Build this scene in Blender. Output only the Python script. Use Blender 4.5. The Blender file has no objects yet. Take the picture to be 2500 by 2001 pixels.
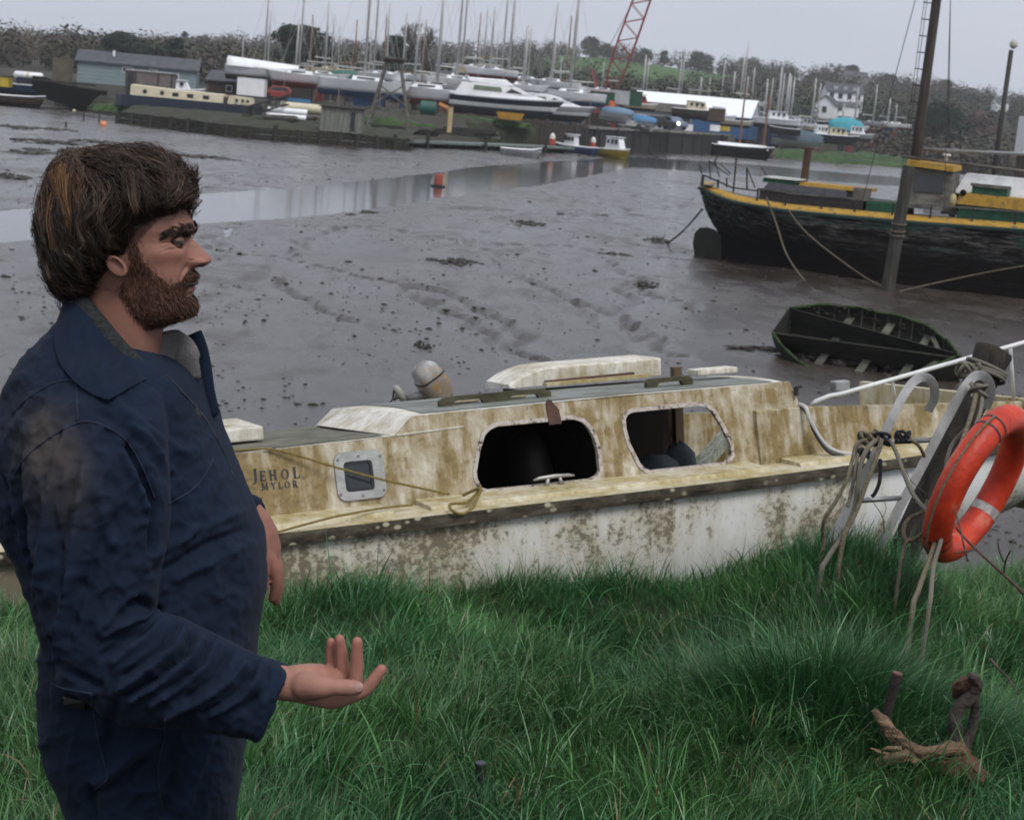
import bpy, bmesh, math, random
import numpy as np
from mathutils import Vector, Matrix, Euler
from mathutils.geometry import tessellate_polygon

random.seed(7)
RNG = np.random.default_rng(7)
scene = bpy.context.scene
C = scene.collection
R = math.radians

# ------------------------------------------------------------------ camera
F, CX, CY = 4170.0, 1250.0, 1000.5            # focal length and centre in pixels of the 2500 x 2001 photograph
PITCH, ROLL, CAMZ = R(10.2), R(5.2), 4.4      # world z = 0 is the mud / low-tide water level
c_f = Vector((0, math.cos(PITCH), -math.sin(PITCH)))
c_u0 = Vector((0, math.sin(PITCH), math.cos(PITCH)))
c_r = Vector((1, 0, 0)) * math.cos(ROLL) + c_u0 * math.sin(ROLL)
c_u = Vector((1, 0, 0)) * -math.sin(ROLL) + c_u0 * math.cos(ROLL)
CAM = Vector((0, 0, CAMZ))
cam_d = bpy.data.cameras.new('camera'); cam = bpy.data.objects.new('camera', cam_d); C.objects.link(cam)
cam_d.sensor_width = 36; cam_d.lens = 36 * F / 2500; cam_d.clip_start = 0.05; cam_d.clip_end = 20000
m = Matrix((c_r, c_u, -c_f)).transposed().to_4x4(); m.translation = CAM
cam.matrix_world = m
cam_d.dof.use_dof = True; cam_d.dof.focus_distance = 4.0; cam_d.dof.aperture_fstop = 13.0
scene.camera = cam

# ------------------------------------------------------------------ sky, sun, exposure
SUN_EL, SUN_AZ = R(58), R(150)                # azimuth clockwise from +Y (the view direction): behind and right
world = bpy.data.worlds.new('World'); scene.world = world; world.use_nodes = True
nt = world.node_tree; nt.nodes.clear()
wo = nt.nodes.new('ShaderNodeOutputWorld'); bg = nt.nodes.new('ShaderNodeBackground')
sky = nt.nodes.new('ShaderNodeTexSky'); sky.sky_type = 'NISHITA'; sky.sun_disc = False
sky.sun_elevation = SUN_EL; sky.sun_rotation = SUN_AZ; sky.air_density = 1.0; sky.dust_density = 4.0; sky.ozone_density = 1.0
hs = nt.nodes.new('ShaderNodeHueSaturation'); hs.inputs['Saturation'].default_value = 0.22
mx = nt.nodes.new('ShaderNodeMix'); mx.data_type = 'RGBA'; mx.inputs[0].default_value = 0.86
tc = nt.nodes.new('ShaderNodeTexCoord'); nz = nt.nodes.new('ShaderNodeTexNoise')
nz.inputs['Scale'].default_value = 2.2; nz.inputs['Detail'].default_value = 4
mp = nt.nodes.new('ShaderNodeMapping'); mp.inputs['Scale'].default_value = (1, 1, 4)
cr = nt.nodes.new('ShaderNodeValToRGB')
cr.color_ramp.elements[0].position = .3; cr.color_ramp.elements[0].color = (5.15, 5.5, 6.45, 1)
cr.color_ramp.elements[1].position = .75; cr.color_ramp.elements[1].color = (5.85, 6.2, 7.1, 1)
nt.links.new(tc.outputs['Generated'], mp.inputs['Vector']); nt.links.new(mp.outputs[0], nz.inputs['Vector'])
nt.links.new(nz.outputs['Fac'], cr.inputs['Fac'])
nt.links.new(sky.outputs['Color'], hs.inputs['Color'])
nt.links.new(hs.outputs['Color'], mx.inputs[6]); nt.links.new(cr.outputs['Color'], mx.inputs[7])
nt.links.new(mx.outputs[2], bg.inputs['Color']); bg.inputs['Strength'].default_value = 0.080
nt.links.new(bg.outputs[0], wo.inputs['Surface'])
sd = bpy.data.lights.new('sun', 'SUN'); sd.energy = 1.5; sd.angle = R(25); sd.color = (1, .97, .93)
so = bpy.data.objects.new('sun', sd); C.objects.link(so)
sdir = Vector((math.sin(SUN_AZ) * math.cos(SUN_EL), math.cos(SUN_AZ) * math.cos(SUN_EL), math.sin(SUN_EL)))
so.rotation_euler = sdir.to_track_quat('Z', 'Y').to_euler(); so.location = (0, -5, 30)
scene.view_settings.view_transform = 'Standard'; scene.view_settings.look = 'None'
scene.view_settings.exposure = 0.58; scene.view_settings.gamma = 1.0
scene.render.engine = 'CYCLES'
cy = scene.cycles
cy.use_denoising = True; cy.max_bounces = 6; cy.diffuse_bounces = 2; cy.glossy_bounces = 3; cy.transmission_bounces = 4
cy.volume_bounces = 1; cy.transparent_max_bounces = 6; cy.use_adaptive_sampling = True; cy.adaptive_threshold = 0.008
cy.sample_clamp_indirect = 1.5; cy.caustics_reflective = False; cy.caustics_refractive = False
try: cy.denoiser = 'OPENIMAGEDENOISE'; cy.denoising_prefilter = 'ACCURATE'
except Exception: pass

# ------------------------------------------------------------------ placing helpers: a photo pixel plus a real distance gives a point of the place
def ray(u, v): return c_f + c_r * ((u - CX) / F) + c_u * ((CY - v) / F)
def at(u, v, Y):
    d = ray(u, v); return CAM + d * (Y / d.y)
def onz(u, v, z):
    d = ray(u, v); return CAM + d * ((z - CAMZ) / d.z)
def pix(p):
    d = Vector(p) - CAM; z = d.dot(c_f); return CX + F * d.dot(c_r) / z, CY - F * d.dot(c_u) / z
SD = 1.1596                                    # the overview was read at 2156 pixels across
def dat(x, y, Y): return at(x * SD, y * SD, Y)
def donz(x, y, z): return onz(x * SD, y * SD, z)

# ------------------------------------------------------------------ noise
def _hash(ix, iy, s):
    h = (ix.astype(np.int64) * 374761393 + iy.astype(np.int64) * 668265263 + s * 1442695041) & 0xffffffff
    h = ((h ^ (h >> 13)) * 1274126177) & 0xffffffff
    return ((h ^ (h >> 16)) & 0xffff) / 65535.0
def vnoise(x, y, s=0):
    x = np.asarray(x, float); y = np.asarray(y, float)
    ix = np.floor(x); iy = np.floor(y); fx = x - ix; fy = y - iy
    fx = fx * fx * (3 - 2 * fx); fy = fy * fy * (3 - 2 * fy)
    a = _hash(ix, iy, s); b = _hash(ix + 1, iy, s); c = _hash(ix, iy + 1, s); d = _hash(ix + 1, iy + 1, s)
    return (a + (b - a) * fx) * (1 - fy) + (c + (d - c) * fx) * fy
def fbm(x, y, s=0, o=4):
    t = 0; a = .5; n = 0
    for k in range(o):
        t = t + a * vnoise(x * 2 ** k + 17.3 * k, y * 2 ** k - 9.1 * k, s + k); n += a; a *= .5
    return t / n
def sstep(a, b, x):
    t = np.clip((np.asarray(x, float) - a) / (b - a), 0, 1); return t * t * (3 - 2 * t)

# ------------------------------------------------------------------ mesh helpers
class MB:
    def __init__(s): s.v = []; s.f = []
    def add(s, vs, fs):
        o = len(s.v); s.v.extend([tuple(p) for p in vs]); s.f.extend([tuple(i + o for i in q) for q in fs]); return s
    def box(s, c, d, rot=None, taper=1.0):
        hx, hy, hz = d[0] / 2, d[1] / 2, d[2] / 2
        vs = []
        for z in (-1, 1):
            t = taper if z > 0 else 1
            for x, y in ((-1, -1), (1, -1), (1, 1), (-1, 1)): vs.append(Vector((x * hx * t, y * hy * t, z * hz)))
        if rot is not None: vs = [rot @ q for q in vs]
        c = Vector(c)
        return s.add([q + c for q in vs], [(3, 2, 1, 0), (4, 5, 6, 7), (0, 1, 5, 4), (1, 2, 6, 5), (2, 3, 7, 6), (3, 0, 4, 7)])
    def bar(s, a, b, w, h=None, upv=(0, 0, 1)):           # a square bar from a to b
        a = Vector(a); b = Vector(b); h = w if h is None else h
        t = (b - a).normalized(); n = t.cross(Vector(upv))
        if n.length < 1e-4: n = t.cross(Vector((1, 0, 0)))
        n.normalize(); k = n.cross(t)
        vs = [p + n * (sx * w / 2) + k * (sy * h / 2) for p in (a, b) for sx, sy in ((-1, -1), (1, -1), (1, 1), (-1, 1))]
        return s.add(vs, [(3, 2, 1, 0), (4, 5, 6, 7), (0, 1, 5, 4), (1, 2, 6, 5), (2, 3, 7, 6), (3, 0, 4, 7)])
    def tube(s, pts, r, n=8, cap=True, sq=None):           # r a number or a list; a swept round tube
        pts = [Vector(p) for p in pts]; k = len(pts)
        rs = [r] * k if isinstance(r, (int, float)) else list(r)
        T = []
        for i in range(k):
            t = pts[min(i + 1, k - 1)] - pts[max(i - 1, 0)]
            T.append(t.normalized() if t.length > 1e-9 else Vector((0, 0, 1)))
        nrm = T[0].cross(Vector((0, 0, 1)))
        if nrm.length < .05: nrm = T[0].cross(Vector((1, 0, 0)))
        nrm.normalize()
        vs = []; fs = []
        for i in range(k):
            nrm = nrm - T[i] * nrm.dot(T[i]); nrm.normalize(); bn = T[i].cross(nrm)
            for j in range(n):
                a = 2 * math.pi * j / n
                ra = rs[i] if not isinstance(rs[i], tuple) else 1
                e1, e2 = rs[i] if isinstance(rs[i], tuple) else (ra, ra)
                vs.append(pts[i] + nrm * (math.cos(a) * e1) + bn * (math.sin(a) * e2))
        for i in range(k - 1):
            for j in range(n):
                fs.append((i * n + j, i * n + (j + 1) % n, (i + 1) * n + (j + 1) % n, (i + 1) * n + j))
        if cap: fs.append(tuple(range(n))[::-1]); fs.append(tuple((k - 1) * n + j for j in range(n)))
        return s.add(vs, fs)
    def loft(s, rings, cap=True, closed=True):             # rings: lists of equal length
        n = len(rings[0]); vs = [p for q in rings for p in q]; fs = []
        for i in range(len(rings) - 1):
            for j in range(n if closed else n - 1):
                fs.append((i * n + j, i * n + (j + 1) % n, (i + 1) * n + (j + 1) % n, (i + 1) * n + j))
        if cap: fs.append(tuple(range(n))[::-1]); fs.append(tuple((len(rings) - 1) * n + j for j in range(n)))
        return s.add(vs, fs)
    def poly(s, outer, holes=(), back=None):               # a flat polygon with holes (3-D points)
        loops = [[Vector(p) for p in outer]] + [[Vector(p) for p in h] for h in holes]
        tris = tessellate_polygon(loops); vs = [p for l in loops for p in l]
        return s.add(vs, tris)
    def slab(s, outer, holes=(), off=(0, 0, .02)):         # the same given a thickness
        off = Vector(off)
        loops = [[Vector(p) for p in outer]] + [[Vector(p) for p in h] for h in holes]
        tris = tessellate_polygon(loops); vs = [p for l in loops for p in l]; n = len(vs)
        fs = [tuple(t) for t in tris] + [tuple(i + n for i in t)[::-1] for t in tris]; o = 0
        for l in loops:
            for i in range(len(l)): fs.append((o + i, o + (i + 1) % len(l), o + n + (i + 1) % len(l), o + n + i))
            o += len(l)
        return s.add(vs + [p + off for p in vs], fs)
    def lathe(s, prof, c=(0, 0, 0), n=20, axis=None):      # prof: (radius, height) pairs about z
        c = Vector(c); Q = axis or Matrix.Identity(3); rings = []
        for r_, h in prof: rings.append([c + Q @ Vector((r_ * math.cos(2 * math.pi * j / n), r_ * math.sin(2 * math.pi * j / n), h)) for j in range(n)])
        return s.loft(rings)
    def blob(s, c, r, n=8, k=6, jit=.2, rnd=random):
        c = Vector(c); rr = r if isinstance(r, (tuple, list)) else (r, r, r); rings = []
        for i in range(k + 1):
            th = math.pi * (i + .02) / (k + .04)
            rings.append([c + Vector((rr[0] * math.sin(th) * math.cos(2 * math.pi * j / n), rr[1] * math.sin(th) * math.sin(2 * math.pi * j / n), -rr[2] * math.cos(th))) * (1 + (rnd.random() - .5) * 2 * jit) + c * 0 if False else
                          c + Vector((rr[0] * math.sin(th) * math.cos(2 * math.pi * j / n), rr[1] * math.sin(th) * math.sin(2 * math.pi * j / n), -rr[2] * math.cos(th))) * (1 + (rnd.random() - .5) * 2 * jit) for j in range(n)])
        return s.loft(rings)
    def mesh(s, name):
        me = bpy.data.meshes.new(name); me.from_pydata(s.v, [], s.f); return me

def npmesh(name, V, quads=None, tris=None):
    me = bpy.data.meshes.new(name); V = np.asarray(V, np.float32)
    nq = 0 if quads is None else len(quads); ntr = 0 if tris is None else len(tris)
    me.vertices.add(len(V)); me.vertices.foreach_set('co', V.ravel())
    L = []; starts = []; o = 0
    if nq: L.append(np.asarray(quads, np.int32).ravel()); starts.append(np.arange(nq, dtype=np.int32) * 4); o = nq * 4
    if ntr: L.append(np.asarray(tris, np.int32).ravel()); starts.append(o + np.arange(ntr, dtype=np.int32) * 3)
    L = np.concatenate(L); starts = np.concatenate(starts)
    me.loops.add(len(L)); me.loops.foreach_set('vertex_index', L)
    me.polygons.add(nq + ntr); me.polygons.foreach_set('loop_start', starts)
    me.update(calc_edges=True); return me
def vcol(me, cols, name='Col'):
    a = me.color_attributes.new(name, 'FLOAT_COLOR', 'POINT'); c = np.ones((len(me.vertices), 4), np.float32); c[:, :3] = cols
    a.data.foreach_set('color', c.ravel())

XF = {}
def smooth(me, on=True, angle=None):
    me.polygons.foreach_set('use_smooth', [on] * len(me.polygons))
    if angle is not None:
        bm = bmesh.new(); bm.from_mesh(me)
        for e in bm.edges:
            if len(e.link_faces) == 2 and e.calc_face_angle(0) > angle: e.smooth = False
        bm.to_mesh(me); bm.free()
def obj(name, mb, mat, parent=None, world=False, sm=None, bevel=None):
    me = mb if isinstance(mb, bpy.types.Mesh) else mb.mesh(name)
    o = bpy.data.objects.new(name, me); C.objects.link(o)
    if mat is not None and not me.materials: me.materials.append(mat)
    if world and parent is not None: me.transform(XF[parent.name].inverted())
    if bevel:
        bm = bmesh.new(); bm.from_mesh(me); bmesh.ops.remove_doubles(bm, verts=bm.verts, dist=1e-5)
        bmesh.ops.recalc_face_normals(bm, faces=bm.faces)
        ed = [e for e in bm.edges if len(e.link_faces) == 2 and e.calc_face_angle(0) > .5]
        bmesh.ops.bevel(bm, geom=ed, offset=bevel, segments=2, affect='EDGES', profile=.6); bm.to_mesh(me); bm.free()
    elif not (mb is me):
        bm = bmesh.new(); bm.from_mesh(me); bmesh.ops.recalc_face_normals(bm, faces=bm.faces); bm.to_mesh(me); bm.free()
    if sm is not None: smooth(me, True, sm if sm is not True else None)
    if parent is not None:
        o.parent = parent
        if parent.name in XF: XF[o.name] = XF[parent.name]
    return o
def tag(o, label=None, cat=None, group=None, kind=None):
    if label: o['label'] = label
    if cat: o['category'] = cat
    if group: o['group'] = group
    if kind: o['kind'] = kind
    return o
def thing(name, label, cat, loc=(0, 0, 0), rot=None, group=None):
    o = bpy.data.objects.new(name, None); C.objects.link(o); o.empty_display_size = .2
    mtx = Matrix.Translation(loc) @ (rot.to_4x4() if rot is not None else Matrix.Identity(4))
    o.matrix_world = mtx; XF[o.name] = mtx
    return tag(o, label, cat, group)
def copy_tree(o, parent=None):
    c = o.copy(); C.objects.link(c); c.parent = parent
    for ch in o.children: copy_tree(ch, c)
    return c
def struct(name, mb, mat, sm=None, kind='structure'):
    return tag(obj(name, mb, mat, sm=sm), kind=kind)

# ------------------------------------------------------------------ materials
def srgb(r, g, b):
    f_ = lambda c: c / 12.92 if c <= .04045 else ((c + .055) / 1.055) ** 2.4
    return tuple(f_(c / 255) for c in (r, g, b))
class NT:
    def __init__(s, name):
        s.m = bpy.data.materials.new(name); s.m.use_nodes = True; s.t = s.m.node_tree
        s.b = s.t.nodes['Principled BSDF']; s.co = None
    def n(s, typ, **kw):
        x = s.t.nodes.new('ShaderNode' + typ)
        for k, v in kw.items():
            if hasattr(x, k): setattr(x, k, v)
            else: x.inputs[k].default_value = v
        return x
    def l(s, a, b): s.t.links.new(a, b)
    def coord(s, scale=(1, 1, 1), kind='Object'):
        tc = s.n('TexCoord'); mp = s.n('Mapping'); mp.inputs['Scale'].default_value = scale
        s.l(tc.outputs[kind], mp.inputs['Vector']); return mp.outputs[0]
    def noise(s, scale, vec=None, detail=5, rough=.6, dist=0):
        x = s.n('TexNoise'); x.inputs['Scale'].default_value = scale; x.inputs['Detail'].default_value = detail
        x.inputs['Roughness'].default_value = rough; x.inputs['Distortion'].default_value = dist
        s.l(vec if vec is not None else s.coord(), x.inputs['Vector']); return x.outputs['Fac']
    def ramp(s, fac, stops):
        x = s.n('ValToRGB'); e = x.color_ramp.elements
        while len(e) < len(stops): e.new(.5)
        for el, (p, c) in zip(e, stops):
            el.position = p; el.color = (*c, 1) if not isinstance(c, (int, float)) else (c, c, c, 1)
        s.l(fac, x.inputs['Fac']); return x.outputs['Color']
    def mix(s, fac, a, b, mode='MIX'):
        x = s.n('Mix', data_type='RGBA', blend_type=mode)
        for i, q in ((0, fac), (6, a), (7, b)):
            if hasattr(q, 'is_linked') or hasattr(q, 'node'): s.l(q, x.inputs[i])
            elif isinstance(q, (int, float)) and i: x.inputs[i].default_value = (q, q, q, 1)
            elif isinstance(q, (int, float)): x.inputs[i].default_value = q
            else: x.inputs[i].default_value = (*q, 1)
        return x.outputs[2]
    def math(s, op, a, b=0, clamp=False):
        x = s.n('Math', operation=op); x.use_clamp = clamp
        for i, q in ((0, a), (1, b)):
            if isinstance(q, (int, float)): x.inputs[i].default_value = q
            else: s.l(q, x.inputs[i])
        return x.outputs[0]
    def sep(s, vec):
        x = s.n('SeparateXYZ'); s.l(vec, x.inputs[0]); return x.outputs
    def bump(s, h, strength=.3, dist=.01, normal=None):
        x = s.n('Bump'); x.inputs['Strength'].default_value = strength; x.inputs['Distance'].default_value = dist
        s.l(h, x.inputs['Height'])
        if normal is not None: s.l(normal, x.inputs['Normal'])
        s.l(x.outputs[0], s.b.inputs['Normal']); return x.outputs[0]
    def set(s, **kw):
        for k, v in kw.items():
            inp = s.b.inputs[{'col': 'Base Color', 'rough': 'Roughness', 'metal': 'Metallic', 'spec': 'Specular IOR Level', 'sheen': 'Sheen Weight', 'sub': 'Subsurface Weight', 'coat': 'Coat Weight'}.get(k, k)]
            if isinstance(v, (int, float)): inp.default_value = v
            elif isinstance(v, tuple): inp.default_value = (*v, 1) if len(v) == 3 and k == 'col' else v
            else: s.l(v, inp)
        return s
MATS = {}
def pm(name, c1, c2=None, scale=4.0, rough=.6, bump=0.0, bscale=None, metal=0.0, spec=.4, stretch=(1, 1, 1), lo=.35, hi=.65, dist=.01, c3=None):
    """plain procedural surface: two colours through noise, roughness variation, fine bump"""
    if name in MATS: return MATS[name]
    t = NT(name); vec = t.coord(stretch)
    c2 = c2 or tuple(min(1, c * 1.25) for c in c1)
    n = t.noise(scale, vec)
    st = [(lo, c1), (hi, c2)] + ([(min(1, hi + .12), c3)] if c3 else [])
    t.set(col=t.ramp(n, st), rough=rough, metal=metal, spec=spec)
    if bump: t.bump(t.noise(bscale or scale * 6, vec), bump, dist)
    MATS[name] = t.m; return t.m
def vmat(name, rough=.6, spec=.3, sub=0, trans=0):
    t = NT(name); a = t.n('VertexColor'); a.layer_name = 'Col'; t.set(col=a.outputs['Color'], rough=rough, spec=spec)
    MATS[name] = t.m; return t

# ================================================================== the setting: mud, channel, bank
HL = Vector((-1.11, 8.2)); HD = Vector((.9063, .4226))      # the line along which the white boat lies against the bank
def behind(x, y): return -((x - HL.x) * HD.y - (y - HL.y) * HD.x)   # metres behind that line, away from the bank
def segdist(x, y, pts):
    d = np.full(np.shape(x), 1e9)
    for (x0, y0), (x1, y1) in zip(pts[:-1], pts[1:]):
        vx, vy = x1 - x0, y1 - y0; L2 = vx * vx + vy * vy + 1e-9
        t = np.clip(((x - x0) * vx + (y - y0) * vy) / L2, 0, 1)
        d = np.minimum(d, np.hypot(x - x0 - t * vx, y - y0 - t * vy))
    return d
def inside(x, y, pg):
    c = np.zeros(np.shape(x), bool); n = len(pg)
    for i in range(n):
        x0, y0 = pg[i]; x1, y1 = pg[(i + 1) % n]
        if abs(y1 - y0) < 1e-9: continue
        c ^= ((y0 > y) != (y1 > y)) & (x < (x1 - x0) * (y - y0) / (y1 - y0) + x0)
    return c
def gl(pts, z=0.0): return [tuple(donz(a, b, z).xy) for a, b in pts]
_near = gl([(0, 512), (110, 503), (430, 470), (560, 462), (760, 445), (880, 425), (1000, 408), (1150, 388), (1330, 352)])
_far = gl([(1335, 331), (1150, 341), (1000, 352), (900, 366), (700, 388), (430, 408), (0, 444)])
_near = [(-70, 28)] + _near + [(24, 150), (60, 165)]; _far = [(60, 195), (20, 185)] + _far + [(-70, 40)]
CHAN = _near + _far
GROOVES = [gl(g) for g in (
    [(500, 475), (640, 483), (700, 487), (820, 487), (860, 500), (1000, 520), (1100, 525), (1200, 530), (1300, 545), (1480, 557)],
    [(440, 540), (560, 555), (660, 575), (760, 595), (850, 612), (880, 640), (950, 680), (1050, 735), (1120, 765), (1180, 792)],
    [(850, 612), (930, 630), (1010, 672), (1080, 720), (1120, 765)],
    [(960, 440), (1100, 455), (1250, 460), (1330, 447), (1450, 440)],
    [(1255, 470), (1275, 455), (1420, 470)], [(1270, 560), (1340, 605), (1460, 660)],
    [(430, 330), (520, 345), (700, 360)], [(440, 375), (520, 395), (600, 398)], [(1340, 400), (1420, 392), (1480, 396)],
    [(0, 330), (140, 345), (200, 350)], [(700, 487), (640, 520), (560, 555)], [(1000, 520), (1060, 580), (1180, 640), (1250, 700)], [(1180, 640), (1320, 690), (1420, 760)], [(560, 600), (640, 660), (760, 690)], [(1130, 400), (1220, 425), (1330, 447)], [(1100, 455), (1040, 485), (1000, 520)], [(470, 420 + 60), (450, 520), (440, 540)], [(600, 345), (740, 352), (860, 350)], [(1340, 605), (1300, 660), (1330, 730)])]
def mud_z(x, y):
    n = fbm(x * .35, y * .2, 3) - .5
    z = .13 + .16 * n + .05 * (fbm(x * 1.6, y * 1.1, 9) - .5)
    b = behind(x, y); z = z + 1.0 * sstep(8, .6, b)
    d = segdist(x, y, CHAN + CHAN[:1]); i = inside(x, y, CHAN)
    ch = np.where(i, -.5 * sstep(0, 3.5, d) - .02 , 0)
    k = np.where(i, 1.0, 1 - sstep(0, 4.0, d))
    wob = .05 * (fbm(x * .8, y * .4, 21) - .5)
    z = z * (1 - k) + (ch + wob + .01) * k
    for g in GROOVES:
        dd = segdist(x + 1.3 * (fbm(x * .7, y * .7, 31) - .5), y + 1.6 * (fbm(x * .6, y * .6, 33) - .5), g); w = .035 + .0024 * y
        z = z - .11 * np.exp(-(dd / w) ** 2) + .02 * np.exp(-((dd - 2.2 * w) / (1.4 * w)) ** 2)
    return z
def bank_z(x, y):
    z = 2.5 - .15 * sstep(3.2, 5.2, y) - .42 * sstep(5.0, 7.8, y)
    z = z + .09 * (fbm(x * 1.1, y * 1.1, 5) - .5) + .05 * (fbm(x * 3.5, y * 3.5, 8) - .5)
    def mound(cx, cy_, r_, h): return h * np.exp(-(((x - cx) ** 2 + (y - cy_) ** 2) / r_ ** 2))
    z = z + mound(1.74, 8.15, .60, .42) + mound(1.26, 6.0, .42, .10) + mound(-.62, 7.6, .3, .14) + mound(-1.6, 7.3, .4, .08) + mound(.15, 8.1, .3, .08) + mound(.62, 8.25, .3, .08) + mound(2.3, 6.6, .5, .06)
    b = behind(x, y) + .05 * (fbm(x * 2, y * 2, 2) - .5)
    e = sstep(-.55, .75, b)
    return z * (1 - e) + .9 * e - 1.2 * sstep(.7, 3, b)

t_ = np.linspace(-.56, .56, 480); y_ = np.exp(np.linspace(math.log(7.5), math.log(235), 430))
YY, TT = np.meshgrid(y_, t_, indexing='ij'); XX = YY * TT
ZZ = mud_z(XX, YY)
nr, nc = XX.shape; idx = np.arange(nr * nc).reshape(nr, nc)
q_ = np.stack([idx[:-1, :-1], idx[:-1, 1:], idx[1:, 1:], idx[1:, :-1]], -1).reshape(-1, 4)
t = NT('wet_mud')
v = t.coord(); v2 = t.coord((1, .45, 1))
big = t.noise(.22, v2, 5, .6); fine = t.noise(9, v, 6, .65); mid = t.noise(1.4, v2, 6, .62, .4)
col = t.ramp(t.mix(.45, big, fine), [(.3, (.022, .017, .013)), (.5, (.042, .034, .028)), (.72, (.072, .061, .052))])
vr = t.n('TexVoronoi'); vr.inputs['Scale'].default_value = 5.5; t.l(v, vr.inputs['Vector'])
spk = t.ramp(vr.outputs['Distance'], [(.07, 0.0), (.14, 1.0)])
spm = t.ramp(t.noise(.8, v2, 4), [(.48, 1.0), (.62, 0.0)])
spk = t.mix(spm, spk, 1.0, 'MIX')
col = t.mix(t.math('SUBTRACT', 1.0, spk), col, (.02, .018, .016))
t.set(col=col, rough=t.ramp(t.mix(.5, big, mid), [(.36, .06), (.48, .18), (.62, .44)]), spec=.5)
h = t.mix(.5, t.mix(.35, mid, fine), t.noise(34, v, 4, .6))
t.bump(h, .42, .05)
mud = struct('mud_flat', npmesh('mud_flat', np.stack([XX, YY, ZZ], -1).reshape(-1, 3), q_), t.m, sm=True)

t = NT('channel_water'); v = t.coord((1, .5, 1))
t.set(col=(.030, .031, .034), rough=.10, spec=.5); t.bump(t.noise(2.2, v, 3, .5), .12, .03)
mw = MB(); n_ = 2
mw.add([(p[0], p[1], 0.0) for p in [(-75, 15), (-14, 30), (0, 55), (60, 120), (75, 205), (10, 205), (-30, 110), (-75, 70)]], [tuple(range(8))])
struct('channel_water', mw, t.m)

# ---- small stones, casts and weed scraps on the mud: too many to count
def scatter_lumps(name, pts, size, flat, mat, kind='stuff'):
    n = len(pts); base = np.array([(1, 0, 0), (0, 1, 0), (-1, 0, 0), (0, -1, 0), (0, 0, 1), (0, 0, -1)], float)
    tri = np.array([(0, 1, 4), (1, 2, 4), (2, 3, 4), (3, 0, 4), (1, 0, 5), (2, 1, 5), (3, 2, 5), (0, 3, 5)])
    ang = RNG.uniform(0, 6.28, n); ca, sa = np.cos(ang), np.sin(ang); el = RNG.uniform(.6, 2.0, n)
    V = np.repeat(base[None], n, 0) * (1 + RNG.uniform(-.3, .3, (n, 6, 1)))
    V[:, :, 0] *= (size * el)[:, None]; V[:, :, 1] *= size[:, None]; V[:, :, 2] *= (size * flat)[:, None]
    X = V[:, :, 0] * ca[:, None] - V[:, :, 1] * sa[:, None]; Y = V[:, :, 0] * sa[:, None] + V[:, :, 1] * ca[:, None]
    V = np.stack([X, Y, V[:, :, 2]], -1) + pts[:, None, :]
    T = (tri[None] + (np.arange(n) * 6)[:, None, None]).reshape(-1, 3)
    return tag(obj(name, npmesh(name, V.reshape(-1, 3), None, T), mat, sm=True), kind=kind)
M_weed = pm('dark_weed', (.012, .010, .007), (.035, .028, .018), 8, .45, .6, 20)
n = 15000
yy = np.exp(RNG.uniform(math.log(13), math.log(110), n)); xx = yy * RNG.uniform(-.42, .5, n)
keep = (fbm(xx * .5, yy * .28, 44) + .35 * (fbm(xx * 2.5, yy * 2, 45) - .5) > RNG.uniform(.30, .72, n)) & ~inside(xx, yy, CHAN)
xx, yy = xx[keep], yy[keep]; zz = mud_z(xx, yy)
sz = RNG.gamma(1.5, .007, len(xx)) * (1 + yy / 90) + .008
scatter_lumps('mud_specks', np.stack([xx, yy, zz + sz * .1], -1), sz, .5, M_weed)

# ---- the bank
xb = np.linspace(-4.5, 6.5, 300); yb = np.linspace(-3, 11.5, 340)
XB, YB = np.meshgrid(xb, yb); ZB = bank_z(XB, YB); nr, nc = XB.shape; idx = np.arange(nr * nc).reshape(nr, nc)
q_ = np.stack([idx[:-1, :-1], idx[:-1, 1:], idx[1:, 1:], idx[1:, :-1]], -1).reshape(-1, 4)
M_soil = pm('bank_soil', (.010, .016, .007), (.022, .026, .012), 6, .9, .8, 30)
struct('grass_bank', npmesh('grass_bank', np.stack([XB, YB, ZB], -1).reshape(-1, 3), q_), M_soil, sm=True)
mb = MB(); mb.add([(-130, -100, -.9), (130, -100, -.9), (130, 12, -.9), (-130, 12, -.9)], [(0, 1, 2, 3)])
mb.add([(-130, -100, 2.3), (130, -100, 2.3), (130, -2.9, 2.3), (-130, -2.9, 2.3)], [(0, 1, 2, 3)])
struct('ground', mb, M_soil)

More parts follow.
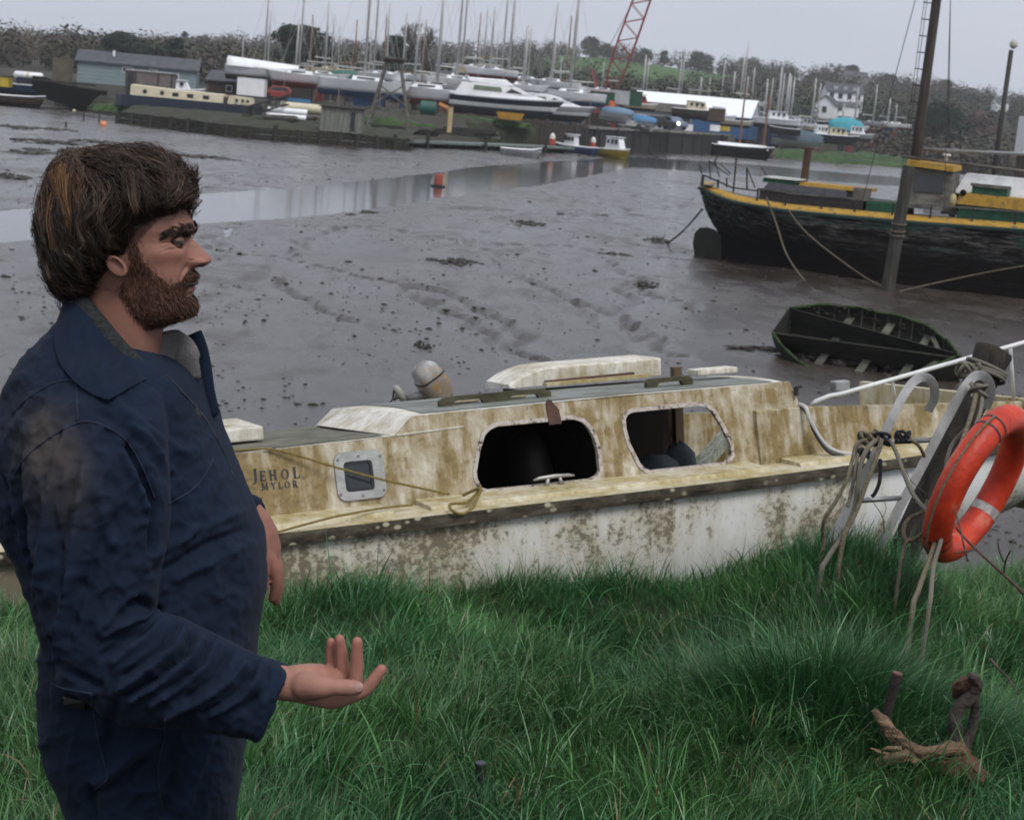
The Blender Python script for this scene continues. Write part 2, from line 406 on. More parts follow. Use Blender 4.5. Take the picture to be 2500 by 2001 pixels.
# ---- grass
def grass(name, x, y, h, lean, phi, droop, width, cols, mat, levels=4):
    n = len(x); z = bank_z(x, y) - .015
    P = np.stack([x, y, z], -1); d = np.stack([np.cos(phi), np.sin(phi), np.zeros(n)], -1)
    wa = phi + np.pi / 2 + RNG.uniform(-.9, .9, n); w = np.stack([np.cos(wa), np.sin(wa), np.zeros(n)], -1)
    V = []; pos = P.copy(); up = np.array([0, 0, 1.0])
    for k in range(levels + 1):
        s = k / levels
        wd = width * (1 - s) ** .7 * (.75 + .5 * s * (1 - s) * 4 * .5)
        if k < levels: V += [pos - w * wd[:, None] / 2, pos + w * wd[:, None] / 2]
        else: V.append(pos.copy())
        L = lean + droop * (s ** 1.3); st = (h / levels)[:, None]
        pos = pos + (d * np.sin(L)[:, None] + up * np.cos(L)[:, None]) * st
    nv = 2 * levels + 1; V = np.stack(V, 1).reshape(-1, 3)
    o = (np.arange(n) * nv)[:, None]
    Q = np.concatenate([o + np.array([[2 * k, 2 * k + 1, 2 * k + 3, 2 * k + 2]]) for k in range(levels - 1)], 0)
    T = o + np.array([[2 * levels - 2, 2 * levels - 1, 2 * levels]])
    me = npmesh(name, V, Q, T)
    g = np.concatenate([np.repeat([.55 + .45 * (k / levels)], 2) for k in range(levels)] + [[1.0]])
    vcol(me, (cols[:, None, :] * np.ones(nv)[None, :, None]).reshape(-1, 3))
    return tag(obj(name, me, mat, sm=True), kind='stuff')
tg = NT('grass_blades'); a = tg.n('VertexColor'); a.layer_name = 'Col'
tg.set(col=a.outputs['Color'], rough=.36, spec=.45)
tr = tg.n('BsdfTranslucent'); tg.l(a.outputs['Color'], tr.inputs['Color']); ms = tg.n('MixShader'); ms.inputs[0].default_value = .22
tg.l(tg.b.outputs[0], ms.inputs[1]); tg.l(tr.outputs[0], ms.inputs[2]); tg.l(ms.outputs[0], tg.t.nodes['Material Output'].inputs['Surface'])
def sow(N, x0, x1, y0, y1):
    y = RNG.uniform(y0, y1, N); x = RNG.uniform(x0, x1, N)
    k = (behind(x, y) < .25) & (x > -.34 * y - .5) & (x < .36 * y + .6)
    return x[k], y[k]
def blades(x, y, hk=1.0, wk=1.0):
    n = len(x); lo = fbm(x * 1.3, y * 1.3, 61); mi = fbm(x * 4, y * 4, 62); cl = vnoise(x * 9, y * 9, 63)
    tus = np.exp(-(((x - 1.26) ** 2 + (y - 6.0) ** 2) / .42 ** 2)); mnd = np.exp(-(((x - 1.72) ** 2 + (y - 8.15) ** 2) / .62 ** 2))
    edge = sstep(-1.3, -.1, behind(x, y))
    h = hk * (.07 + .11 * lo + .12 * np.clip(mi - .45, 0, 1) + .16 * tus + .05 * mnd + .05 * edge * (mi > .5)) * RNG.uniform(.55, 1.35, n)
    phi = 2 * np.pi * (1.6 * fbm(x * .9, y * .9, 64) + .35 * cl) + RNG.normal(0, 1.1, n)
    phi = np.where(tus > .25, np.arctan2(y - 6.05, x - 1.3) + RNG.normal(0, .9, n), phi)
    lean = RNG.uniform(.02, .5, n) + .35 * np.clip(mi - .4, 0, 1); droop = RNG.gamma(2.0, .52, n)
    droop = np.clip(droop, .1, 2.6)
    wd = wk * RNG.uniform(.0026, .0068, n)
    g = RNG.uniform(0, 1, n); tone = .42 + .92 * fbm(x * 2.2, y * 2.2, 66) * RNG.uniform(.5, 1.6, n)
    c = np.stack([.040 + .034 * g, .124 + .055 * g, .034 + .016 * g], -1) * tone[:, None]
    bl = (fbm(x * 1.7, y * 1.7, 67) > .52) | (tus > .3)
    c[bl] *= np.array([.80, .96, 1.15])
    dead = RNG.uniform(0, 1, n) < .018 + .05 * (fbm(x * 3, y * 3, 68) > .66)
    c[dead] = np.array([.20, .155, .07]) * RNG.uniform(.4, 1.0, (dead.sum(), 1))
    return h, lean, phi, droop, wd, c
x, y = sow(300000, -3.2, 4.0, 3.3, 10.6)
den = fbm(x * 2.6, y * 2.6, 70); k = RNG.uniform(0, 1, len(x)) < .45 + 1.1 * den; x, y = x[k], y[k]
h, lean, phi, droop, wd, c = blades(x, y)
grass('grass', x, y, h, lean, phi, droop, wd, c, tg.m)
x, y = sow(22000, -3.2, 4.0, 3.3, 10.6)                      # long coarse blades standing through it
k = fbm(x * 1.9, y * 1.9, 71) > .47; x, y = x[k], y[k]
h, lean, phi, droop, wd, c = blades(x, y, 1.7, 1.9)
grass('long_grass', x, y, h, lean, phi, droop * 1.15, wd, c * 1.3, tg.m, 6)
x = RNG.normal(1.26, .33, 6500); y = RNG.normal(6.0, .30, 6500)     # the fine dense tussock
r_ = np.hypot(x - 1.26, y - 6.0); k = r_ < .78; x, y, r_ = x[k], y[k], r_[k]; n = len(x)
h = (.40 - .2 * r_) * RNG.uniform(.35, 1.25, n); phi = np.arctan2(y - 6.05, x - 1.2) + RNG.normal(0, .6, n) + 1.2 * (fbm(x * 6, y * 6, 77) - .5)
g = (RNG.uniform(.45, 1.4, n) * (.35 + .8 * fbm(x * 8, y * 8, 78)))[:, None] * np.array([[.042, .135, .042]])
grass('tussock_grass', x, y, h, .15 + .7 * r_, phi, RNG.gamma(3, .35, n), RNG.uniform(.0026, .0058, n), g, tg.m, 5)

# ---- separate tufts standing out of the sward
nt_ = 330; tx, ty = sow(2600, -3.0, 3.8, 3.6, 10.2); tx, ty = tx[:nt_], ty[:nt_]
tx = np.concatenate([tx, RNG.normal(1.26, .26, 34), RNG.normal(1.72, .34, 24), RNG.normal(-.62, .16, 12), RNG.normal(.15, .14, 12), RNG.normal(.62, .14, 12)]); ty = np.concatenate([ty, RNG.normal(6.0, .24, 34), RNG.normal(7.95, .25, 24), RNG.normal(7.6, .12, 12), RNG.normal(8.1, .1, 12), RNG.normal(8.25, .1, 12)])
k = behind(tx, ty) < .12; tx, ty = tx[k], ty[k]; per = 46; n0 = len(tx); n = n0 * per
th_ = np.repeat(RNG.uniform(.6, 1.35, n0), per); tn_ = np.repeat(RNG.uniform(.55, 1.35, n0), per); ty_ = np.repeat(RNG.uniform(0, 1, n0), per)[:, None]
a_ = RNG.uniform(0, 2 * np.pi, n); r_ = RNG.uniform(0, 1, n) ** .7; x = np.repeat(tx, per) + np.cos(a_) * r_ * .045; y = np.repeat(ty, per) + np.sin(a_) * r_ * .045
cc = (np.array([[.052, .150, .034]]) * ty_ + np.array([[.034, .120, .044]]) * (1 - ty_)) * (tn_ * RNG.uniform(.6, 1.35, n))[:, None]
dd_ = RNG.uniform(0, 1, n) < .03; cc[dd_] = np.array([.22, .17, .08])
grass('grass_tufts', x, y, th_ * RNG.uniform(.10, .25, n), .08 + .55 * r_, a_ + RNG.normal(0, .4, n), RNG.gamma(2.4, .45, n), RNG.uniform(.003, .0072, n), cc, tg.m, 5)

# ================================================================== the white cabin boat against the bank (local x runs aft, y away from the bank)
B_yaw, B_pit, B_heel = R(25), R(5.4), R(7)
b_x = Vector((math.cos(B_yaw) * math.cos(B_pit), math.sin(B_yaw) * math.cos(B_pit), math.sin(B_pit)))
_ey = Vector((-math.sin(B_yaw), math.cos(B_yaw), 0)); _ez = b_x.cross(_ey)
b_y = _ey * math.cos(B_heel) - _ez * math.sin(B_heel); b_z = _ez * math.cos(B_heel) + _ey * math.sin(B_heel)
B_O = at(684, 1310, 8.2); B_rot = Matrix((b_x, b_y, b_z)).transposed()
def bp(u, v, y):
    d = B_rot.transposed() @ ray(u, v); c = B_rot.transposed() @ (CAM - B_O); t = (y - c.y) / d.y; return c + d * t
def bw(x, y, z): return B_O + B_rot @ Vector((x, y, z))
def pA(x, y, yy): return bp(540 + x / 2.877, 840 + y / 2.877, yy)
def pB(x, y, yy): return bp(1100 + x / 2.877, 840 + y / 2.877, yy)
def pC(x, y, yy): return bp(1700 + x / 2.3975, 720 + y / 2.3975, yy)

def stained(name, white, tan, dark, amount, streak=(16, 16, 1.8), xgrad=None):
    t = NT(name); vs = t.coord(streak); v = t.coord()
    a = t.noise(1.0, vs, 6, .7); b = t.noise(3.2, v, 5, .6); f_ = t.noise(26, v, 5, .7); w = t.noise(9, t.coord((2.6, 2.6, .35)), 5, .7)
    k = t.math('ADD', t.math('MULTIPLY', a, .45), t.math('MULTIPLY', b, .55))
    if xgrad:
        x = t.sep(v)[0]; g = t.math('MULTIPLY', t.math('SUBTRACT', x, xgrad[0]), xgrad[1]); k = t.math('ADD', k, g)
    m1 = t.ramp(k, [(amount - .12, 0.0), (amount + .06, 1.0)])
    m2 = t.ramp(t.math('ADD', t.math('MULTIPLY', k, .55), t.math('MULTIPLY', f_, .45)), [(amount + .02, 0.0), (amount + .17, 1.0)])
    scr = t.ramp(t.math('ADD', t.math('MULTIPLY', w, .7), t.math('MULTIPLY', f_, .3)), [(.60, 0.0), (.68, 1.0)])
    c = t.mix(m1, white, tan); c = t.mix(m2, c, dark); c = t.mix(t.math('MULTIPLY', scr, .75), c, white)
    c = t.mix(t.ramp(f_, [(.3, .35), (.6, 0.0)]), c, tuple(q * .45 for q in tan))
    t.set(col=c, rough=t.ramp(f_, [(.3, .42), (.7, .65)]), spec=.35); t.bump(t.mix(.5, f_, a), .18, .004)
    MATS[name] = t.m; return t.m
M_cabin = stained('cabin_gelcoat', (.60, .57, .48), (.255, .185, .075), (.085, .062, .026), .485)
M_deckw = stained('deck_gelcoat', (.62, .59, .47), (.40, .325, .15), (.13, .10, .045), .51)
M_white = stained('roof_edge_gelcoat', (.72, .70, .64), (.34, .29, .17), (.15, .12, .06), .56)
# hull: chalky white, dirt hanging in patches under the strake, grimiest forward
t = NT('hull_gelcoat'); v = t.coord(); x, y, z = t.sep(v)
big = t.noise(1.7, t.coord((1, 1, .55)), 5, .6); st = t.noise(1.0, t.coord((13, 13, 1.1)), 6, .7); fi = t.noise(30, v, 6, .75); md = t.noise(6.5, t.coord((1.3, 1.3, .5)), 6, .65)
k = t.math('ADD', t.math('ADD', t.math('MULTIPLY', big, .56), t.math('MULTIPLY', st, .16)), t.math('MULTIPLY', md, .28))
k = t.math('ADD', k, t.math('MULTIPLY', t.math('SUBTRACT', 1.2, x), .028))
yel = t.ramp(k, [(.40, 0.0), (.56, .85)])
brn = t.ramp(t.math('ADD', t.math('MULTIPLY', k, .62), t.math('MULTIPLY', fi, .38)), [(.495, 0.0), (.545, 1.0)])
c = t.mix(yel, (.70, .70, .68), (.44, .385, .24)); c = t.mix(t.math('MULTIPLY', brn, .8), c, (.105, .085, .055))
c = t.mix(t.ramp(fi, [(.24, .6), (.42, 0.0)]), c, (.22, .19, .14))
t.set(col=c, rough=.6, spec=.3); t.bump(t.mix(.5, fi, md), .2, .006); M_hull = t.m
t = NT('strake_wood'); v = t.coord(); fi = t.noise(18, t.coord((.4, 1, 1)), 6, .7); vo = t.n('TexVoronoi'); vo.inputs['Scale'].default_value = 13; t.l(t.coord((1, 1, 1.6)), vo.inputs['Vector'])
li = t.math('MULTIPLY', t.ramp(vo.outputs['Distance'], [(.20, 1.0), (.30, 0.0)]), t.ramp(t.noise(2.6, v, 4), [(.5, 0.0), (.56, 1.0)]))
t.set(col=t.mix(li, t.ramp(fi, [(.35, (.018, .015, .011)), (.5, (.055, .045, .032)), (.7, (.11, .095, .07))]), (.36, .34, .24)), rough=.8, spec=.2); t.bump(fi, .6, .01); M_strake = t.m
M_nonslip = pm('nonslip_deck', (.115, .125, .105), (.235, .25, .235), 5, .7, .5, 120, c3=(.13, .12, .07), stretch=(1, 1.6, 1))
M_oldwood = pm('mossy_teak', (.028, .03, .014), (.085, .078, .045), 14, .85, .8, 40, stretch=(.5, 1, 1))
M_inside = pm('shaded_lining', (.006, .0045, .004), (.014, .009, .006), 3, .7, .2)  # brown lining blackened: the dim cabin interior is put into its colour
M_dark = pm('black_rubber', (.012, .012, .013), (.022, .022, .023), 6, .5)
M_alu = pm('weathered_alloy', (.28, .28, .27), (.42, .42, .41), 9, .45, .2, 60, metal=.55)
M_galv = pm('galvanised_steel', (.20, .205, .21), (.34, .345, .35), 7, .48, .25, 50, metal=.75)
M_whitetube = pm('white_tube', (.55, .56, .56), (.70, .70, .69), 8, .4)
M_rust = pm('rusty_steel', (.05, .035, .03), (.13, .06, .04), 12, .7, .5, 50, metal=.3)
M_yrope = pm('yellow_rope', (.16, .115, .028), (.27, .2, .06), 60, .8, .8, 300)
M_jamb = pm('varnished_jamb', (.05, .03, .018), (.11, .075, .045), 8, .5, stretch=(1, 1, .2))

boat = thing('cabin_boat', 'derelict white cabin boat with algae stained sides and two empty window openings', 'boat', B_O, B_rot)
BX0, BX1, HB = -2.75, 5.05, 1.15
def hb(x): return HB * (max(0.0, 1 - (max(0, .25 - x) / (.25 - BX0)) ** 2.3)) * (1 - .12 * max(0, (x - 2.5) / 2.5) ** 2)
def sheer(x): return .07 * (max(0, -x) / 2.7) ** 1.5 + .012 * math.sin(x * .8) * 0 + (.018 * max(0, (x - 2.5) / 2.4))
def hull_ring(x):
    b = hb(x); k = b / HB; r_ = []
    kz = -1.0 + .5 * max(0, (x - 2.6) / 2.45) ** 1.6 + .75 * max(0, (-x - 1.2) / 1.55) ** 2
    prof = [(1.0, -.02), (.995, -.12), (.985, -.28), (.96, -.45), (.90, -.62), (.76, -.8), (.5, -.92), (.2, -.98), (0, -1.0)]
    pts = []
    for f_, zf in prof: pts.append((f_ if k > .02 else f_ * .2, zf))
    near = [Vector((x, HB - b * f_, sheer(x) + zf * (-kz) * (1 if zf < -.05 else 1))) for f_, zf in pts]
    far = [Vector((x, HB + b * f_, sheer(x) + zf * (-kz))) for f_, zf in pts[:-1]][::-1]
    return near + far
xs = [BX0 + (BX1 - BX0) * i / 60 for i in range(61)]
mb = MB(); mb.loft([hull_ring(x) for x in xs], cap=True, closed=False)
obj('hull', mb, M_hull, boat, sm=.7)
# strake: a wooden rubbing band right round
def strake(sgn):
    m = MB(); ring = []
    for x in xs:
        b = hb(x); z = sheer(x); yb = HB - sgn * b; o = -sgn * 1
        ring.append([Vector((x, yb + o * .0, z - .046)), Vector((x, yb + o * .036, z - .042)), Vector((x, yb + o * .042, z - .01)), Vector((x, yb + o * .036, z + .018)), Vector((x, yb - o * .02, z + .02))])
    m.loft(ring, cap=True, closed=False); return m
for sg in (1, -1): obj('rubbing_strake', strake(sg), M_strake, boat, sm=.6)
# deck band, plinth
mb = MB()
xf_ = [x for x in xs if x < -.8]
mb.loft([[Vector((x, HB - hb(x) - .028, sheer(x) + .021)), Vector((x, HB - hb(x) + min(.085, hb(x) * .5), sheer(x) + .022)), Vector((x, HB, sheer(x) + .05)), Vector((x, HB + hb(x) - min(.085, hb(x) * .5), sheer(x) + .022)), Vector((x, HB + hb(x) + .028, sheer(x) + .021))] for x in xf_], cap=False, closed=False)
for s_, y_in in ((1, .37), (-1, 2 * HB - .37)):
    mb.loft([[Vector((x, HB - s_ * (hb(x) + .028), sheer(x) + .021)), Vector((x, HB - s_ * (hb(x) - .085), sheer(x) + .022)), Vector((x, y_in, sheer(x) + .024))] for x in xs if x > -1.0], cap=False, closed=False)
obj('deck', mb, M_deckw, boat)
for x0, x1 in ((-.75, .645), (.85, 2.92), (3.13, 4.85)):
    for ya, s_ in ((0, 1), (2 * HB, -1)):
        mb = MB(); ring = []
        for i in range(9):
            x = x0 + (x1 - x0) * i / 8; e = .0 if 0 < i < 8 else .0
            y0 = HB - hb(x) + .11
            ring.append([Vector((x, ya + s_ * q, z + sheer(x))) for q, z in ((y0, .015), (y0 + .006, .036), (y0 + .016, .042), (.375, .052), (.375, .015))])
        mb.loft(ring)
        obj('deck_moulding', mb, M_deckw, boat)
# cabin sides (near and far), with the window openings cut through
def cy_(z): return .36 + .09 * (z - .06) / .43
def side_pt(p): return Vector((p.x, cy_(p.z), p.z))
W1 = [side_pt(pB(a, b, .40)) for a, b in ((285, 600), (340, 575), (500, 560), (880, 525), (940, 545), (985, 595), (1010, 650), (1030, 740), (1032, 880), (1012, 920), (960, 945), (600, 985), (240, 1020), (195, 1000), (170, 940), (168, 890), (200, 760), (245, 640))]
W2 = [side_pt(pB(a, b, .40)) for a, b in ((1236, 530), (1255, 495), (1290, 477), (1500, 455), (1760, 430), (1815, 440), (1852, 470), (1905, 570), (1953, 690), (1953, 780), (1910, 828), (1650, 858), (1390, 885), (1345, 872), (1310, 835), (1255, 700), (1236, 600))]
ZR = .488
side = [Vector((-.95, cy_(.02), .02)), Vector((3.32, cy_(.02), .02)), Vector((3.33, cy_(.34), .34)), Vector((3.28, cy_(ZR), ZR)), Vector((.888, cy_(ZR), ZR)), Vector((.785, cy_(.392), .392)), Vector((-.6, cy_(.37), .37))]
def far(p): return Vector((p.x, 2 * HB - p.y, p.z))
def grow(loop, k):
    c = sum(loop, Vector()) / len(loop); out = []
    n = len(loop)
    for i, p in enumerate(loop):
        tdir = (loop[(i + 1) % n] - loop[i - 1]); tdir.y = 0; nn = Vector((tdir.z, 0, -tdir.x)).normalized()
        if nn.dot(p - c) < 0: nn = -nn
        q = p + nn * k; out.append(Vector((q.x, cy_(q.z), q.z)))
    return out
mb = MB(); mb.slab(side, (W1, W2), (0, .022, 0)); obj('cabin_side', mb, M_cabin, boat)
mb = MB(); mb.slab([far(p) - Vector((0, 0, .085 if p.z > .3 else 0)) for p in side], (), (0, -.022, 0)); obj('cabin_side', mb, M_cabin, boat)
t = NT('old_sealant'); fi = t.noise(28, t.coord(), 5, .7); t.set(col=t.ramp(fi, [(.38, (.05, .04, .032)), (.47, (.38, .33, .29)), (.7, (.52, .48, .45))]), rough=.8); t.bump(fi, .5, .006); M_seal = t.m
for W in (W1, W2):
    mb = MB(); mb.slab([p + Vector((0, -.006, 0)) for p in grow(W, .019)], ([p + Vector((0, -.006, 0)) for p in grow(W, -.004)],), (0, .034, 0)); obj('window_surround', mb, M_seal, boat)
# thin moulded crease along the raised part
mb = MB(); mb.bar((.79, cy_(.396) - .003, .396), (1.18, cy_(.408) - .001, .408), .008, .008); obj('crease', mb, M_white, boat)
# roofs
def roof(x0, x1, z0, camb, xf0=None, n=14, y0=None):
    ring = []; y0 = y0 or cy_(z0)
    for i in range(n + 1):
        y = y0 + (2 * HB - 2 * y0) * i / n; c = 1 - ((y - HB) / (HB - y0)) ** 2
        ring.append((y, z0 + camb * c - .05 * (y - y0), (y - HB) / (HB - y0)))
    return ring
rr = roof(0, 0, ZR, .028)
mb = MB(); mb.loft([[Vector((.888 - .05 * (1 - k * k), y, z)) for y, z, k in rr], [Vector((2.2, y, z + .006)) for y, z, k in rr], [Vector((3.25 + .06 * (1 - k * k), y, z - .004)) for y, z, k in rr], [Vector((3.28 + .06 * (1 - k * k), y, z - .03)) for y, z, k in rr]], cap=False, closed=False)
mb.loft([[Vector((.785 - .12 * (1 - k * k), y + (.02 if y < HB else -.02) * 0, .392 + (z - ZR) * .9)) for y, z, k in rr], [Vector((.888 - .05 * (1 - k * k), y, z)) for y, z, k in rr]], cap=False, closed=False)
obj('roof', mb, M_white, boat, sm=.35)
mb = MB(); ins = [(y, z, k) for y, z, k in roof(0, 0, ZR, .028, n=28)][1:-1]
mb.loft([[Vector((x, y + (.0), z + dz + .004)) for y, z, k in ins] for x, dz in ((.97, .0005), (2.2, .006), (3.1, -.003), (3.2, -.004))], cap=False, closed=False)
obj('nonslip_panel', mb, M_nonslip, boat, sm=True)
r2 = roof(0, 0, .38, .015)
mb = MB(); mb.loft([[Vector((-.95 - .06 * (1 - k * k), HB + (y - HB) * (HB - cy_(.02)) / (HB - cy_(.38)), .02)) for y, z, k in r2], [Vector((-.6, y, z - .01)) for y, z, k in r2], [Vector((.8, y, z + .012)) for y, z, k in r2]], cap=False, closed=False)
obj('foredeck_roof', mb, M_white, boat, sm=.4)
ins = roof(0, 0, .38, .015, n=28)[1:-1]
mb = MB(); mb.loft([[Vector((x, y, z + dz + .004)) for y, z, k in ins] for x, dz in ((-.55, -.008), (.2, .003), (.73, .0105))], cap=False, closed=False)
obj('nonslip_panel', mb, pm('nonslip_green', (.075, .078, .055), (.16, .155, .115), 6, .75, .5, 120, c3=(.2, .18, .11)), boat, sm=True)
# sloping front of the raised cabin already part of roof; aft end frame, lining, floor, partition
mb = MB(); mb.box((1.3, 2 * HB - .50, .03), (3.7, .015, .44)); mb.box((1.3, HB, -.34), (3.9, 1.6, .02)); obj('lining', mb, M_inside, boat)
obj('shade_panel', MB().loft([[Vector((x, y, z - .03 + dz)) for y, z, k in rr[1:-1]] for x, dz in ((.93, 0), (2.2, .004), (3.22, -.006))], cap=False, closed=False), M_inside, boat)  # dark panel added under the white roof so the cabin looks unlit inside
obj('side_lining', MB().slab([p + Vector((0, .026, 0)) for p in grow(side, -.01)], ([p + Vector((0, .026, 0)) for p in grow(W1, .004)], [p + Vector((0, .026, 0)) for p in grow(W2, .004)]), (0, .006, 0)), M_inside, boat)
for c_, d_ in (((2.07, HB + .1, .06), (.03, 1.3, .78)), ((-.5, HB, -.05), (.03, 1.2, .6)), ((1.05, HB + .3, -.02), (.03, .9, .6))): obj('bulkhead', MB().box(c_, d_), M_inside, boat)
mb = MB(); mb.box((3.27, 1.80, .1), (.06, .05, .80)); obj('door_jamb', mb, M_jamb, boat)
mb = MB(); mb.box((2.9, 2 * HB - .475, .12), (.62, .012, .5)); obj('locker_door', mb, pm('brown_panel', (.02, .012, .009), (.04, .022, .015), 4, .6), boat)
mb = MB(); mb.blob((2.75, 1.2, -.16), (.2, .18, .18), 10, 7, .12); mb.blob((2.98, 1.28, -.08), (.12, .1, .16), 8, 6, .1); obj('rag_bundle', mb, pm('blue_rag', (.10, .13, .15), (.22, .25, .27), 7, .9), boat, sm=True)
mb = MB(); mb.blob((1.78, .95, .05), (.13, .2, .25), 12, 8, .04); obj('seat_back', mb, pm('seat_vinyl', (.010, .007, .006), (.022, .015, .012), 3, .6), boat, sm=True)
# coaming and cockpit
cp = [(3.0, .34), (3.33, .338), (3.97, .294), (4.95, .236)]
for ya, s_ in ((0, 1), (2 * HB, -1)):
    mb = MB()
    for (x0, z0), (x1, z1) in zip(cp[:-1], cp[1:]):
        y0a, y1a = .348 + .01 * (x0 - 3), .348 - .0 * (x1 - 3)
        mb.loft([[Vector((x, ya + s_ * q, z)) for q, z in ((.335, .03), (.378, zt - .008), (.388, zt), (.44, zt), (.45, .05), (.45, -.3))] for x, zt in ((x0, z0 if s_ > 0 else z0 - .16), (x1, z1 if s_ > 0 else z1 - .16))], cap=True, closed=True)
    obj('coaming', mb, M_cabin, boat)
mb = MB(); mb.box((4.1, HB, -.3), (1.9, 1.5, .03)); mb.box((4.98, HB, -.1), (.05, 1.95, .7)); obj('cockpit', mb, M_deckw, boat)
mb = MB(); a = Vector((3.30, 1.70, -.22)); b = Vector((3.85, 1.62, .30)); mb.bar(a, b, .04, .16, (0, 1, .1)); obj('leaning_board', mb, pm('green_white_board', (.16, .19, .13), (.45, .47, .44), 5, .6, stretch=(6, 6, .6)), boat)
# porthole
def rrect(x0, x1, z0, z1, r_, dy, n=5):
    out = []
    for cx_, cz_, a0 in ((x1 - r_, z1 - r_, 0), (x0 + r_, z1 - r_, 90), (x0 + r_, z0 + r_, 180), (x1 - r_, z0 + r_, 270)):
        for i in range(n + 1):
            a = R(a0 + 90 * i / n); x = cx_ + r_ * math.cos(a); z = cz_ + r_ * math.sin(a); out.append(Vector((x, cy_(z) + dy, z)))
    return out
pr = [pA(*q, .38) for q in ((805, 785), (1150, 1065), (845, 835), (1095, 1015))]
po = (.425, .695, .085, .335); pi_ = (.472, .632, .128, .285)
port = obj('porthole', MB().slab(rrect(*po, .05, -.016), (rrect(*pi_, .022, -.016),), (0, .018, 0)), M_alu, boat)
obj('inner_frame', MB().slab(rrect(pi_[0] - .004, pi_[1] + .004, pi_[2] - .004, pi_[3] + .004, .022, -.011), (rrect(pi_[0] + .014, pi_[1] - .014, pi_[2] + .012, pi_[3] - .012, .012, -.011),), (0, .012, 0)), M_dark, port)
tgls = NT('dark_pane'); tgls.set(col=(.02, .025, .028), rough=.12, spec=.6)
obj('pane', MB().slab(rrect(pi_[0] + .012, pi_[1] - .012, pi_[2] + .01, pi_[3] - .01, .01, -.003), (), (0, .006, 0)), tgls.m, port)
for x, z in ((.44, .12), (.445, .30), (.68, .12), (.68, .30), (.56, .105), (.56, .31)):
    obj('screw', MB().lathe([(.001, -.004), (.007, -.002), (.007, .004)], (x, cy_(z) - .017, z), 8, Matrix.Rotation(R(90), 3, 'X')), M_galv, port)
# lettering: serif capitals from strokes (x, z in letter heights)
LET = {
 'J': (.45, [((.30, 1.0), (.30, .10), .15), ((.17, .985), (.43, .985), .04), ((.30, .12), (.22, -.12), .12), ((.22, -.10), (.08, -.2), .08)]),
 'E': (.68, [((.15, 0), (.15, 1), .15), ((.03, .98), (.60, .98), .05), ((.03, .02), (.63, .02), .05), ((.15, .52), (.45, .52), .05), ((.59, .98), (.59, .78), .045), ((.62, .02), (.62, .25), .045), ((.45, .42), (.45, .62), .04)]),
 'H': (.86, [((.17, 0), (.17, 1), .15), ((.66, 0), (.66, 1), .15), ((.17, .52), (.66, .52), .055), ((.04, .98), (.31, .98), .045), ((.04, .02), (.31, .02), .045), ((.53, .98), (.80, .98), .045), ((.53, .02), (.80, .02), .045)]),
 'L': (.66, [((.15, 0), (.15, 1), .15), ((.03, .98), (.29, .98), .045), ((.03, .02), (.60, .02), .05), ((.59, .02), (.59, .28), .05)]),
 'M': (1.0, [((.14, 0), (.16, 1), .06), ((.18, 1), (.48, .05), .14), ((.48, .05), (.80, 1), .05), ((.83, 0), (.81, 1), .15), ((.03, .02), (.26, .02), .045), ((.70, .02), (.95, .02), .045), ((.03, .98), (.22, .98), .045), ((.78, .98), (.95, .98), .045)]),
 'Y': (.80, [((.39, 0), (.39, .46), .15), ((.12, 1), (.40, .44), .14), ((.66, 1), (.40, .44), .055), ((.25, .02), (.54, .02), .045), ((.0, .98), (.27, .98), .045), ((.54, .98), (.78, .98), .045)]),
 'R': (.80, [((.16, 0), (.16, 1), .15), ((.03, .98), (.42, .98), .045), ((.03, .02), (.29, .02), .045), ((.40, .97), (.54, .86), .08), ((.54, .88), (.56, .64), .13), ((.55, .66), (.40, .52), .08), ((.42, .51), (.16, .51), .05), ((.36, .50), (.68, .02), .14), ((.62, .02), (.80, .02), .045)]),
 'O': (.92, None)}
M_letter = pm('letter_vinyl', (.012, .012, .022), (.03, .03, .04), 20, .5)
def lettering(name, text, x0, z0, hts, adv=1.0, tilt=0.0):
    m = MB(); x = x0
    for ch, hgt in zip(text, hts):
        w, st = LET[ch]
        def P(a, b):
            xx_ = x + a * hgt; zz_ = z0 + b * hgt + tilt * (xx_ - x0); return Vector((xx_, cy_(zz_) - .0025, zz_))
        if st is None:
            oo = [P(.46 + .42 * math.cos(q), .5 + .53 * math.sin(q)) for q in [2 * math.pi * i / 20 for i in range(20)]]
            ii = [P(.46 + .23 * math.cos(q), .5 + .45 * math.sin(q)) for q in [2 * math.pi * i / 20 for i in range(20)]]
            m.slab(oo, (ii,), (0, .003, 0))
        else:
            for (a, b, wd), dj in zip(st, range(99)):
                a_, b_ = P(*a), P(*b); dd = (b_ - a_); nn = Vector((dd.z, 0, -dd.x)).normalized() * (wd * 1.25 + .02) * hgt / 2
                of = Vector((0, -.00012 * dj, 0)); m.slab([a_ - nn + of, a_ + nn + of, b_ + nn + of, b_ - nn + of], (), (0, .003, 0))
        x += w * hgt * adv
    obj(name, m, M_letter, boat)
jl = pA(240, 968, .37); jr = pA(598, 938, .37); ml = pA(290, 1027, .37); mr = pA(560, 1003, .37)
hj = .050
lettering('name_lettering', 'JEHOL', jl.x - .008, jl.z, (hj * 1.25, hj, hj, hj, hj * 1.12), (jr.x - jl.x) / (hj * (.45 * 1.25 + .68 + .86 + .92 + .66 * 1.12)), (jr.z - jl.z) / (jr.x - jl.x))
hm = .034
lettering('harbour_lettering', 'MYLOR', ml.x, ml.z, (hm * 1.08, hm, hm, hm, hm), (mr.x - ml.x) / (hm * (1.08 + .8 + .66 + .92 + .8)), (mr.z - ml.z) / (mr.x - ml.x))
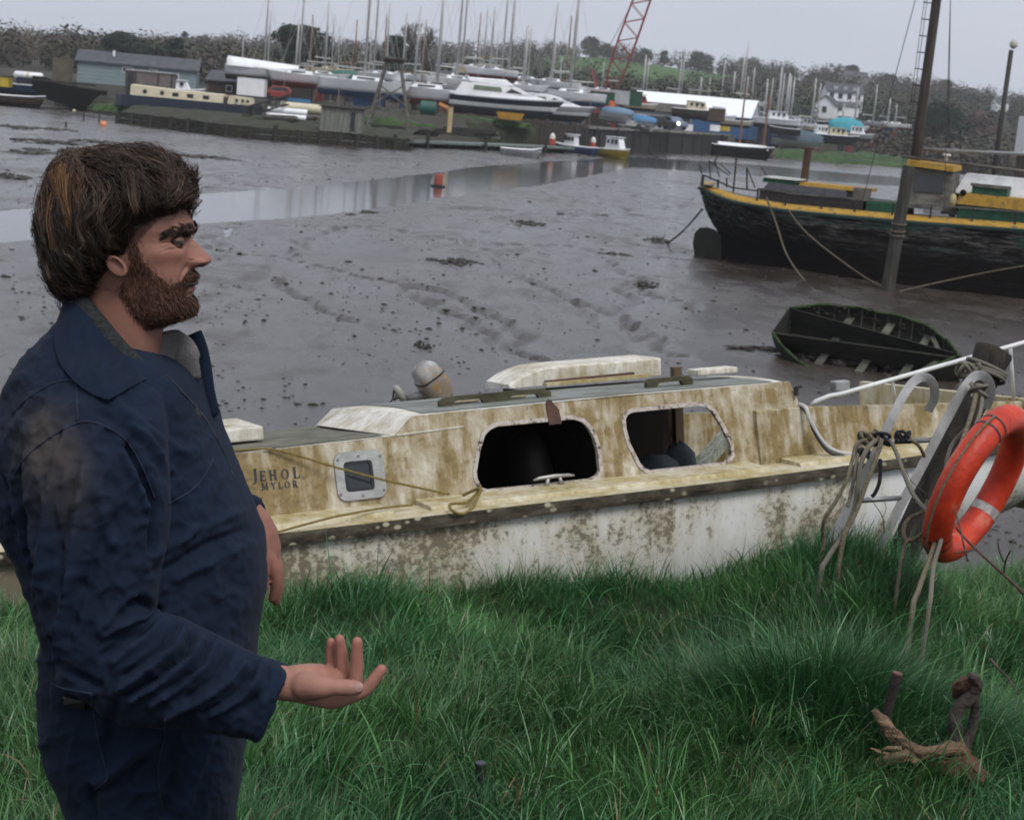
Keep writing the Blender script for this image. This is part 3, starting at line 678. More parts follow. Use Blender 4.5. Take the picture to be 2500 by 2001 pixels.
# grab rails
def grab(name, x0, x1, feet):
    m = MB(); z = .508; n = 40; top = []; ring = []
    for i in range(n + 1):
        x = x0 + (x1 - x0) * i / n; k = (x - x0) / (x1 - x0) * (feet - 1); fr = abs(k - round(k))
        gap = min(1, max(0, (fr - .16) / .12)); gap = gap * gap * (3 - 2 * gap)
        e = min(1, i / 2.5, (n - i) / 2.5)
        zb = z - .03 + .045 * gap; zt = z + .02 + .022 * e
        ring.append([Vector((x, yq, zq)) for yq, zq in ((.682, zb), (.718, zb), (.716, zt), (.684, zt))])
    m.loft(ring); obj(name, m, M_oldwood, boat, sm=.6)
grab('grab_rail', 1.145, 1.83, 3); grab('grab_rail', 2.45, 2.76, 2)
mb = MB()
for xc in (1.33, 1.62): mb.blob((xc, .80, .508), (.11, .05, .018), 12, 6, 0)
obj('roof_vent', mb, M_deckw, boat, sm=True)
# sliding hatch: long shallow moulded lid with a curved forward end
mb = MB(); rg = []
for i in range(15):
    x = 1.80 + (2.83 - 1.80) * i / 14; k = min(1, (x - 1.80) / .3); top = .535 + .088 * math.sin(k * math.pi / 2) ** .8
    rg.append([Vector((x, 1.2, .515)), Vector((x, 1.2, top - .01)), Vector((x, 1.215, top)), Vector((x, 1.56, top + .002)), Vector((x, 1.575, top - .01)), Vector((x, 1.575, .49))])
mb.loft(rg); obj('sliding_hatch', mb, M_white, boat, sm=.5)
mb = MB(); mb.bar((2.02, 1.17, .535), (2.62, 1.17, .542), .03, .02); obj('hatch_runner', mb, M_rust, boat)
mb = MB(); mb.bar((2.0, 1.13, .527), (2.7, 1.13, .527), .05, .02); obj('hatch_runner', mb, M_deckw, boat)
mb = MB(); mb.box((3.05, .95, .54), (.28, .14, .035)); obj('roof_pad', mb, M_white, boat, bevel=.008)
mb = MB(); mb.box((-.10, 1.12, .425), (.56, .55, .075)); obj('fore_hatch', mb, M_white, boat, bevel=.012)
# shroud plate
q = [Vector((x, cy_(min(z, ZR)) - .012, z)) for x, z in ((1.686, .372), (1.762, .374), (1.757, .452), (1.712, .508), (1.696, .512), (1.684, .50))]
obj('chain_plate', MB().slab(q, (), (0, .008, 0)), M_rust, boat)
# cleat
cz = .050; cl = Vector((1.66, .33, cz))
mb = MB(); mb.tube([cl + Vector((-.125, 0, .038)), cl + Vector((-.09, 0, .045)), cl + Vector((0, 0, .048)), cl + Vector((.09, 0, .045)), cl + Vector((.125, 0, .04))], [.005, .010, .012, .010, .005], 8)
for dx in (-.035, .035): mb.tube([cl + Vector((dx * 1.3, 0, -.004)), cl + Vector((dx, 0, .04))], [.016, .010], 8)
obj('mooring_cleat', mb, M_alu, boat, sm=True)
# stern rail
rp = [pC(670, 648, .42), pC(700, 622, .40), pC(780, 590, .36), pC(860, 575, .34), pC(1100, 507, .28), pC(1500, 395, .24), pC(1910, 280, .22)]; e = rp[-1]; rp += [Vector((4.94, .24, e.z + .02)), Vector((5.0, .26, e.z - .02)), Vector((5.02, .28, .2))]
rail = obj('stern_rail', MB().tube(rp, .0135, 8), M_whitetube, boat, sm=True)
for (a, b, c_, d) in ((1147, 495, 1176, 622), (1838, 300, 1872, 632)):
    tp = pC(a, b, .28); bt = pC(c_, d, .38); obj('stanchion', MB().tube([tp, (bt.x, .40, min(bt.z, .30))], .011, 8), M_whitetube, rail, sm=True)
nl = pC(840, 530, .38)
mb = MB(); mb.box(nl, (.10, .07, .06)); mb.box(nl + Vector((-.03, 0, -.05)), (.03, .03, .05)); obj('stern_light', mb, M_alu, boat, bevel=.008)
mb = MB(); mb.box((3.30, .41, .43), (.02, .02, .05)); mb.box((3.315, .40, .455), (.04, .014, .014)); obj('hinge', mb, M_dark, boat)
# ropes lying on the boat
def spline(pts, n=8):
    pts = [Vector(p) for p in pts]; out = []
    for i in range(len(pts) - 1):
        p0 = pts[max(i - 1, 0)]; p1 = pts[i]; p2 = pts[i + 1]; p3 = pts[min(i + 2, len(pts) - 1)]
        for k in range(n):
            t = k / n; out.append(.5 * ((2 * p1) + (p2 - p0) * t + (2 * p0 - 5 * p1 + 4 * p2 - p3) * t * t + (3 * p1 - p0 - 3 * p2 + p3) * t ** 3))
    return out + [pts[-1]]
def rope(name, pts, r_, mat, label, cat='rope', n=8, group=None, sub=8, ground=False):
    pts = [Vector(p) for p in pts]
    if ground:
        e = pts[-1]; zg = float(bank_z(np.array([e.x]), np.array([e.y]))[0]) - .03
        if zg < e.z: pts.append(Vector((e.x - .01, e.y - .02, zg)))
    P = spline(pts, sub); o = Vector(P[0]); r0 = thing(name, label, cat, o, None, group)
    obj('strand', MB().tube(P, r_, n), mat, r0, world=True, sm=True); return r0
def L2W(p): return B_O + B_rot @ p
def wp(f_, a, b, y): return L2W(f_(a, b, y))
rope('mooring_rope', [wp(pA, -120, 748, .47), wp(pA, 100, 745, .45), wp(pA, 380, 742, .405), wp(pA, 820, 868, .33), wp(pA, 1110, 945, .29), wp(pA, 1400, 1010, .25), wp(pA, 1600, 1052, .24)], .0062, M_yrope, 'taut yellow rope slanting down across the porthole of the white boat')
rope('mooring_rope', [wp(pA, 250, 1372, -.06), wp(pA, 380, 1325, -.05), wp(pA, 600, 1262, .0), wp(pA, 850, 1200, .04), wp(pA, 1150, 1148, .16), wp(pA, 1340, 1128, .22)], .0062, M_yrope, 'yellow rope lying along the deck edge below the porthole')
rope('mooring_rope', [wp(pA, 1700, 1060, .2), wp(pA, 1815, 1012, .10), wp(pA, 1800, 1080, .07), wp(pA, 1750, 1160, .0), wp(pA, 1690, 1192, -.05), wp(pA, 1625, 1170, -.06), wp(pA, 1605, 1130, .0), wp(pA, 1640, 1118, .05), wp(pA, 1730, 1108, .07), wp(pA, 1800, 1040, .12), wp(pA, 1822, 1005, .16)], .0085, M_yrope, 'loose loop of yellow rope hanging over the deck edge by the large window', n=8)
rope('cable', [wp(pC, 605, 640, .40), wp(pC, 640, 660, .34), wp(pC, 665, 730, .30), wp(pC, 720, 830, .27), wp(pC, 780, 895, .25), wp(pC, 860, 925, .22), wp(pC, 930, 928, .2), wp(pC, 985, 915, .15)], .013, pm('pale_hose', (.34, .34, .33), (.46, .46, .45), 8, .5), 'pale hose curling down the cockpit side beside a black cable', 'hose')
rope('cable', [wp(pC, 612, 655, .38), wp(pC, 650, 700, .315), wp(pC, 690, 800, .28), wp(pC, 760, 905, .24), wp(pC, 840, 942, .21), wp(pC, 930, 945, .18), wp(pC, 985, 930, .14)], .009, M_dark, 'thin black cable drooping below the pale hose on the cockpit side', 'cable')

# outboard motor, tipped up on the far gunwale
MO = 2.36
def mo(a, b, dy=0): return pA(a, b, MO + dy)
root = L2W(mo(1450, 330)); om = thing('outboard_motor', 'old outboard motor with grimy white cowl tilted up beyond the cabin roof', 'outboard motor', root, B_rot)
oc = mo(1450, 330)
def mol(p): return p - oc
M_cowl = stained('motor_cowl', (.46, .47, .47), (.20, .19, .175), (.26, .14, .03), .47, (7, 7, 5))
# cowl: an eight sided block lofted along the tilted axis
a0 = mol(mo(1560, 385)); a1 = mol(mo(1400, 140)); ax = (a1 - a0).normalized(); sd_ = Vector((ax.z, 0, -ax.x)); dp = Vector((0, 1, 0)); rg = []
for s_, w, d in ((0, .07, .075), (.05, .092, .10), (.3, .098, .11), (.62, .095, .11), (.66, .090, .105), (.86, .080, .095), (.97, .058, .07), (1.0, .04, .05)):
    c_ = a0.lerp(a1, s_); rg.append([c_ + sd_ * (w * math.copysign(abs(math.cos(q)) ** .55, math.cos(q))) + dp * (d * math.copysign(abs(math.sin(q)) ** .55, math.sin(q))) for q in [2 * math.pi * (i + .5) / 16 for i in range(16)]])
cw = obj('cowl', MB().loft(rg), M_cowl, om, sm=.6)
rg2 = [[p + (p - a0.lerp(a1, s_)).normalized() * .003 for p in ring] for s_, ring in zip((.62, .64), (rg[3], rg[4]))]
obj('cowl_band', MB().loft([[a0.lerp(a1, .6 + .035 * i) + (p - a0.lerp(a1, .62)) * 1.03 for p in rg[3]] for i in (0, 1)]), M_dark, cw)
l0 = a0 + sd_ * -.03; pts = [a0 + ax * .06, mol(mo(1400, 360)), mol(mo(1300, 380))]
obj('drive_leg', MB().tube(pts, [(.03, .04), (.032, .03), (.035, .022)], 10), pm('grey_alloy', (.08, .085, .085), (.17, .175, .175), 9, .6), om, sm=True)
g0 = mol(mo(1285, 395)); g1 = mol(mo(1220, 290))
obj('gearcase', MB().tube([g0 + (g0 - g1) * .1, g0.lerp(g1, .4), g0.lerp(g1, .8), g1], [(.02, .02), (.034, .028), (.028, .024), (.010, .01)], 10), pm('pale_alloy', (.22, .22, .19), (.36, .36, .31), 9, .6), om, sm=True)
mb = MB(); hubp = mol(mo(1205, 380))
for k in range(3):
    a = 2.1 * k + .3; d = Vector((.3 * math.cos(a), math.sin(a), math.cos(a))).normalized()
    mb.slab([hubp, hubp + d * .03 + Vector((.012, .02, 0)), hubp + d * .062 + Vector((.004, .012, 0)), hubp + d * .058 + Vector((-.012, -.012, 0)), hubp + d * .02 + Vector((-.012, -.014, 0))], (), (.004, 0, 0))
mb.tube([hubp, g0.lerp(g1, .3)], .014, 8); obj('propeller', mb, M_dark, om)
br = MB(); br.box(mol(Vector((mo(1500, 400).x, 2.30, .10))), (.16, .05, .34)); br.bar(mol(Vector((mo(1500, 400).x, 2.3, .22))), a0 + ax * .03, .06, .05); obj('clamp_bracket', br, M_galv, om)

# ================================================================== the man in navy coveralls, seen from his right
MY = 2.6                                        # depth of his middle plane
def remesh(mb, voxel, iters=4):
    o = bpy.data.objects.new('tmp', mb.mesh('tmp')); C.objects.link(o)
    md = o.modifiers.new('r', 'REMESH'); md.mode = 'VOXEL'; md.voxel_size = voxel; md.use_smooth_shade = True
    me = bpy.data.meshes.new_from_object(o.evaluated_get(bpy.context.evaluated_depsgraph_get()))
    bpy.data.objects.remove(o); me.materials.clear()
    relax(me, iters); return me
def co(me):
    a = np.empty(len(me.vertices) * 3, np.float32); me.vertices.foreach_get('co', a); return a.reshape(-1, 3).astype(float)
def setco(me, V): me.vertices.foreach_set('co', V.astype(np.float32).ravel()); me.update()
def nrm(me):
    a = np.empty(len(me.vertices) * 3, np.float32); me.vertex_normals.foreach_get('vector', a); return a.reshape(-1, 3).astype(float)
def relax(me, iters, lam=.5):
    V = co(me); e = np.empty(len(me.edges) * 2, np.int32); me.edges.foreach_get('vertices', e); e = e.reshape(-1, 2)
    deg = np.bincount(e.ravel(), minlength=len(V))[:, None] + 1e-9
    for _ in range(iters):
        S = np.zeros_like(V)
        for k in range(3):
            S[:, k] = np.bincount(e[:, 0], V[e[:, 1], k], len(V)) + np.bincount(e[:, 1], V[e[:, 0], k], len(V))
        V = V + lam * (S / deg - V)
    setco(me, V)
def project(V):
    d = V - np.array(CAM); z = d @ np.array(c_f)
    return CX + F * (d @ np.array(c_r)) / z, CY - F * (d @ np.array(c_u)) / z
def mp_(x, y, Y):                               # overview pixel on his middle plane, pushed to depth Y
    p = dat(x, y, MY); return Vector((p.x, Y, p.z))
def near(x, y, Y): return dat(x, y, Y)          # overview pixel at depth Y

man = thing('person', 'bearded person with tousled brown hair in navy coveralls gesturing with an open palm', 'person', (-.58, MY, 2.49))

# ---- coveralls
trs = [(655, 152, 768, 385, .085), (672, 132, 778, 400, .125), (705, 98, 794, 412, .165), (745, 62, 818, 422, .195), (790, 38, 846, 432, .212), (840, 15, 872, 445, .22), (900, -2, 912, 462, .225), (1000, -14, 1000, 498, .22), (1080, 2, 1080, 529, .215),
       (1150, 45, 1150, 552, .21), (1240, 86, 1240, 556, .21), (1320, 104, 1320, 546, .205), (1400, 97, 1400, 536, .20), (1480, 92, 1480, 528, .195), (1560, 102, 1560, 517, .19), (1640, 138, 1640, 501, .185), (1726, 176, 1726, 489, .175), (1850, 190, 1850, 478, .17)]
mb = MB(); rings = []
for yb_, xb, yf_, xf, hw in trs:
    a = mp_(xb, yb_, MY); b = mp_(xf, yf_, MY); c = (a + b) / 2; h = (b - a) / 2; ring = []
    for i in range(48):
        q = 2 * math.pi * i / 48; cs, sn = math.cos(q), math.sin(q)
        ring.append(c + h * math.copysign(abs(cs) ** .86, cs) + Vector((0, hw * math.copysign(abs(sn) ** .86, sn), 0)))
    rings.append(ring)
mb.loft(rings)
# legs down to the ground
hipz = mp_(330, 1780, MY)
for s_ in (-1, 1):
    hx = mp_(335, 1760, MY)
    mb.tube([(hx.x, MY + s_ * .09, hx.z + .05), (hx.x + .005, MY + s_ * .10, 3.0), (hx.x, MY + s_ * .11, 2.8), (hx.x - .02, MY + s_ * .12, 2.6), (hx.x - .02, MY + s_ * .12, 2.55)], [(.10, .105), (.095, .1), (.085, .088), (.08, .085), (.08, .085)], 20)
# near sleeve
sl = [(222, 850, 2.47, .085, .075), (206, 925, 2.415, .100, .085), (204, 1010, 2.385, .103, .088), (210, 1100, 2.375, .102, .085), (208, 1200, 2.365, .090, .08), (206, 1290, 2.36, .083, .075), (226, 1368, 2.355, .083, .074), (290, 1405, 2.35, .085, .074), (370, 1418, 2.345, .080, .07), (450, 1440, 2.34, .069, .066), (520, 1460, 2.34, .060, .060), (553, 1470, 2.34, .0575, .055), (584, 1478, 2.34, .0565, .052)]
P = [near(a, b, Y) for a, b, Y, *_ in sl]
def sleeve(P, rr, n=28, ends=None):
    m = MB(); rings = []
    for i, p in enumerate(P):
        t = (P[min(i + 1, len(P) - 1)] - P[max(i - 1, 0)]).normalized(); yv = Vector((0, 1, 0)); yv = (yv - t * yv.dot(t)).normalized(); xv = t.cross(yv)
        if ends and i in ends: xv = ends[i].normalized()
        e1, e2 = rr[i]; pw = .62 if ends and i in ends else 1.0; sp_ = lambda q: math.copysign(abs(q) ** pw, q)
        rings.append([p + xv * (e1 * sp_(math.cos(2 * math.pi * j / n))) + yv * (e2 * sp_(math.sin(2 * math.pi * j / n))) for j in range(n)])
    return m.loft(rings)
def merge(a, b): return a.add(b.v, b.f)
cv_ = near(613, 1402, 2.34) - near(550, 1556, 2.34); cd_ = near(560, 1392, 2.34) - near(500, 1550, 2.34)
merge(mb, sleeve(P, [(e1, e2) for *_, e1, e2 in sl], ends={len(P) - 1: cv_, len(P) - 2: cd_}))
# far sleeve
fs = [(235, 850, 2.74, .085, .075), (245, 960, 2.82, .088, .07), (290, 1050, 2.86, .08, .065), (380, 1085, 2.86, .07, .06), (480, 1085, 2.85, .05, .05), (545, 1083, 2.84, .030, .040)]
merge(mb, sleeve([near(a, b, Y) for a, b, Y, *_ in fs], [(e1, e2) for *_, e1, e2 in fs]))
suit = remesh(mb, .0042, 6)
V = co(suit); N = nrm(suit); U, W = project(V)
def z8(*p): return [(a / 2.332, 700 + b / 2.332) for a, b in p]
def z6(*p): return [(a / 2.837, 1400 + b / 2.837) for a, b in p]
# (polyline in photo pixels, width px, height m): cloth folds, ridges positive and creases negative
FOLDS = [(z8((400, 830), (335, 1000), (292, 1200), (262, 1400), (232, 1700)), 16, .007), (z8((340, 1050), (300, 1250), (330, 1500)), 12, -.004), (z8((480, 1040), (445, 1300), (405, 1500), (390, 1726)), 15, .006), (z8((430, 1000), (380, 1250), (330, 1550)), 14, -.005),
 (z8((560, 1150), (600, 1300), (640, 1450)), 24, .005), (z8((640, 1330), (560, 1500), (480, 1726)), 20, -.005), (z8((170, 780), (120, 950), (85, 1150)), 14, .004),
 (z8((735, 900), (800, 1050), (860, 1180), (880, 1300), (860, 1500)), 13, -.013), (z8((700, 960), (760, 1080), (830, 1250)), 14, .006), (z8((600, 600), (780, 760), (900, 860), (1060, 960)), 20, .004), (z8((560, 700), (740, 840), (880, 980), (940, 1080)), 16, -.004), (z8((760, 800), (860, 900), (960, 1040)), 14, .005),
 (z8((1380, 1280), (1200, 1340), (1000, 1450), (880, 1520)), 20, .006), (z8((1400, 1380), (1200, 1450), (1020, 1560), (880, 1620)), 16, -.006), (z8((1420, 1460), (1200, 1560), (1000, 1660)), 18, .005), (z8((1250, 1150), (1220, 1300), (1100, 1420)), 16, -.004), (z8((300, 500), (200, 640), (110, 760)), 16, .003),
 (z8((60, 1180), (110, 1300), (150, 1480)), 14, .005), (z8((30, 1100), (70, 1250), (90, 1350)), 10, -.004),
 (z6((500, 0), (450, 200), (405, 400), (400, 500)), 12, .006), (z6((560, 60), (520, 260), (480, 460)), 14, -.005),
 (z6((1100, 255), (960, 190), (900, 200)), 14, -.010), (z6((1095, 290), (900, 310), (720, 430)), 13, .007), (z6((1040, 380), (880, 440), (720, 560)), 11, -.006),
 (z6((1130, 330), (1010, 450), (800, 610)), 12, .007), (z6((1200, 380), (1110, 520), (860, 700)), 10, -.007), (z6((1275, 390), (1225, 520), (1060, 650), (830, 790)), 12, .009), (z6((1320, 430), (1280, 560), (1100, 720), (880, 840)), 10, -.008),
 (z6((1390, 450), (1340, 580), (1160, 730), (910, 860)), 12, .008), (z6((1440, 490), (1370, 650), (1180, 800)), 10, -.006), (z6((1490, 500), (1430, 650), (1260, 780), (1060, 890)), 12, .007), (z6((1580, 560), (1490, 720), (1300, 850)), 12, -.006), (z6((1690, 640), (1570, 770), (1360, 890), (1160, 970)), 13, .007), (z6((1740, 700), (1620, 850), (1420, 960)), 12, -.006), (z6((1800, 620), (1790, 740), (1660, 870), (1460, 960)), 12, .007), (z6((1850, 640), (1830, 800), (1700, 940)), 10, -.005),
 (z6((1060, 1140), (860, 1300), (700, 1420)), 26, .007), (z6((980, 1300), (840, 1420), (720, 1500)), 18, -.006), (z6((1420, 1150), (1310, 1400), (1260, 1620)), 26, .006), (z6((1200, 1250), (1180, 1450), (1150, 1650)), 22, -.005), (z6((800, 900), (760, 1080), (730, 1200)), 20, -.006), (z6((640, 1500), (620, 1580), (640, 1700)), 20, -.008), (z6((350, 470), (400, 620), (560, 730), (680, 780)), 12, -.010), (z6((330, 650), (450, 780), (640, 830)), 10, .003), (z6((920, 150), (800, 240), (700, 380)), 16, .005)]
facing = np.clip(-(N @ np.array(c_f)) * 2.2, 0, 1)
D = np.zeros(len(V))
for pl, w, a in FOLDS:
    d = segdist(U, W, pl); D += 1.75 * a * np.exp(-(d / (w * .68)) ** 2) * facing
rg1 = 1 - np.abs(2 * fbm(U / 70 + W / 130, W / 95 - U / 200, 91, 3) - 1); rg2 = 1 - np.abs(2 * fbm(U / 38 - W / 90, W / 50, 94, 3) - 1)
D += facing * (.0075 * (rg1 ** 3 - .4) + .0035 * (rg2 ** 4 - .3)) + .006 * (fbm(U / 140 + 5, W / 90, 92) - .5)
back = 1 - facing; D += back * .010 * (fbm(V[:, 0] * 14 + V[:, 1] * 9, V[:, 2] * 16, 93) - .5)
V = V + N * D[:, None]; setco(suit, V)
# cloth colour: navy, paler on raised folds, dusty brown on the shoulder and upper sleeve
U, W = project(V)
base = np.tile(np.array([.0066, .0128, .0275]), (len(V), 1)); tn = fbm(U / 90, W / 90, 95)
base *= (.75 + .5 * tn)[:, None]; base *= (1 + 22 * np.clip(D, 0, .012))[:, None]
def patch(cx_, cy_, rx, ry): return np.exp(-(((U - cx_) / rx) ** 2 + ((W - cy_) / ry) ** 2))
dust = (patch(105, 1115, 62, 95) * .9 + patch(175, 1170, 55, 110) * .55 + patch(100, 1040, 50, 60) * .4) * (.35 + 1.1 * fbm(U / 30, W / 45, 96)) * facing
base = base * (1 - np.clip(dust, 0, .85))[:, None] + np.array([.060, .050, .044]) * np.clip(dust, 0, .85)[:, None]
vcol(suit, base)
t = NT('navy_cotton'); a = t.n('VertexColor'); a.layer_name = 'Col'; v = t.coord(); tw = t.noise(420, v, 2, .6); fz = t.noise(60, v, 5, .65)
t.set(col=t.mix(t.math('MULTIPLY', t.ramp(tw, [(.35, 0.0), (.75, 1.0)]), .35), a.outputs['Color'], t.mix(.5, a.outputs['Color'], (.025, .032, .05))), rough=.9, spec=.12, sheen=.02)
t.bump(t.mix(.45, tw, fz), .22, .003); M_navy = t.m
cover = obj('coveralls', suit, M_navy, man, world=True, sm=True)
from mathutils.bvhtree import BVHTree
def bvh_of(me_V, me): return BVHTree.FromPolygons([tuple(p) for p in me_V], [tuple(p.vertices) for p in me.polygons])
SUITB = bvh_of(V, suit)
def drape(pts, lift=.0006, n=6):
    out = []
    for (u0, v0), (u1, v1) in zip(pts[:-1], pts[1:]):
        k = max(2, int(math.hypot(u1 - u0, v1 - v0) / n))
        for i in range(k + (1 if (u1, v1) == pts[-1] else 0)):
            d = ray(u0 + (u1 - u0) * i / k, v0 + (v1 - v0) * i / k).normalized(); h = SUITB.ray_cast(CAM, d)
            if h[0] is not None: out.append(h[0] - d * lift)
    return out
M_seam = pm('seam_thread', (.006, .010, .024), (.016, .024, .05), 40, .9)
def smooth2(pts):
    for _ in range(2):
        q = [pts[0]]
        for a, b in zip(pts[:-1], pts[1:]): q += [(a[0] * .75 + b[0] * .25, a[1] * .75 + b[1] * .25), (a[0] * .25 + b[0] * .75, a[1] * .25 + b[1] * .75)]
        pts = q + [pts[-1]]
    return pts
SEAMS = [z8((88, 1060), (150, 960), (290, 850), (440, 768), (530, 768), (640, 810), (740, 890), (820, 1040), (880, 1200)), z8((462, 300), (440, 440), (435, 560), (443, 765)), z8((70, 720), (160, 630), (290, 545), (410, 528), (432, 545)),
 z8((1210, 960), (1205, 1010), (1150, 1100), (1080, 1170), (960, 1235)), z6((350, 760), (450, 800), (640, 830)), z6((630, 830), (660, 1000), (690, 1200), (750, 1390), (740, 1430), (650, 1500)), z6((1145, 1000), (1140, 1150), (1110, 1230), (1090, 1400), (1130, 1650))]
for s_ in SEAMS:
    p = drape(smooth2(s_))
    if len(p) > 3: obj('seam', MB().tube(p, .0014, 5), M_seam, cover, world=True, sm=True)
# front placket with zip, dark edge
pk = smooth2(z8((945, 500), (1060, 620), (1165, 740), (1230, 860), (1290, 970), (1330, 1080)))
p = drape(pk)
if len(p) > 3: obj('zip', MB().tube(p, .0016, 5), pm('zip_metal', (.03, .033, .04), (.07, .07, .08), 30, .4, metal=.6), cover, world=True)
# pocket label with yellow lettering
lb = z6((432, 845), (585, 885), (585, 945), (440, 905))
pts = [SUITB.ray_cast(CAM, ray(*q).normalized())[0] for q in lb]
if all(pts):
    tow = (CAM - pts[0]).normalized() * .0015
    lab = obj('pocket_label', MB().slab([q + tow for q in pts], (), -tow * 1.2), pm('label_black', (.008, .007, .006), (.014, .012, .01), 20, .8), cover, world=True)
    def lp(s, t_): return pts[0].lerp(pts[1], s).lerp(pts[3].lerp(pts[2], s), t_) + tow * 1.4
    m = MB(); w_ = .0007
    for st in ([(.20, .28), (.08, .3), (.08, .48), (.2, .52), (.2, .72), (.06, .75)], [(.30, .3), (.30, .75)], [(.38, .5), (.38, .75), (.46, .75)], [(.46, .5), (.47, .95)], [(.56, .5), (.52, .62), (.56, .75), (.62, .62), (.56, .5)], [(.68, .75), (.68, .55), (.74, .5)], [(.03, .15), (.25, .2)]):
        m.tube([lp(*q) for q in st], w_, 4)
    obj('label_lettering', m, pm('label_yellow', (.22, .12, .012), (.3, .17, .03), 30, .7), lab, world=True)
# ---- collars
def strip(top, bot, th=.005, sub=6, rows=7):
    T, Bm = [spline([Vector(q) for q in L], sub) for L in (top, bot)]; G = []
    for a, b in zip(T, Bm):
        line = []
        for r_ in range(rows):
            q = a.lerp(b, r_ / (rows - 1)); p = mp_(q.x, q.y, q.z); d = (p - CAM); L = d.length; d.normalize(); h = SUITB.ray_cast(CAM, d)
            if h[0] is not None and h[3] - .007 < L: p = CAM + d * (h[3] - .007 - .004 * (r_ / rows))
            line.append(p)
        G.append(line)
    m = MB(); inn = [[p + Vector((.0, th, -.001)) for p in l] for l in G]; rg = [l + k[::-1] for l, k in zip(G, inn)]
    m.loft(rg); return m
def mirror(m):
    q = MB(); q.v = [(a, 2 * MY - b, c) for a, b, c in m.v]; q.f = [f_[::-1] for f_ in m.f]; return q
topL = [(143, 622, 2.60), (160, 617, 2.555), (205, 640, 2.518), (258, 692, 2.495), (306, 742, 2.492), (338, 776, 2.50)]
botL = [(130, 648, 2.605), (140, 684, 2.53), (178, 728, 2.455), (220, 766, 2.43), (254, 790, 2.43), (282, 804, 2.44)]
mcol = strip(topL, botL); 
def vnavy(m, name, mt=None):
    o = obj(name, m, M_navy, man, world=True, sm=.9); n_ = len(o.data.vertices); vcol(o.data, np.tile(np.array([.0066, .0128, .0275]), (n_, 1)) * RNG.uniform(.85, 1.15, (n_, 1))); return o
cn = vnavy(mcol, 'collar'); vnavy(mirror(mcol), 'collar')
p = [mp_(x, y, Y) + Vector((0, -.0052, 0)) for x, y, Y in spline([Vector(q) for q in [(142, 684, 2.535), (184, 728, 2.474), (230, 762, 2.448), (276, 787, 2.445), (322, 779, 2.462)]], 6)]
M_fleece = pm('charcoal_fleece', (.010, .012, .013), (.03, .034, .036), 160, .95, 1.0, 300, dist=.004)
fl = [(156, 618, 2.60), (178, 628, 2.558), (225, 668, 2.527), (278, 722, 2.512), (335, 778, 2.512), (385, 828, 2.525), (425, 872, 2.545)]
m = MB().tube(spline([mp_(*q) for q in fl], 6), [.018] * 6 * 6 + [.014], 12); obj('fleece_collar', m, M_fleece, man, world=True, sm=True)
obj('fleece_collar', mirror(m), M_fleece, man, world=True, sm=True)
m = MB().tube(spline([mp_(*q) for q in [(318, 752, 2.60), (345, 740, 2.615), (372, 738, 2.62), (392, 760, 2.61), (402, 800, 2.60)]], 5), [(.012, .03)] * 10 + [(.010, .026)] * 6 + [(.009, .02)] * 5, 12)
obj('shirt_lining', m, pm('grey_jersey', (.07, .066, .066), (.13, .125, .125), 20, .95, .3, 200), man, world=True, sm=True)
m = MB().tube(spline([mp_(*q) for q in [(392, 712, 2.665), (407, 748, 2.66), (420, 790, 2.645), (432, 835, 2.625), (447, 880, 2.61)]], 6), [(.005, .013)] * 24 + [(.003, .006)], 8)
vnavy(m, 'front_flap')

# ---- head: rings between the back of the skull and the face profile, in a close-up's pixels
def hz(x, y, dY=0.0):
    p = at(50 + x / 3.319, 330 + y / 3.319, MY); return Vector((p.x, MY + dY, p.z))
HEAD = [(150, 640, 950, .012), (170, 520, 1080, .036), (220, 400, 1200, .055), (300, 320, 1290, .066), (420, 262, 1345, .073), (560, 225, 1370, .076), (650, 218, 1388, .077), (720, 220, 1412, .076), (755, 222, 1418, .0755), (800, 230, 1402, .0745), (850, 245, 1388, .0735), (920, 272, 1394, .0725),
        (1000, 310, 1402, .0705), (1060, 345, 1408, .068), (1110, 395, 1414, .066), (1200, 475, 1414, .0625), (1285, 550, 1412, .060), (1320, 575, 1420, .058), (1380, 610, 1446, .056), (1440, 640, 1440, .053), (1470, 665, 1405, .050), (1500, 690, 1330, .047), (1540, 700, 1220, .045)]
hy = np.array([r_[0] for r_ in HEAD]); NOSE_Y = np.array([790, 830, 860, 885, 915, 945, 975, 1000, 1024, 1046, 1064, 1085]); NOSE_X = np.array([0, 12, 40, 72, 92, 118, 148, 164, 160, 132, 72, 0.0])
rows = np.concatenate([np.linspace(150, 220, 6)[:-1], np.linspace(220, 700, 34)[:-1], np.linspace(700, 1340, 110)[:-1], np.linspace(1340, 1540, 30)])
NA = 200; ang = np.linspace(0, 2 * np.pi, NA, endpoint=False)
VX = []; px_scale = MY / F / 3.319
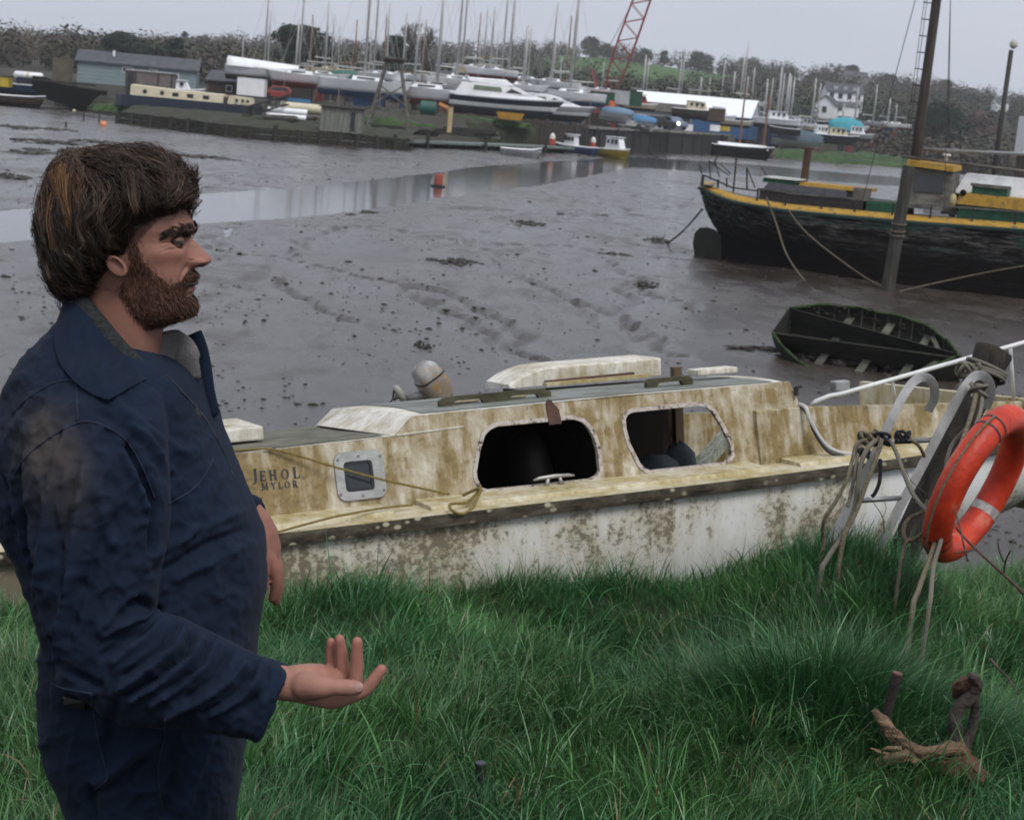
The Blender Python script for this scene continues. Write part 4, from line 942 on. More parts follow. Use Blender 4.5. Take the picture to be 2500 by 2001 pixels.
for y in rows:
    xb = np.interp(y, hy, [r_[1] for r_ in HEAD]); xf = np.interp(y, hy, [r_[2] for r_ in HEAD]); w = np.interp(y, hy, [r_[3] for r_ in HEAD])
    cxm = xb * .5 + xf * .5; cs, sn = np.cos(ang), np.sin(ang)
    ex = np.where(cs > 0, .80, 1.0)
    X = cxm + (xf - cxm) * np.sign(cs) * np.abs(cs) ** ex; Yd = w * np.sign(sn) * np.abs(sn) ** .92
    aY = np.abs(Yd); fr = np.clip(cs * 3, 0, 1)
    nose = np.interp(y, NOSE_Y, NOSE_X); sg = np.interp(y, [800, 900, 980, 1030, 1070], [.009, .0105, .0135, .0150, .014])
    X = X + nose * np.exp(-(aY / sg) ** 2.8) * fr
    X = X + fr * 62 * np.exp(-((aY - .0155) / .0055) ** 2) * np.exp(-((y - 1020) / 30) ** 2)                 # nostril wings
    X = X - fr * 26 * np.exp(-((aY - .020) / .004) ** 2) * np.exp(-((y - 1030) / 45) ** 2)
    X = X - fr * 82 * np.exp(-((aY - .031) / .0125) ** 2) * np.exp(-((y - 838) / 38) ** 2)                     # eye sockets
    X = X + fr * 30 * np.exp(-((aY - .028) / .016) ** 2) * np.exp(-((y - 752) / 28) ** 2)                      # brow
    X = X + fr * 24 * np.exp(-((aY - .042) / .015) ** 2) * np.exp(-((y - 945) / 60) ** 2)                      # cheek
    lipw = fr * np.exp(-(aY / .020) ** 2)
    X = X + lipw * (28 * np.exp(-((y - 1140) / 32) ** 2) - 26 * np.exp(-((y - 1200) / 13) ** 2) + 24 * np.exp(-((y - 1250) / 22) ** 2) - 10 * np.exp(-((y - 1293) / 16) ** 2))
    Yd = Yd + np.sign(Yd) * .004 * np.exp(-((y - 930) / 70) ** 2) * np.exp(-((X - 1230) / 110) ** 2)
    X = X - fr * 10 * np.exp(-((aY - .030) / .006) ** 2) * np.exp(-((y - 890) / 22) ** 2)
    for pl, dp2, wd2 in ((((1412, 1000), (1385, 1050), (1362, 1105), (1352, 1150)), .0030, 11), (((1285, 868), (1250, 878), (1222, 892)), .0010, 6), (((1290, 888), (1258, 904), (1238, 920)), .0014, 6), (((1282, 848), (1248, 846), (1225, 850)), .0012, 6), (((1345, 890), (1310, 902), (1282, 902)), .0022, 9), (((1330, 690), (1390, 680)), .0012, 6), (((1320, 660), (1385, 650)), .0012, 6)):
        Yd = Yd - np.sign(Yd) * dp2 * np.exp(-(segdist(X, np.full(NA, y), pl) / wd2) ** 2); X = X - fr * dp2 * 2500 * np.exp(-(segdist(X, np.full(NA, y), pl) / wd2) ** 2)
    VX.append(np.stack([X, np.full(NA, y), Yd], -1))
HV = np.stack(VX)                                               # rows x NA x (zoom x, zoom y, dY)
p00 = np.array(hz(0, 0)); ux = (np.array(hz(1000, 0)) - p00) / 1000; uy = (np.array(hz(0, 1000)) - p00) / 1000
def hmap(A): A = np.asarray(A, float); return p00 + A[..., :1] * ux + A[..., 1:2] * uy + A[..., 2:3] * np.array([0, 1, 0])
hv = hmap(HV.reshape(-1, 3)); nrw = len(rows); idx = np.arange(nrw * NA).reshape(nrw, NA); j2 = np.roll(idx, -1, 1)
hq = np.stack([idx[:-1], j2[:-1], j2[1:], idx[1:]], -1).reshape(-1, 4)
capi = len(hv); hv = np.vstack([hv, hv[idx[0]].mean(0) + np.array([0, 0, .002]), hv[idx[-1]].mean(0)])
ht = np.concatenate([np.stack([np.full(NA, capi), j2[0], idx[0]], -1), np.stack([np.full(NA, capi + 1), idx[-1], j2[-1]], -1)])
# body under the clothes joined to the head: neck, trunk, arms, both hands
body = MB(); 
n0 = hz(830, 1350); n1 = hz(790, 1560); n2 = hz(740, 1780); n3 = hz(700, 2000)
body.tube([hz(840, 1180), n0, n1, n2, n3, mp_(260, 900, MY), mp_(300, 1300, MY), mp_(330, 1600, MY)], [(.06, .055), (.060, .066), (.063, .070), (.07, .076), (.10, .09), (.15, .12), (.14, .12), (.13, .12)], 32)
for s_ in (-1, 1): body.tube([(mp_(335, 1700, MY).x, MY + s_ * .08, 3.3), (mp_(335, 1700, MY).x - .01, MY + s_ * .12, 2.58), (mp_(335, 1700, MY).x - .01, MY + s_ * .12, 2.53)], .05, 12)
hs_ = 2.33
def ha(x, y, dY=0.0):
    p = at(600 + x / 5.39, 1500 + y / 5.39, hs_); return Vector((p.x, hs_ + dY, p.z))
hand = MB()
hand.tube([near(230, 1100, 2.38), near(240, 1370, 2.36), ha(-400, 780, .01), ha(100, 880, .008), ha(500, 915, .005), ha(640, 920, .006), ha(800, 945, .012), ha(960, 990, .02), ha(1120, 1050, .026), ha(1230, 1075, .028)],
          [.045, .042, .037, (.028, .028), (.0265, .0235), (.029, .0250), (.034, .0265), (.040, .0245), (.041, .020), (.036, .014)], 24)
def finger(m, pts, rs, sub=5):
    P = spline([ha(*q) for q in pts], sub); k = len(P); rr = list(np.interp(np.linspace(0, 1, k), np.linspace(0, 1, len(rs)), rs))
    tdir = (P[-1] - P[-2]).normalized(); e = rs[-1]
    P += [P[-1] + tdir * e * .55, P[-1] + tdir * e * .85, P[-1] + tdir * e]; rr += [e * .84, e * .5, e * .12]
    return m.tube(P, rr, 14)
finger(hand, [(560, 905, .004), (800, 895, -.012), (1010, 868, -.027), (1200, 855, -.032), (1350, 858, -.032), (1480, 866, -.031)], [.014, .0215, .0175, .0120, .0122, .0112])
finger(hand, [(980, 1060, .002), (1180, 1100, .000), (1420, 1045, -.002), (1580, 975, -.002), (1690, 850, -.001), (1785, 720, .001)], [.014, .0150, .0112, .0102, .0092, .0080])
finger(hand, [(1000, 1060, .02), (1220, 1090, .022), (1400, 1010, .026), (1430, 800, .027), (1432, 600, .026), (1442, 425, .024)], [.014, .0145, .0110, .0100, .0094, .0082])
finger(hand, [(1000, 1050, .04), (1150, 1070, .043), (1255, 990, .046), (1225, 800, .046), (1212, 620, .045), (1188, 440, .042)], [.013, .0130, .0104, .0096, .0090, .0078])
finger(hand, [(940, 1040, .052), (1050, 1050, .058), (1100, 970, .061), (1050, 800, .061), (1045, 660, .06), (1055, 515, .057)], [.0115, .0110, .0088, .0080, .0076, .0066])
rh = remesh(hand, .0017, 9)
hand2 = MB(); l8 = lambda x, y, dY=0.0: (lambda p: Vector((p.x, 2.84 + dY, p.z)))(at(x / 2.332, 700 + y / 2.332, 2.84))
hand2.tube([near(480, 1085, 2.85), l8(1440, 1285), l8(1475, 1330), l8(1510, 1410), l8(1535, 1500), l8(1548, 1580)], [.026, .023, (.021, .021), (.030, .022), (.032, .019), (.027, .015)], 20)
for q, rs in (([(1520, 1480, -.02), (1570, 1580, -.022), (1580, 1680, -.02), (1560, 1760, -.016)], [.0125, .011, .0095, .008]), ([(1530, 1480, -.002), (1580, 1590, -.004), (1588, 1700, -.003), (1572, 1790, 0)], [.0125, .011, .0095, .008]),
              ([(1520, 1490, .016), (1568, 1590, .016), (1570, 1690, .015), (1552, 1770, .014)], [.012, .0105, .009, .0078]), ([(1510, 1480, .03), (1545, 1570, .032), (1545, 1650, .031), (1530, 1710, .03)], [.0105, .009, .008, .007]),
              ([(1490, 1420, -.024), (1500, 1520, -.036), (1512, 1610, -.036), (1520, 1680, -.033)], [.014, .0125, .0105, .009])):
    P = spline([l8(*a) for a in q], 5); k = len(P); rr = list(np.interp(np.linspace(0, 1, k), np.linspace(0, 1, 4), rs)); tdir = (P[-1] - P[-2]).normalized()
    P += [P[-1] + tdir * rs[-1] * .6, P[-1] + tdir * rs[-1]]; rr += [rs[-1] * .8, rs[-1] * .15]; hand2.tube(P, rr, 12)
lh = remesh(hand2, .0022, 4)
bm_ = remesh(body, .008, 3)
Vs = [hv]; Qs = [hq]; Ts = [ht]; off = len(hv); cols = []
X_, Y_, D_ = [np.concatenate([HV[..., k].ravel(), [0, 0]]) for k in range(3)]
skin = np.tile(np.array([.235, .124, .092]), (len(hv), 1))
def add(c, k): 
    global skin; skin = skin * (1 - k[:, None]) + np.array(c) * k[:, None]
add((.30, .12, .09), .65 * np.exp(-((X_ - 1500) / 80) ** 2 - ((Y_ - 1000) / 60) ** 2)); add((.29, .115, .085), .5 * np.exp(-((X_ - 1250) / 120) ** 2 - ((Y_ - 970) / 90) ** 2))
add((.24, .075, .06), .75 * np.exp(-((X_ - 1430) / 35) ** 2 - ((Y_ - 1258) / 22) ** 2)); add((.20, .10, .08), .5 * np.exp(-((X_ - 1340) / 60) ** 2 - ((Y_ - 850) / 35) ** 2))
beard_pg = [(960, 800), (1050, 830), (1075, 960), (1130, 1040), (1210, 1120), (1290, 1190), (1365, 1150), (1400, 1085), (1520, 1085), (1520, 1180), (1405, 1190), (1385, 1290), (1420, 1300), (1445, 1320), (1520, 1340), (1520, 1600), (900, 1600), (900, 1200), (975, 1080), (985, 950)]
inb = inside(X_, Y_, beard_pg); add((.055, .030, .020), .8 * inb); skin *= (.72 + .34 * fbm(X_ / 42, Y_ / 42, 97) + .24 * vnoise(X_ / 6, Y_ / 6, 197))[:, None]
scalp = inside(X_, Y_, [(0, 0), (1420, 0), (1400, 540), (1300, 600), (1190, 680), (1080, 800), (970, 930), (800, 980), (700, 1150), (520, 1300), (0, 1300)]); add((.03, .02, .015), .9 * scalp)
cols.append(skin)
for me_, c0 in ((bm_, (.19, .095, .07)), (rh, (.31, .165, .125)), (lh, (.23, .11, .082))):
    v_ = co(me_); Vs.append(v_); k = len(me_.polygons); L = np.empty(len(me_.loops), np.int32); me_.loops.foreach_get('vertex_index', L)
    Qs.append(L.reshape(-1, 4) + off); off += len(v_)
    cc = np.tile(np.array(c0), (len(v_), 1)) * (.86 + .28 * fbm(v_[:, 0] * 90 + v_[:, 1] * 40, v_[:, 2] * 90, 98))[:, None]
    if me_ is rh:                                                # redder fingertips and knuckles, grime in the palm creases
        u_, w_ = project(v_); tip = sstep(1740, 1580, w_) * .0 + np.clip((u_ - 850) / 90, 0, 1) * .5 + .6 * sstep(1690, 1600, w_) * (u_ > 770)
        cc = cc * (1 - .45 * np.clip(tip, 0, 1)[:, None] * np.array([.1, .5, .5]))
    cols.append(cc)
me = npmesh('body', np.vstack(Vs), np.vstack(Qs), np.vstack(Ts)); vcol(me, np.vstack(cols))
t = NT('skin'); a = t.n('VertexColor'); a.layer_name = 'Col'; po_ = t.noise(700, t.coord(), 3, .6); bl = t.noise(70, t.coord(), 4, .6)
t.set(col=t.mix(.25, a.outputs['Color'], t.mix(bl, a.outputs['Color'], (.36, .13, .09)), 'MIX'), rough=t.ramp(po_, [(.3, .5), (.7, .7)]), spec=.28, sub=.0); t.b.inputs['Subsurface Radius'].default_value = (.008, .004, .002); t.b.inputs['Subsurface Scale'].default_value = .3
t.bump(t.mix(.5, po_, bl), .35, .0018); M_skin = t.m
bobj = obj('body', me, M_skin, man, world=True, sm=True)
# thumb nail, eye, lids, brow, ear
M_nail = pm('nail', (.27, .15, .12), (.34, .20, .165), 40, .45)
def nail(c, ax, up_, l, w):
    m = MB(); ax = ax.normalized(); sd2 = ax.cross(up_).normalized(); rg = []
    for i in range(7):
        s = -1 + 2 * i / 6; hw_ = w * (1 - abs(s) ** 3 * .45); rg.append([c + ax * (s * l) + sd2 * (hw_ * k) + up_ * (-.28 * w * k * k) for k in (-1, -.6, 0, .6, 1)])
    m.loft(rg, cap=False, closed=False); return m
tv = (ha(1500, 866, -.031) - ha(1350, 858, -.032)).normalized(); nup = (Vector((0, -1, 0)) * .9 + Vector((0, 0, .42))).normalized(); nup = (nup - tv * nup.dot(tv)).normalized()
obj('fingernail', nail(ha(1510, 862, -.031) + nup * .0112, tv, nup, .0068, .0066), M_nail, bobj, world=True, sm=True)
ew = NT('eye_shaded'); ew.set(col=(.03, .025, .022), rough=.5)  # eyeball coloured near black, painting in the shadow under the brow
for s_ in (-1, 1):
    ec = hz(1296, 850, s_ * .030)
    ey_ = obj('eyeball', MB().lathe([(.0005, -.0115), (.006, -.0098), (.0098, -.006), (.0115, 0), (.0098, .006), (.006, .0098), (.0005, .0115)], ec, 20), ew.m, bobj, world=True, sm=True)
    fd = Vector((.92, s_ * .28, -.25)).normalized()
    obj('iris', MB().lathe([(.0052, 0), (.004, .0010), (.0005, .0014)], ec + fd * .0107, 14, fd.to_track_quat('Z', 'Y').to_matrix()), pm('iris_dark', (.02, .014, .01), (.03, .02, .012), 40, .1), ey_, world=True, sm=True)
    for nm, e0, e1 in (('upper_eyelid', 100, 12), ('lower_eyelid', -90, -14)):
        m = MB(); rg = []
        for i in range(9):
            el = R(e0 + (e1 - e0) * i / 8); rg.append([ec + Vector((math.cos(el) * math.cos(az), math.cos(el) * math.sin(az) + 0, math.sin(el))) * .0120 for az in [R(s_ * 18 - 95 + 190 * j / 14) for j in range(15)]])
        m.loft(rg, cap=False, closed=False); o = obj(nm, m, None, bobj, world=True, sm=True); o.data.materials.append(pm('shaded_eyelid_skin', (.12, .062, .047), (.16, .082, .062), 30, .5))  # lid skin darkened in colour to stand for the shade of the socket
# ear (half under the hair)
for s_ in (-1, 1):
    ring = []; ce = hz(868, 968, s_ * .079)
    out = [(882 + 78 * math.cos(q) + 30 * math.sin(q), 1020 + 88 * math.sin(q) * (1.0 if math.sin(q) > 0 else .95) + 12 * math.cos(q)) for q in [6.2832 * i / 18 for i in range(18)]]
    m = MB(); o1 = [hz(a, b, s_ * .069) for a, b in out]; o2 = [hz(a, b, s_ * .0835) for a, b in out]
    inn = [hz(a * .80 + 882 * .20, b * .80 + 1015 * .20, s_ * .0855) for a, b in out]; dp_ = [hz(a * .5 + 905 * .5, b * .5 + 990 * .5, s_ * .0815) for a, b in out]
    m.loft([o1, o2, inn, dp_], cap=True); o = obj('ear', m, pm('ear_skin', (.19, .088, .066), (.24, .115, .088), 60, .5), bobj, world=True, sm=True)
for s_ in (-1, 1): obj('nostril', MB().blob(hz(1468, 1050, s_ * .0095), (.0065, .0035, .0028), 8, 6, 0), pm('nostril_dark', (.02, .008, .006), (.03, .012, .01), 20, .8), bobj, world=True, sm=True)
# tongue-dark mouth gap
obj('mouth', MB().tube([hz(1424, 1196, 0), hz(1412, 1198, -.012), hz(1385, 1199, -.022), hz(1340, 1200, -.03)], [.0036, .0036, .003, .0012], 8), pm('mouth_dark', (.010, .004, .004), (.016, .006, .005), 20, .4), bobj, world=True, sm=True)
obj('mouth', MB().tube([hz(1424, 1196, 0), hz(1412, 1198, .012), hz(1385, 1199, .022), hz(1340, 1200, .03)], [.0036, .0036, .003, .0012], 8), MATS['mouth_dark'], bobj, world=True, sm=True)

# ---- hair: strands in locks over a soft dark cap
CAPR = [(95, 700, 1010, .020), (110, 560, 1130, .040), (140, 430, 1200, .058), (200, 320, 1275, .073), (280, 262, 1340, .083), (380, 232, 1405, .089), (460, 200, 1440, .092), (530, 180, 1438, .093), (575, 168, 1385, .094), (610, 160, 1310, .094), (650, 155, 1235, .094), (700, 156, 1180, .094), (760, 165, 1120, .094), (820, 178, 1075, .094), (880, 192, 1030, .093), (960, 205, 935, .091), (1040, 222, 850, .087), (1120, 245, 770, .081), (1200, 285, 700, .073), (1260, 350, 620, .06), (1290, 420, 560, .042)]
cyy = np.array([r_[0] for r_ in CAPR])
def capf(y): return [np.interp(y, cyy, [r_[k] for r_ in CAPR]) for k in (1, 2, 3)]
rws = np.linspace(95, 1290, 70); NA2 = 72; an = np.linspace(0, 2 * np.pi, NA2, endpoint=False); rg = []
for y in rws:
    xb, xf, w = capf(y); c_ = (xb + xf) / 2
    lump = 1 + .10 * (fbm(np.cos(an) * 2.6 + 5, np.full(NA2, y / 110) + np.sin(an) * 2, 99) - .5)
    X = c_ + (xf - c_) * np.cos(an) * lump * .965; Yd = w * np.sin(an) * lump * .95
    rg.append(np.stack([X, np.full(NA2, y), Yd], -1))
G = hmap(np.stack(rg)); m = MB(); m.loft([[Vector(p) for p in ring] for ring in G])
hair = obj('hair', m, pm('hair_mass', (.005, .004, .0035), (.012, .009, .007), 60, .6, .8, 200, stretch=(1, 1, .25)), man, world=True, sm=True)
CTRL = np.array([(350, 200, -.6, .5), (300, 400, -.3, 1), (200, 650, -.1, 1), (230, 900, .1, 1), (320, 1150, .4, 1), (500, 1200, .6, .5), (480, 300, .1, 1), (530, 550, .2, 1), (450, 800, .15, 1), (600, 1000, .5, .7), (700, 1100, .5, .4), (650, 150, .5, -.1), (850, 100, 1, -.05), (1050, 130, 1, .25), (1200, 230, .8, .6), (1350, 330, .6, .8), (1420, 450, -.5, .7), (850, 250, .8, .3), (950, 350, .5, .8), (800, 450, -.1, .9), (700, 600, -.1, .9), (1000, 520, -.1, 1), (950, 650, -.6, .7), (850, 820, .6, .45), (700, 850, .5, .6), (1050, 700, -.4, .9), (1150, 600, .2, .8), (1250, 480, .5, .5), (1320, 540, -.5, .5), (1000, 850, -.4, 1)], float)
def flow(x, y):
    w = 1 / ((x[:, None] - CTRL[:, 0]) ** 2 + (y[:, None] - CTRL[:, 1]) ** 2 + 3000) ** 1.6
    d = np.stack([(w * CTRL[:, 2]).sum(1), (w * CTRL[:, 3]).sum(1)], -1); return d / (np.linalg.norm(d, axis=1)[:, None] + 1e-9)
def ribbons(name, P, wd, cols, mat, parent):                    # P: n x k x 3 world points, camera-free flat ribbons in two crossed directions
    n, k, _ = P.shape; T = np.gradient(P, axis=1); T /= np.linalg.norm(T, axis=2, keepdims=True) + 1e-9
    rv = RNG.normal(0, 1, (n, 1, 3)); S = np.cross(T, rv); S /= np.linalg.norm(S, axis=2, keepdims=True) + 1e-9
    tp = np.clip(np.linspace(1, 0, k) ** .45, .12, 1); hw = wd[:, None, None] * tp[None, :, None] / 2
    Vv = np.stack([P - S * hw, P + S * hw], 2).reshape(-1, 3); o = (np.arange(n) * k * 2)[:, None, None] + (np.arange(k - 1) * 2)[None, :, None]
    F_ = np.concatenate([o, o + 1, o + 3, o + 2], -1).reshape(-1, 4)
    me = npmesh(name, Vv, F_); vcol(me, np.repeat(cols, k * 2, 0)); return obj(name, me, mat, parent, world=True, sm=True)
th = NT('hair_strands'); a = th.n('VertexColor'); a.layer_name = 'Col'; th.set(col=a.outputs['Color'], rough=.5, spec=.28); M_strand = th.m
def locks(nl, per, step, k, lift0, lift1, spread, side_ok=True, seeds=None, curls=.075, amps=(8, 32)):
    y = RNG.uniform(100, 1230, nl); xb, xf, w = capf(y); x = xb + (xf - xb) * RNG.uniform(.0, 1.0, nl) ** .9; sd3 = np.where(RNG.uniform(0, 1, nl) < .68, -1, 1)
    if seeds is not None: x, y = seeds[:, 0], seeds[:, 1]; sd3 = -np.ones(nl)
    st = step * RNG.uniform(.6, 1.5, nl); amp = RNG.uniform(*amps, nl); ph = RNG.uniform(0, 6.28, nl); fq = RNG.uniform(.35, .75, nl); lf = RNG.uniform(lift0, lift1, nl); curl = RNG.normal(0, curls, nl)
    path = []; cu = np.zeros(nl); cxp, cyp = x.copy(), y.copy()
    for i in range(k):
        d = flow(cxp, cyp); cu = cu + curl * (i / k) * 1.3; c, s = np.cos(cu), np.sin(cu); d = np.stack([d[:, 0] * c - d[:, 1] * s, d[:, 0] * s + d[:, 1] * c], -1)
        xb0, xf0, _w = capf(np.clip(cyp, 95, 1290)); t0_ = (cxp - (xb0 + xf0) / 2) / ((xf0 - xb0) / 2); fr_ = (t0_ > .96) & (d[:, 0] > -.2); d[fr_] = np.array([-.25, .97]); bk_ = (t0_ < -1.0) & (d[:, 0] < .1); d[bk_] = np.array([.15, .99])
        wob = amp * np.sin(ph + fq * i); nx, ny = -d[:, 1], d[:, 0]
        X = cxp + nx * wob; Y = cyp + ny * wob
        xb, xf, w = capf(np.clip(Y, 95, 1290)); tq = (X - (xb + xf) / 2) / ((xf - xb) / 2); dep = w * np.sqrt(np.clip(1 - tq * tq, 0, 1)) + lf * (.3 + .7 * i / k)
        out = np.clip(np.abs(tq) - 1, 0, .5); path.append(np.stack([X, Y, sd3 * (dep - out * .0)], -1))
        cxp = cxp + d[:, 0] * st; cyp = cyp + d[:, 1] * st
    L = np.stack(path, 1)                                           # nl x k x 3
    off_ = RNG.normal(0, 1, (nl, per, 1, 3)) * np.array([spread, spread, spread * px_scale]); conv = np.linspace(1.1, .42, k)[None, None, :, None]
    S = L[:, None] + off_ * conv + RNG.normal(0, 1, (nl, per, 1, 3)) * np.array([3, 3, .0006]) * np.linspace(0, 1, k)[None, None, :, None]
    return hmap(S.reshape(-1, k, 3)), np.repeat(np.stack([x, y], -1), per, 0)
P, rt = locks(640, 24, 27, 13, .000, .018, 25); n_ = len(P)
g = np.repeat(RNG.uniform(0, 1, 640), 24); light = .7 * g ** 2.5
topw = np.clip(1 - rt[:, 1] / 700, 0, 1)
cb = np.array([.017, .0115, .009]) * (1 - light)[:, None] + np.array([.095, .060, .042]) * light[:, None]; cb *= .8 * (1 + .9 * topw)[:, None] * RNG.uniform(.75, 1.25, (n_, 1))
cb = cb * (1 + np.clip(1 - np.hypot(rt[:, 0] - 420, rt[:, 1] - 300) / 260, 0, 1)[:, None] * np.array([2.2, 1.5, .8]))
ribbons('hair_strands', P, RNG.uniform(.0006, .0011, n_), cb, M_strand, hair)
sd = np.stack([RNG.uniform(330, 680, 90), RNG.uniform(105, 260, 90)], -1); P, rt = locks(90, 15, 24, 13, .000, .016, 15, seeds=sd); n_ = len(P)
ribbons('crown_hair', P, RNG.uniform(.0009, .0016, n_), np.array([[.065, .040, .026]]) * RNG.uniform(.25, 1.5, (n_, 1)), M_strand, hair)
# the sun-bleached lock and loose wisps
bl_ = []
for _ in range(150):
    w0 = RNG.normal(0, 1); a, b, c, d = (430 + 75 * w0, 285 + RNG.normal(0, 45)), (455 + 42 * w0, 400), (510 + 24 * w0, 540), (548 + 14 * w0 + RNG.normal(0, 8), 650 + RNG.normal(0, 55))
    ts = np.linspace(0, 1, 12)[:, None]; pts = np.array([a, b, c, d]); bz = (1 - ts) ** 3 * pts[0] + 3 * ts * (1 - ts) ** 2 * pts[1] + 3 * ts ** 2 * (1 - ts) * pts[2] + ts ** 3 * pts[3]
    xb, xf, w = capf(bz[:, 1]); tq = (bz[:, 0] - (xb + xf) / 2) / ((xf - xb) / 2); bl_.append(np.concatenate([bz, -(w * np.sqrt(np.clip(1 - tq * tq, 0, 1)) + RNG.uniform(.010, .019))[:, None]], 1))
P = hmap(np.stack(bl_)); n_ = len(P); ribbons('bleached_lock', P, RNG.uniform(.0007, .0013, n_), np.array([[.17, .088, .036]]) * RNG.uniform(.35, 1.25, (n_, 1)), M_strand, hair)
wps = []
for a, b, c, d in (((1080, 115), (1190, 105), (1260, 160), (1275, 200)), ((1380, 330), (1430, 300), (1425, 250), (1400, 225)), ((1400, 420), (1440, 360), (1432, 300), (1405, 260)), ((600, 150), (580, 125), (572, 100), (568, 80)), ((1180, 220), (1290, 270), (1360, 330), (1400, 330)), ((320, 220), (250, 300), (235, 380), (225, 480)), ((360, 300), (290, 320), (300, 380), (370, 370)), ((200, 880), (160, 880), (135, 875), (120, 870)), ((190, 895), (160, 897), (140, 893), (122, 900)), ((1380, 480), (1440, 470), (1470, 500), (1450, 560)), ((1390, 520), (1450, 510), (1475, 560), (1440, 590)), ((1360, 560), (1410, 590), (1430, 640), (1420, 660)), ((1220, 200), (1260, 260), (1330, 300), (1390, 340)), ((1290, 280), (1390, 320), (1420, 350), (1390, 410)), ((300, 210), (230, 290), (225, 330), (260, 340)), ((1330, 420), (1420, 440), (1460, 480), (1440, 540)), ((1340, 470), (1400, 500), (1440, 540), (1400, 600)), ((600, 140), (590, 120), (600, 95), (585, 85))):
    for _ in range(7):
        j = RNG.normal(0, 9, (4, 2)); pts = np.array([a, b, c, d], float) + j; ts = np.linspace(0, 1, 12)[:, None]
        bz = (1 - ts) ** 3 * pts[0] + 3 * ts * (1 - ts) ** 2 * pts[1] + 3 * ts ** 2 * (1 - ts) * pts[2] + ts ** 3 * pts[3]
        wps.append(np.concatenate([bz, np.full((12, 1), RNG.uniform(-.03, .01))], 1))
for _ in range(150):
    y0 = RNG.uniform(100, 620); xb, xf, w = capf(y0); side_ = RNG.uniform() < .5; x0 = (xf if side_ else xb) + RNG.normal(0, 14); k = 1 if side_ else -1
    if RNG.uniform() < .35: x0 = RNG.uniform(420, 1250); y0 = np.interp(x0, [420, 700, 1000, 1250], [140, 98, 98, 180]); k = 0
    ln = RNG.uniform(40, 130); ts = np.linspace(0, 1, 12)[:, None]; a0 = RNG.uniform(-.6, 1.3); cu_ = RNG.normal(0, 1.6)
    if k == 0: dx, dy = ln * RNG.uniform(.3, 1), -ln * RNG.uniform(.05, .35)
    else: dx, dy = k * ln * .45, ln * a0 * .8
    bz = np.array([x0, y0]) + ts * np.array([dx, dy]) + (ts ** 2) * np.array([-dy, dx]) * cu_ * .35 + (ts ** 2) * np.array([0, 12 + 18 * (k == 0)])
    wps.append(np.concatenate([bz, np.full((12, 1), RNG.uniform(-.05, .02))], 1))
P = hmap(np.stack(wps)); n_ = len(P); hw_ = ribbons('hair_wisps', P, RNG.uniform(.0008, .0013, n_), np.array([[.030, .019, .013]]) * RNG.uniform(.6, 1.6, (n_, 1)), M_strand, hair); hw_['kind'] = 'stuff'
sd = np.stack([RNG.uniform(800, 1000, 40), RNG.uniform(780, 900, 40)], -1); P, rt = locks(40, 16, 17, 9, .004, .016, 13, seeds=sd); n_ = len(P); ribbons('side_hair', P, RNG.uniform(.0008, .0013, n_), np.array([[.022, .015, .011]]) * RNG.uniform(.5, 1.8, (n_, 1)), M_strand, hair)
# loose outer locks with deeper waves, then the curls over the forehead
P, rt = locks(150, 26, 23, 14, .008, .026, 22, curls=.10, amps=(14, 36)); n_ = len(P); g = np.repeat(RNG.uniform(0, 1, 150), 26)[:, None]
ribbons('loose_locks', P, RNG.uniform(.0005, .0009, n_), (np.array([[.018, .012, .009]]) * (1 - g ** 2) + np.array([[.13, .085, .058]]) * g ** 2) * RNG.uniform(.6, 1.4, (n_, 1)), M_strand, hair)
sd = np.stack([RNG.uniform(1200, 1450, 130), RNG.uniform(230, 570, 130)], -1); P, rt = locks(130, 13, 14, 12, .0, .018, 10, seeds=sd, curls=.36, amps=(6, 20)); n_ = len(P)
ribbons('forehead_curls', P, RNG.uniform(.0006, .0011, n_), np.array([[.032, .022, .017]]) * RNG.uniform(.5, 2.2, (n_, 1)), M_strand, hair)
# ---- beard, moustache, brows, sideburns: short curved hairs rooted on the face
HN = np.zeros_like(hv); tri_c = hv[hq]; fn = np.cross(tri_c[:, 1] - tri_c[:, 0], tri_c[:, 3] - tri_c[:, 0]); fn /= np.linalg.norm(fn, axis=1)[:, None] + 1e-12
for k in range(4): np.add.at(HN, hq[:, k], fn)
cen = hv[:-2].mean(0); HN /= np.linalg.norm(HN, axis=1)[:, None] + 1e-12
if ((hv[:-2] - cen) * HN[:-2]).sum() < 0: HN = -HN
def tufts(name, sel, n, ln, dirf, wd, cfun, parent, k=5, lift=.35, rough=.28):
    ids = RNG.choice(np.where(sel)[0], n); root = hv[ids] + RNG.normal(0, .0012, (n, 3)); N_ = HN[ids]
    x, y = X_[ids], Y_[ids]; d2 = dirf(x, y, n); D3 = d2[:, :1] * ux / np.linalg.norm(ux) + d2[:, 1:2] * uy / np.linalg.norm(uy)
    D3 = D3 + RNG.normal(0, rough, (n, 3)); D3 = D3 - N_ * (D3 * N_).sum(1)[:, None]; D3 /= np.linalg.norm(D3, axis=1)[:, None] + 1e-9
    L = ln * RNG.uniform(.55, 1.35, n); pts = []; pos = root - N_ * .001; lf = lift * RNG.uniform(.4, 1.6, n)
    cv = RNG.normal(0, .5 * rough / .28, (n, 3))
    for i in range(k):
        pts.append(pos.copy()); dd = D3 + N_ * (lf * (1 - .9 * i / k))[:, None] + cv * (i / k) * .7; dd /= np.linalg.norm(dd, axis=1)[:, None]; pos = pos + dd * (L / (k - 1))[:, None]
    ribbons(name, np.stack(pts, 1), np.full(n, wd) * RNG.uniform(.7, 1.3, n), cfun(x, y, n), M_strand, parent)
def bdir(x, y, n): d = np.stack([.15 + .35 * (x > 1250), np.ones(n)], -1) if False else np.stack([.12 + .5 * sstep(1100, 1400, x), np.ones(n) * .9], -1); return d
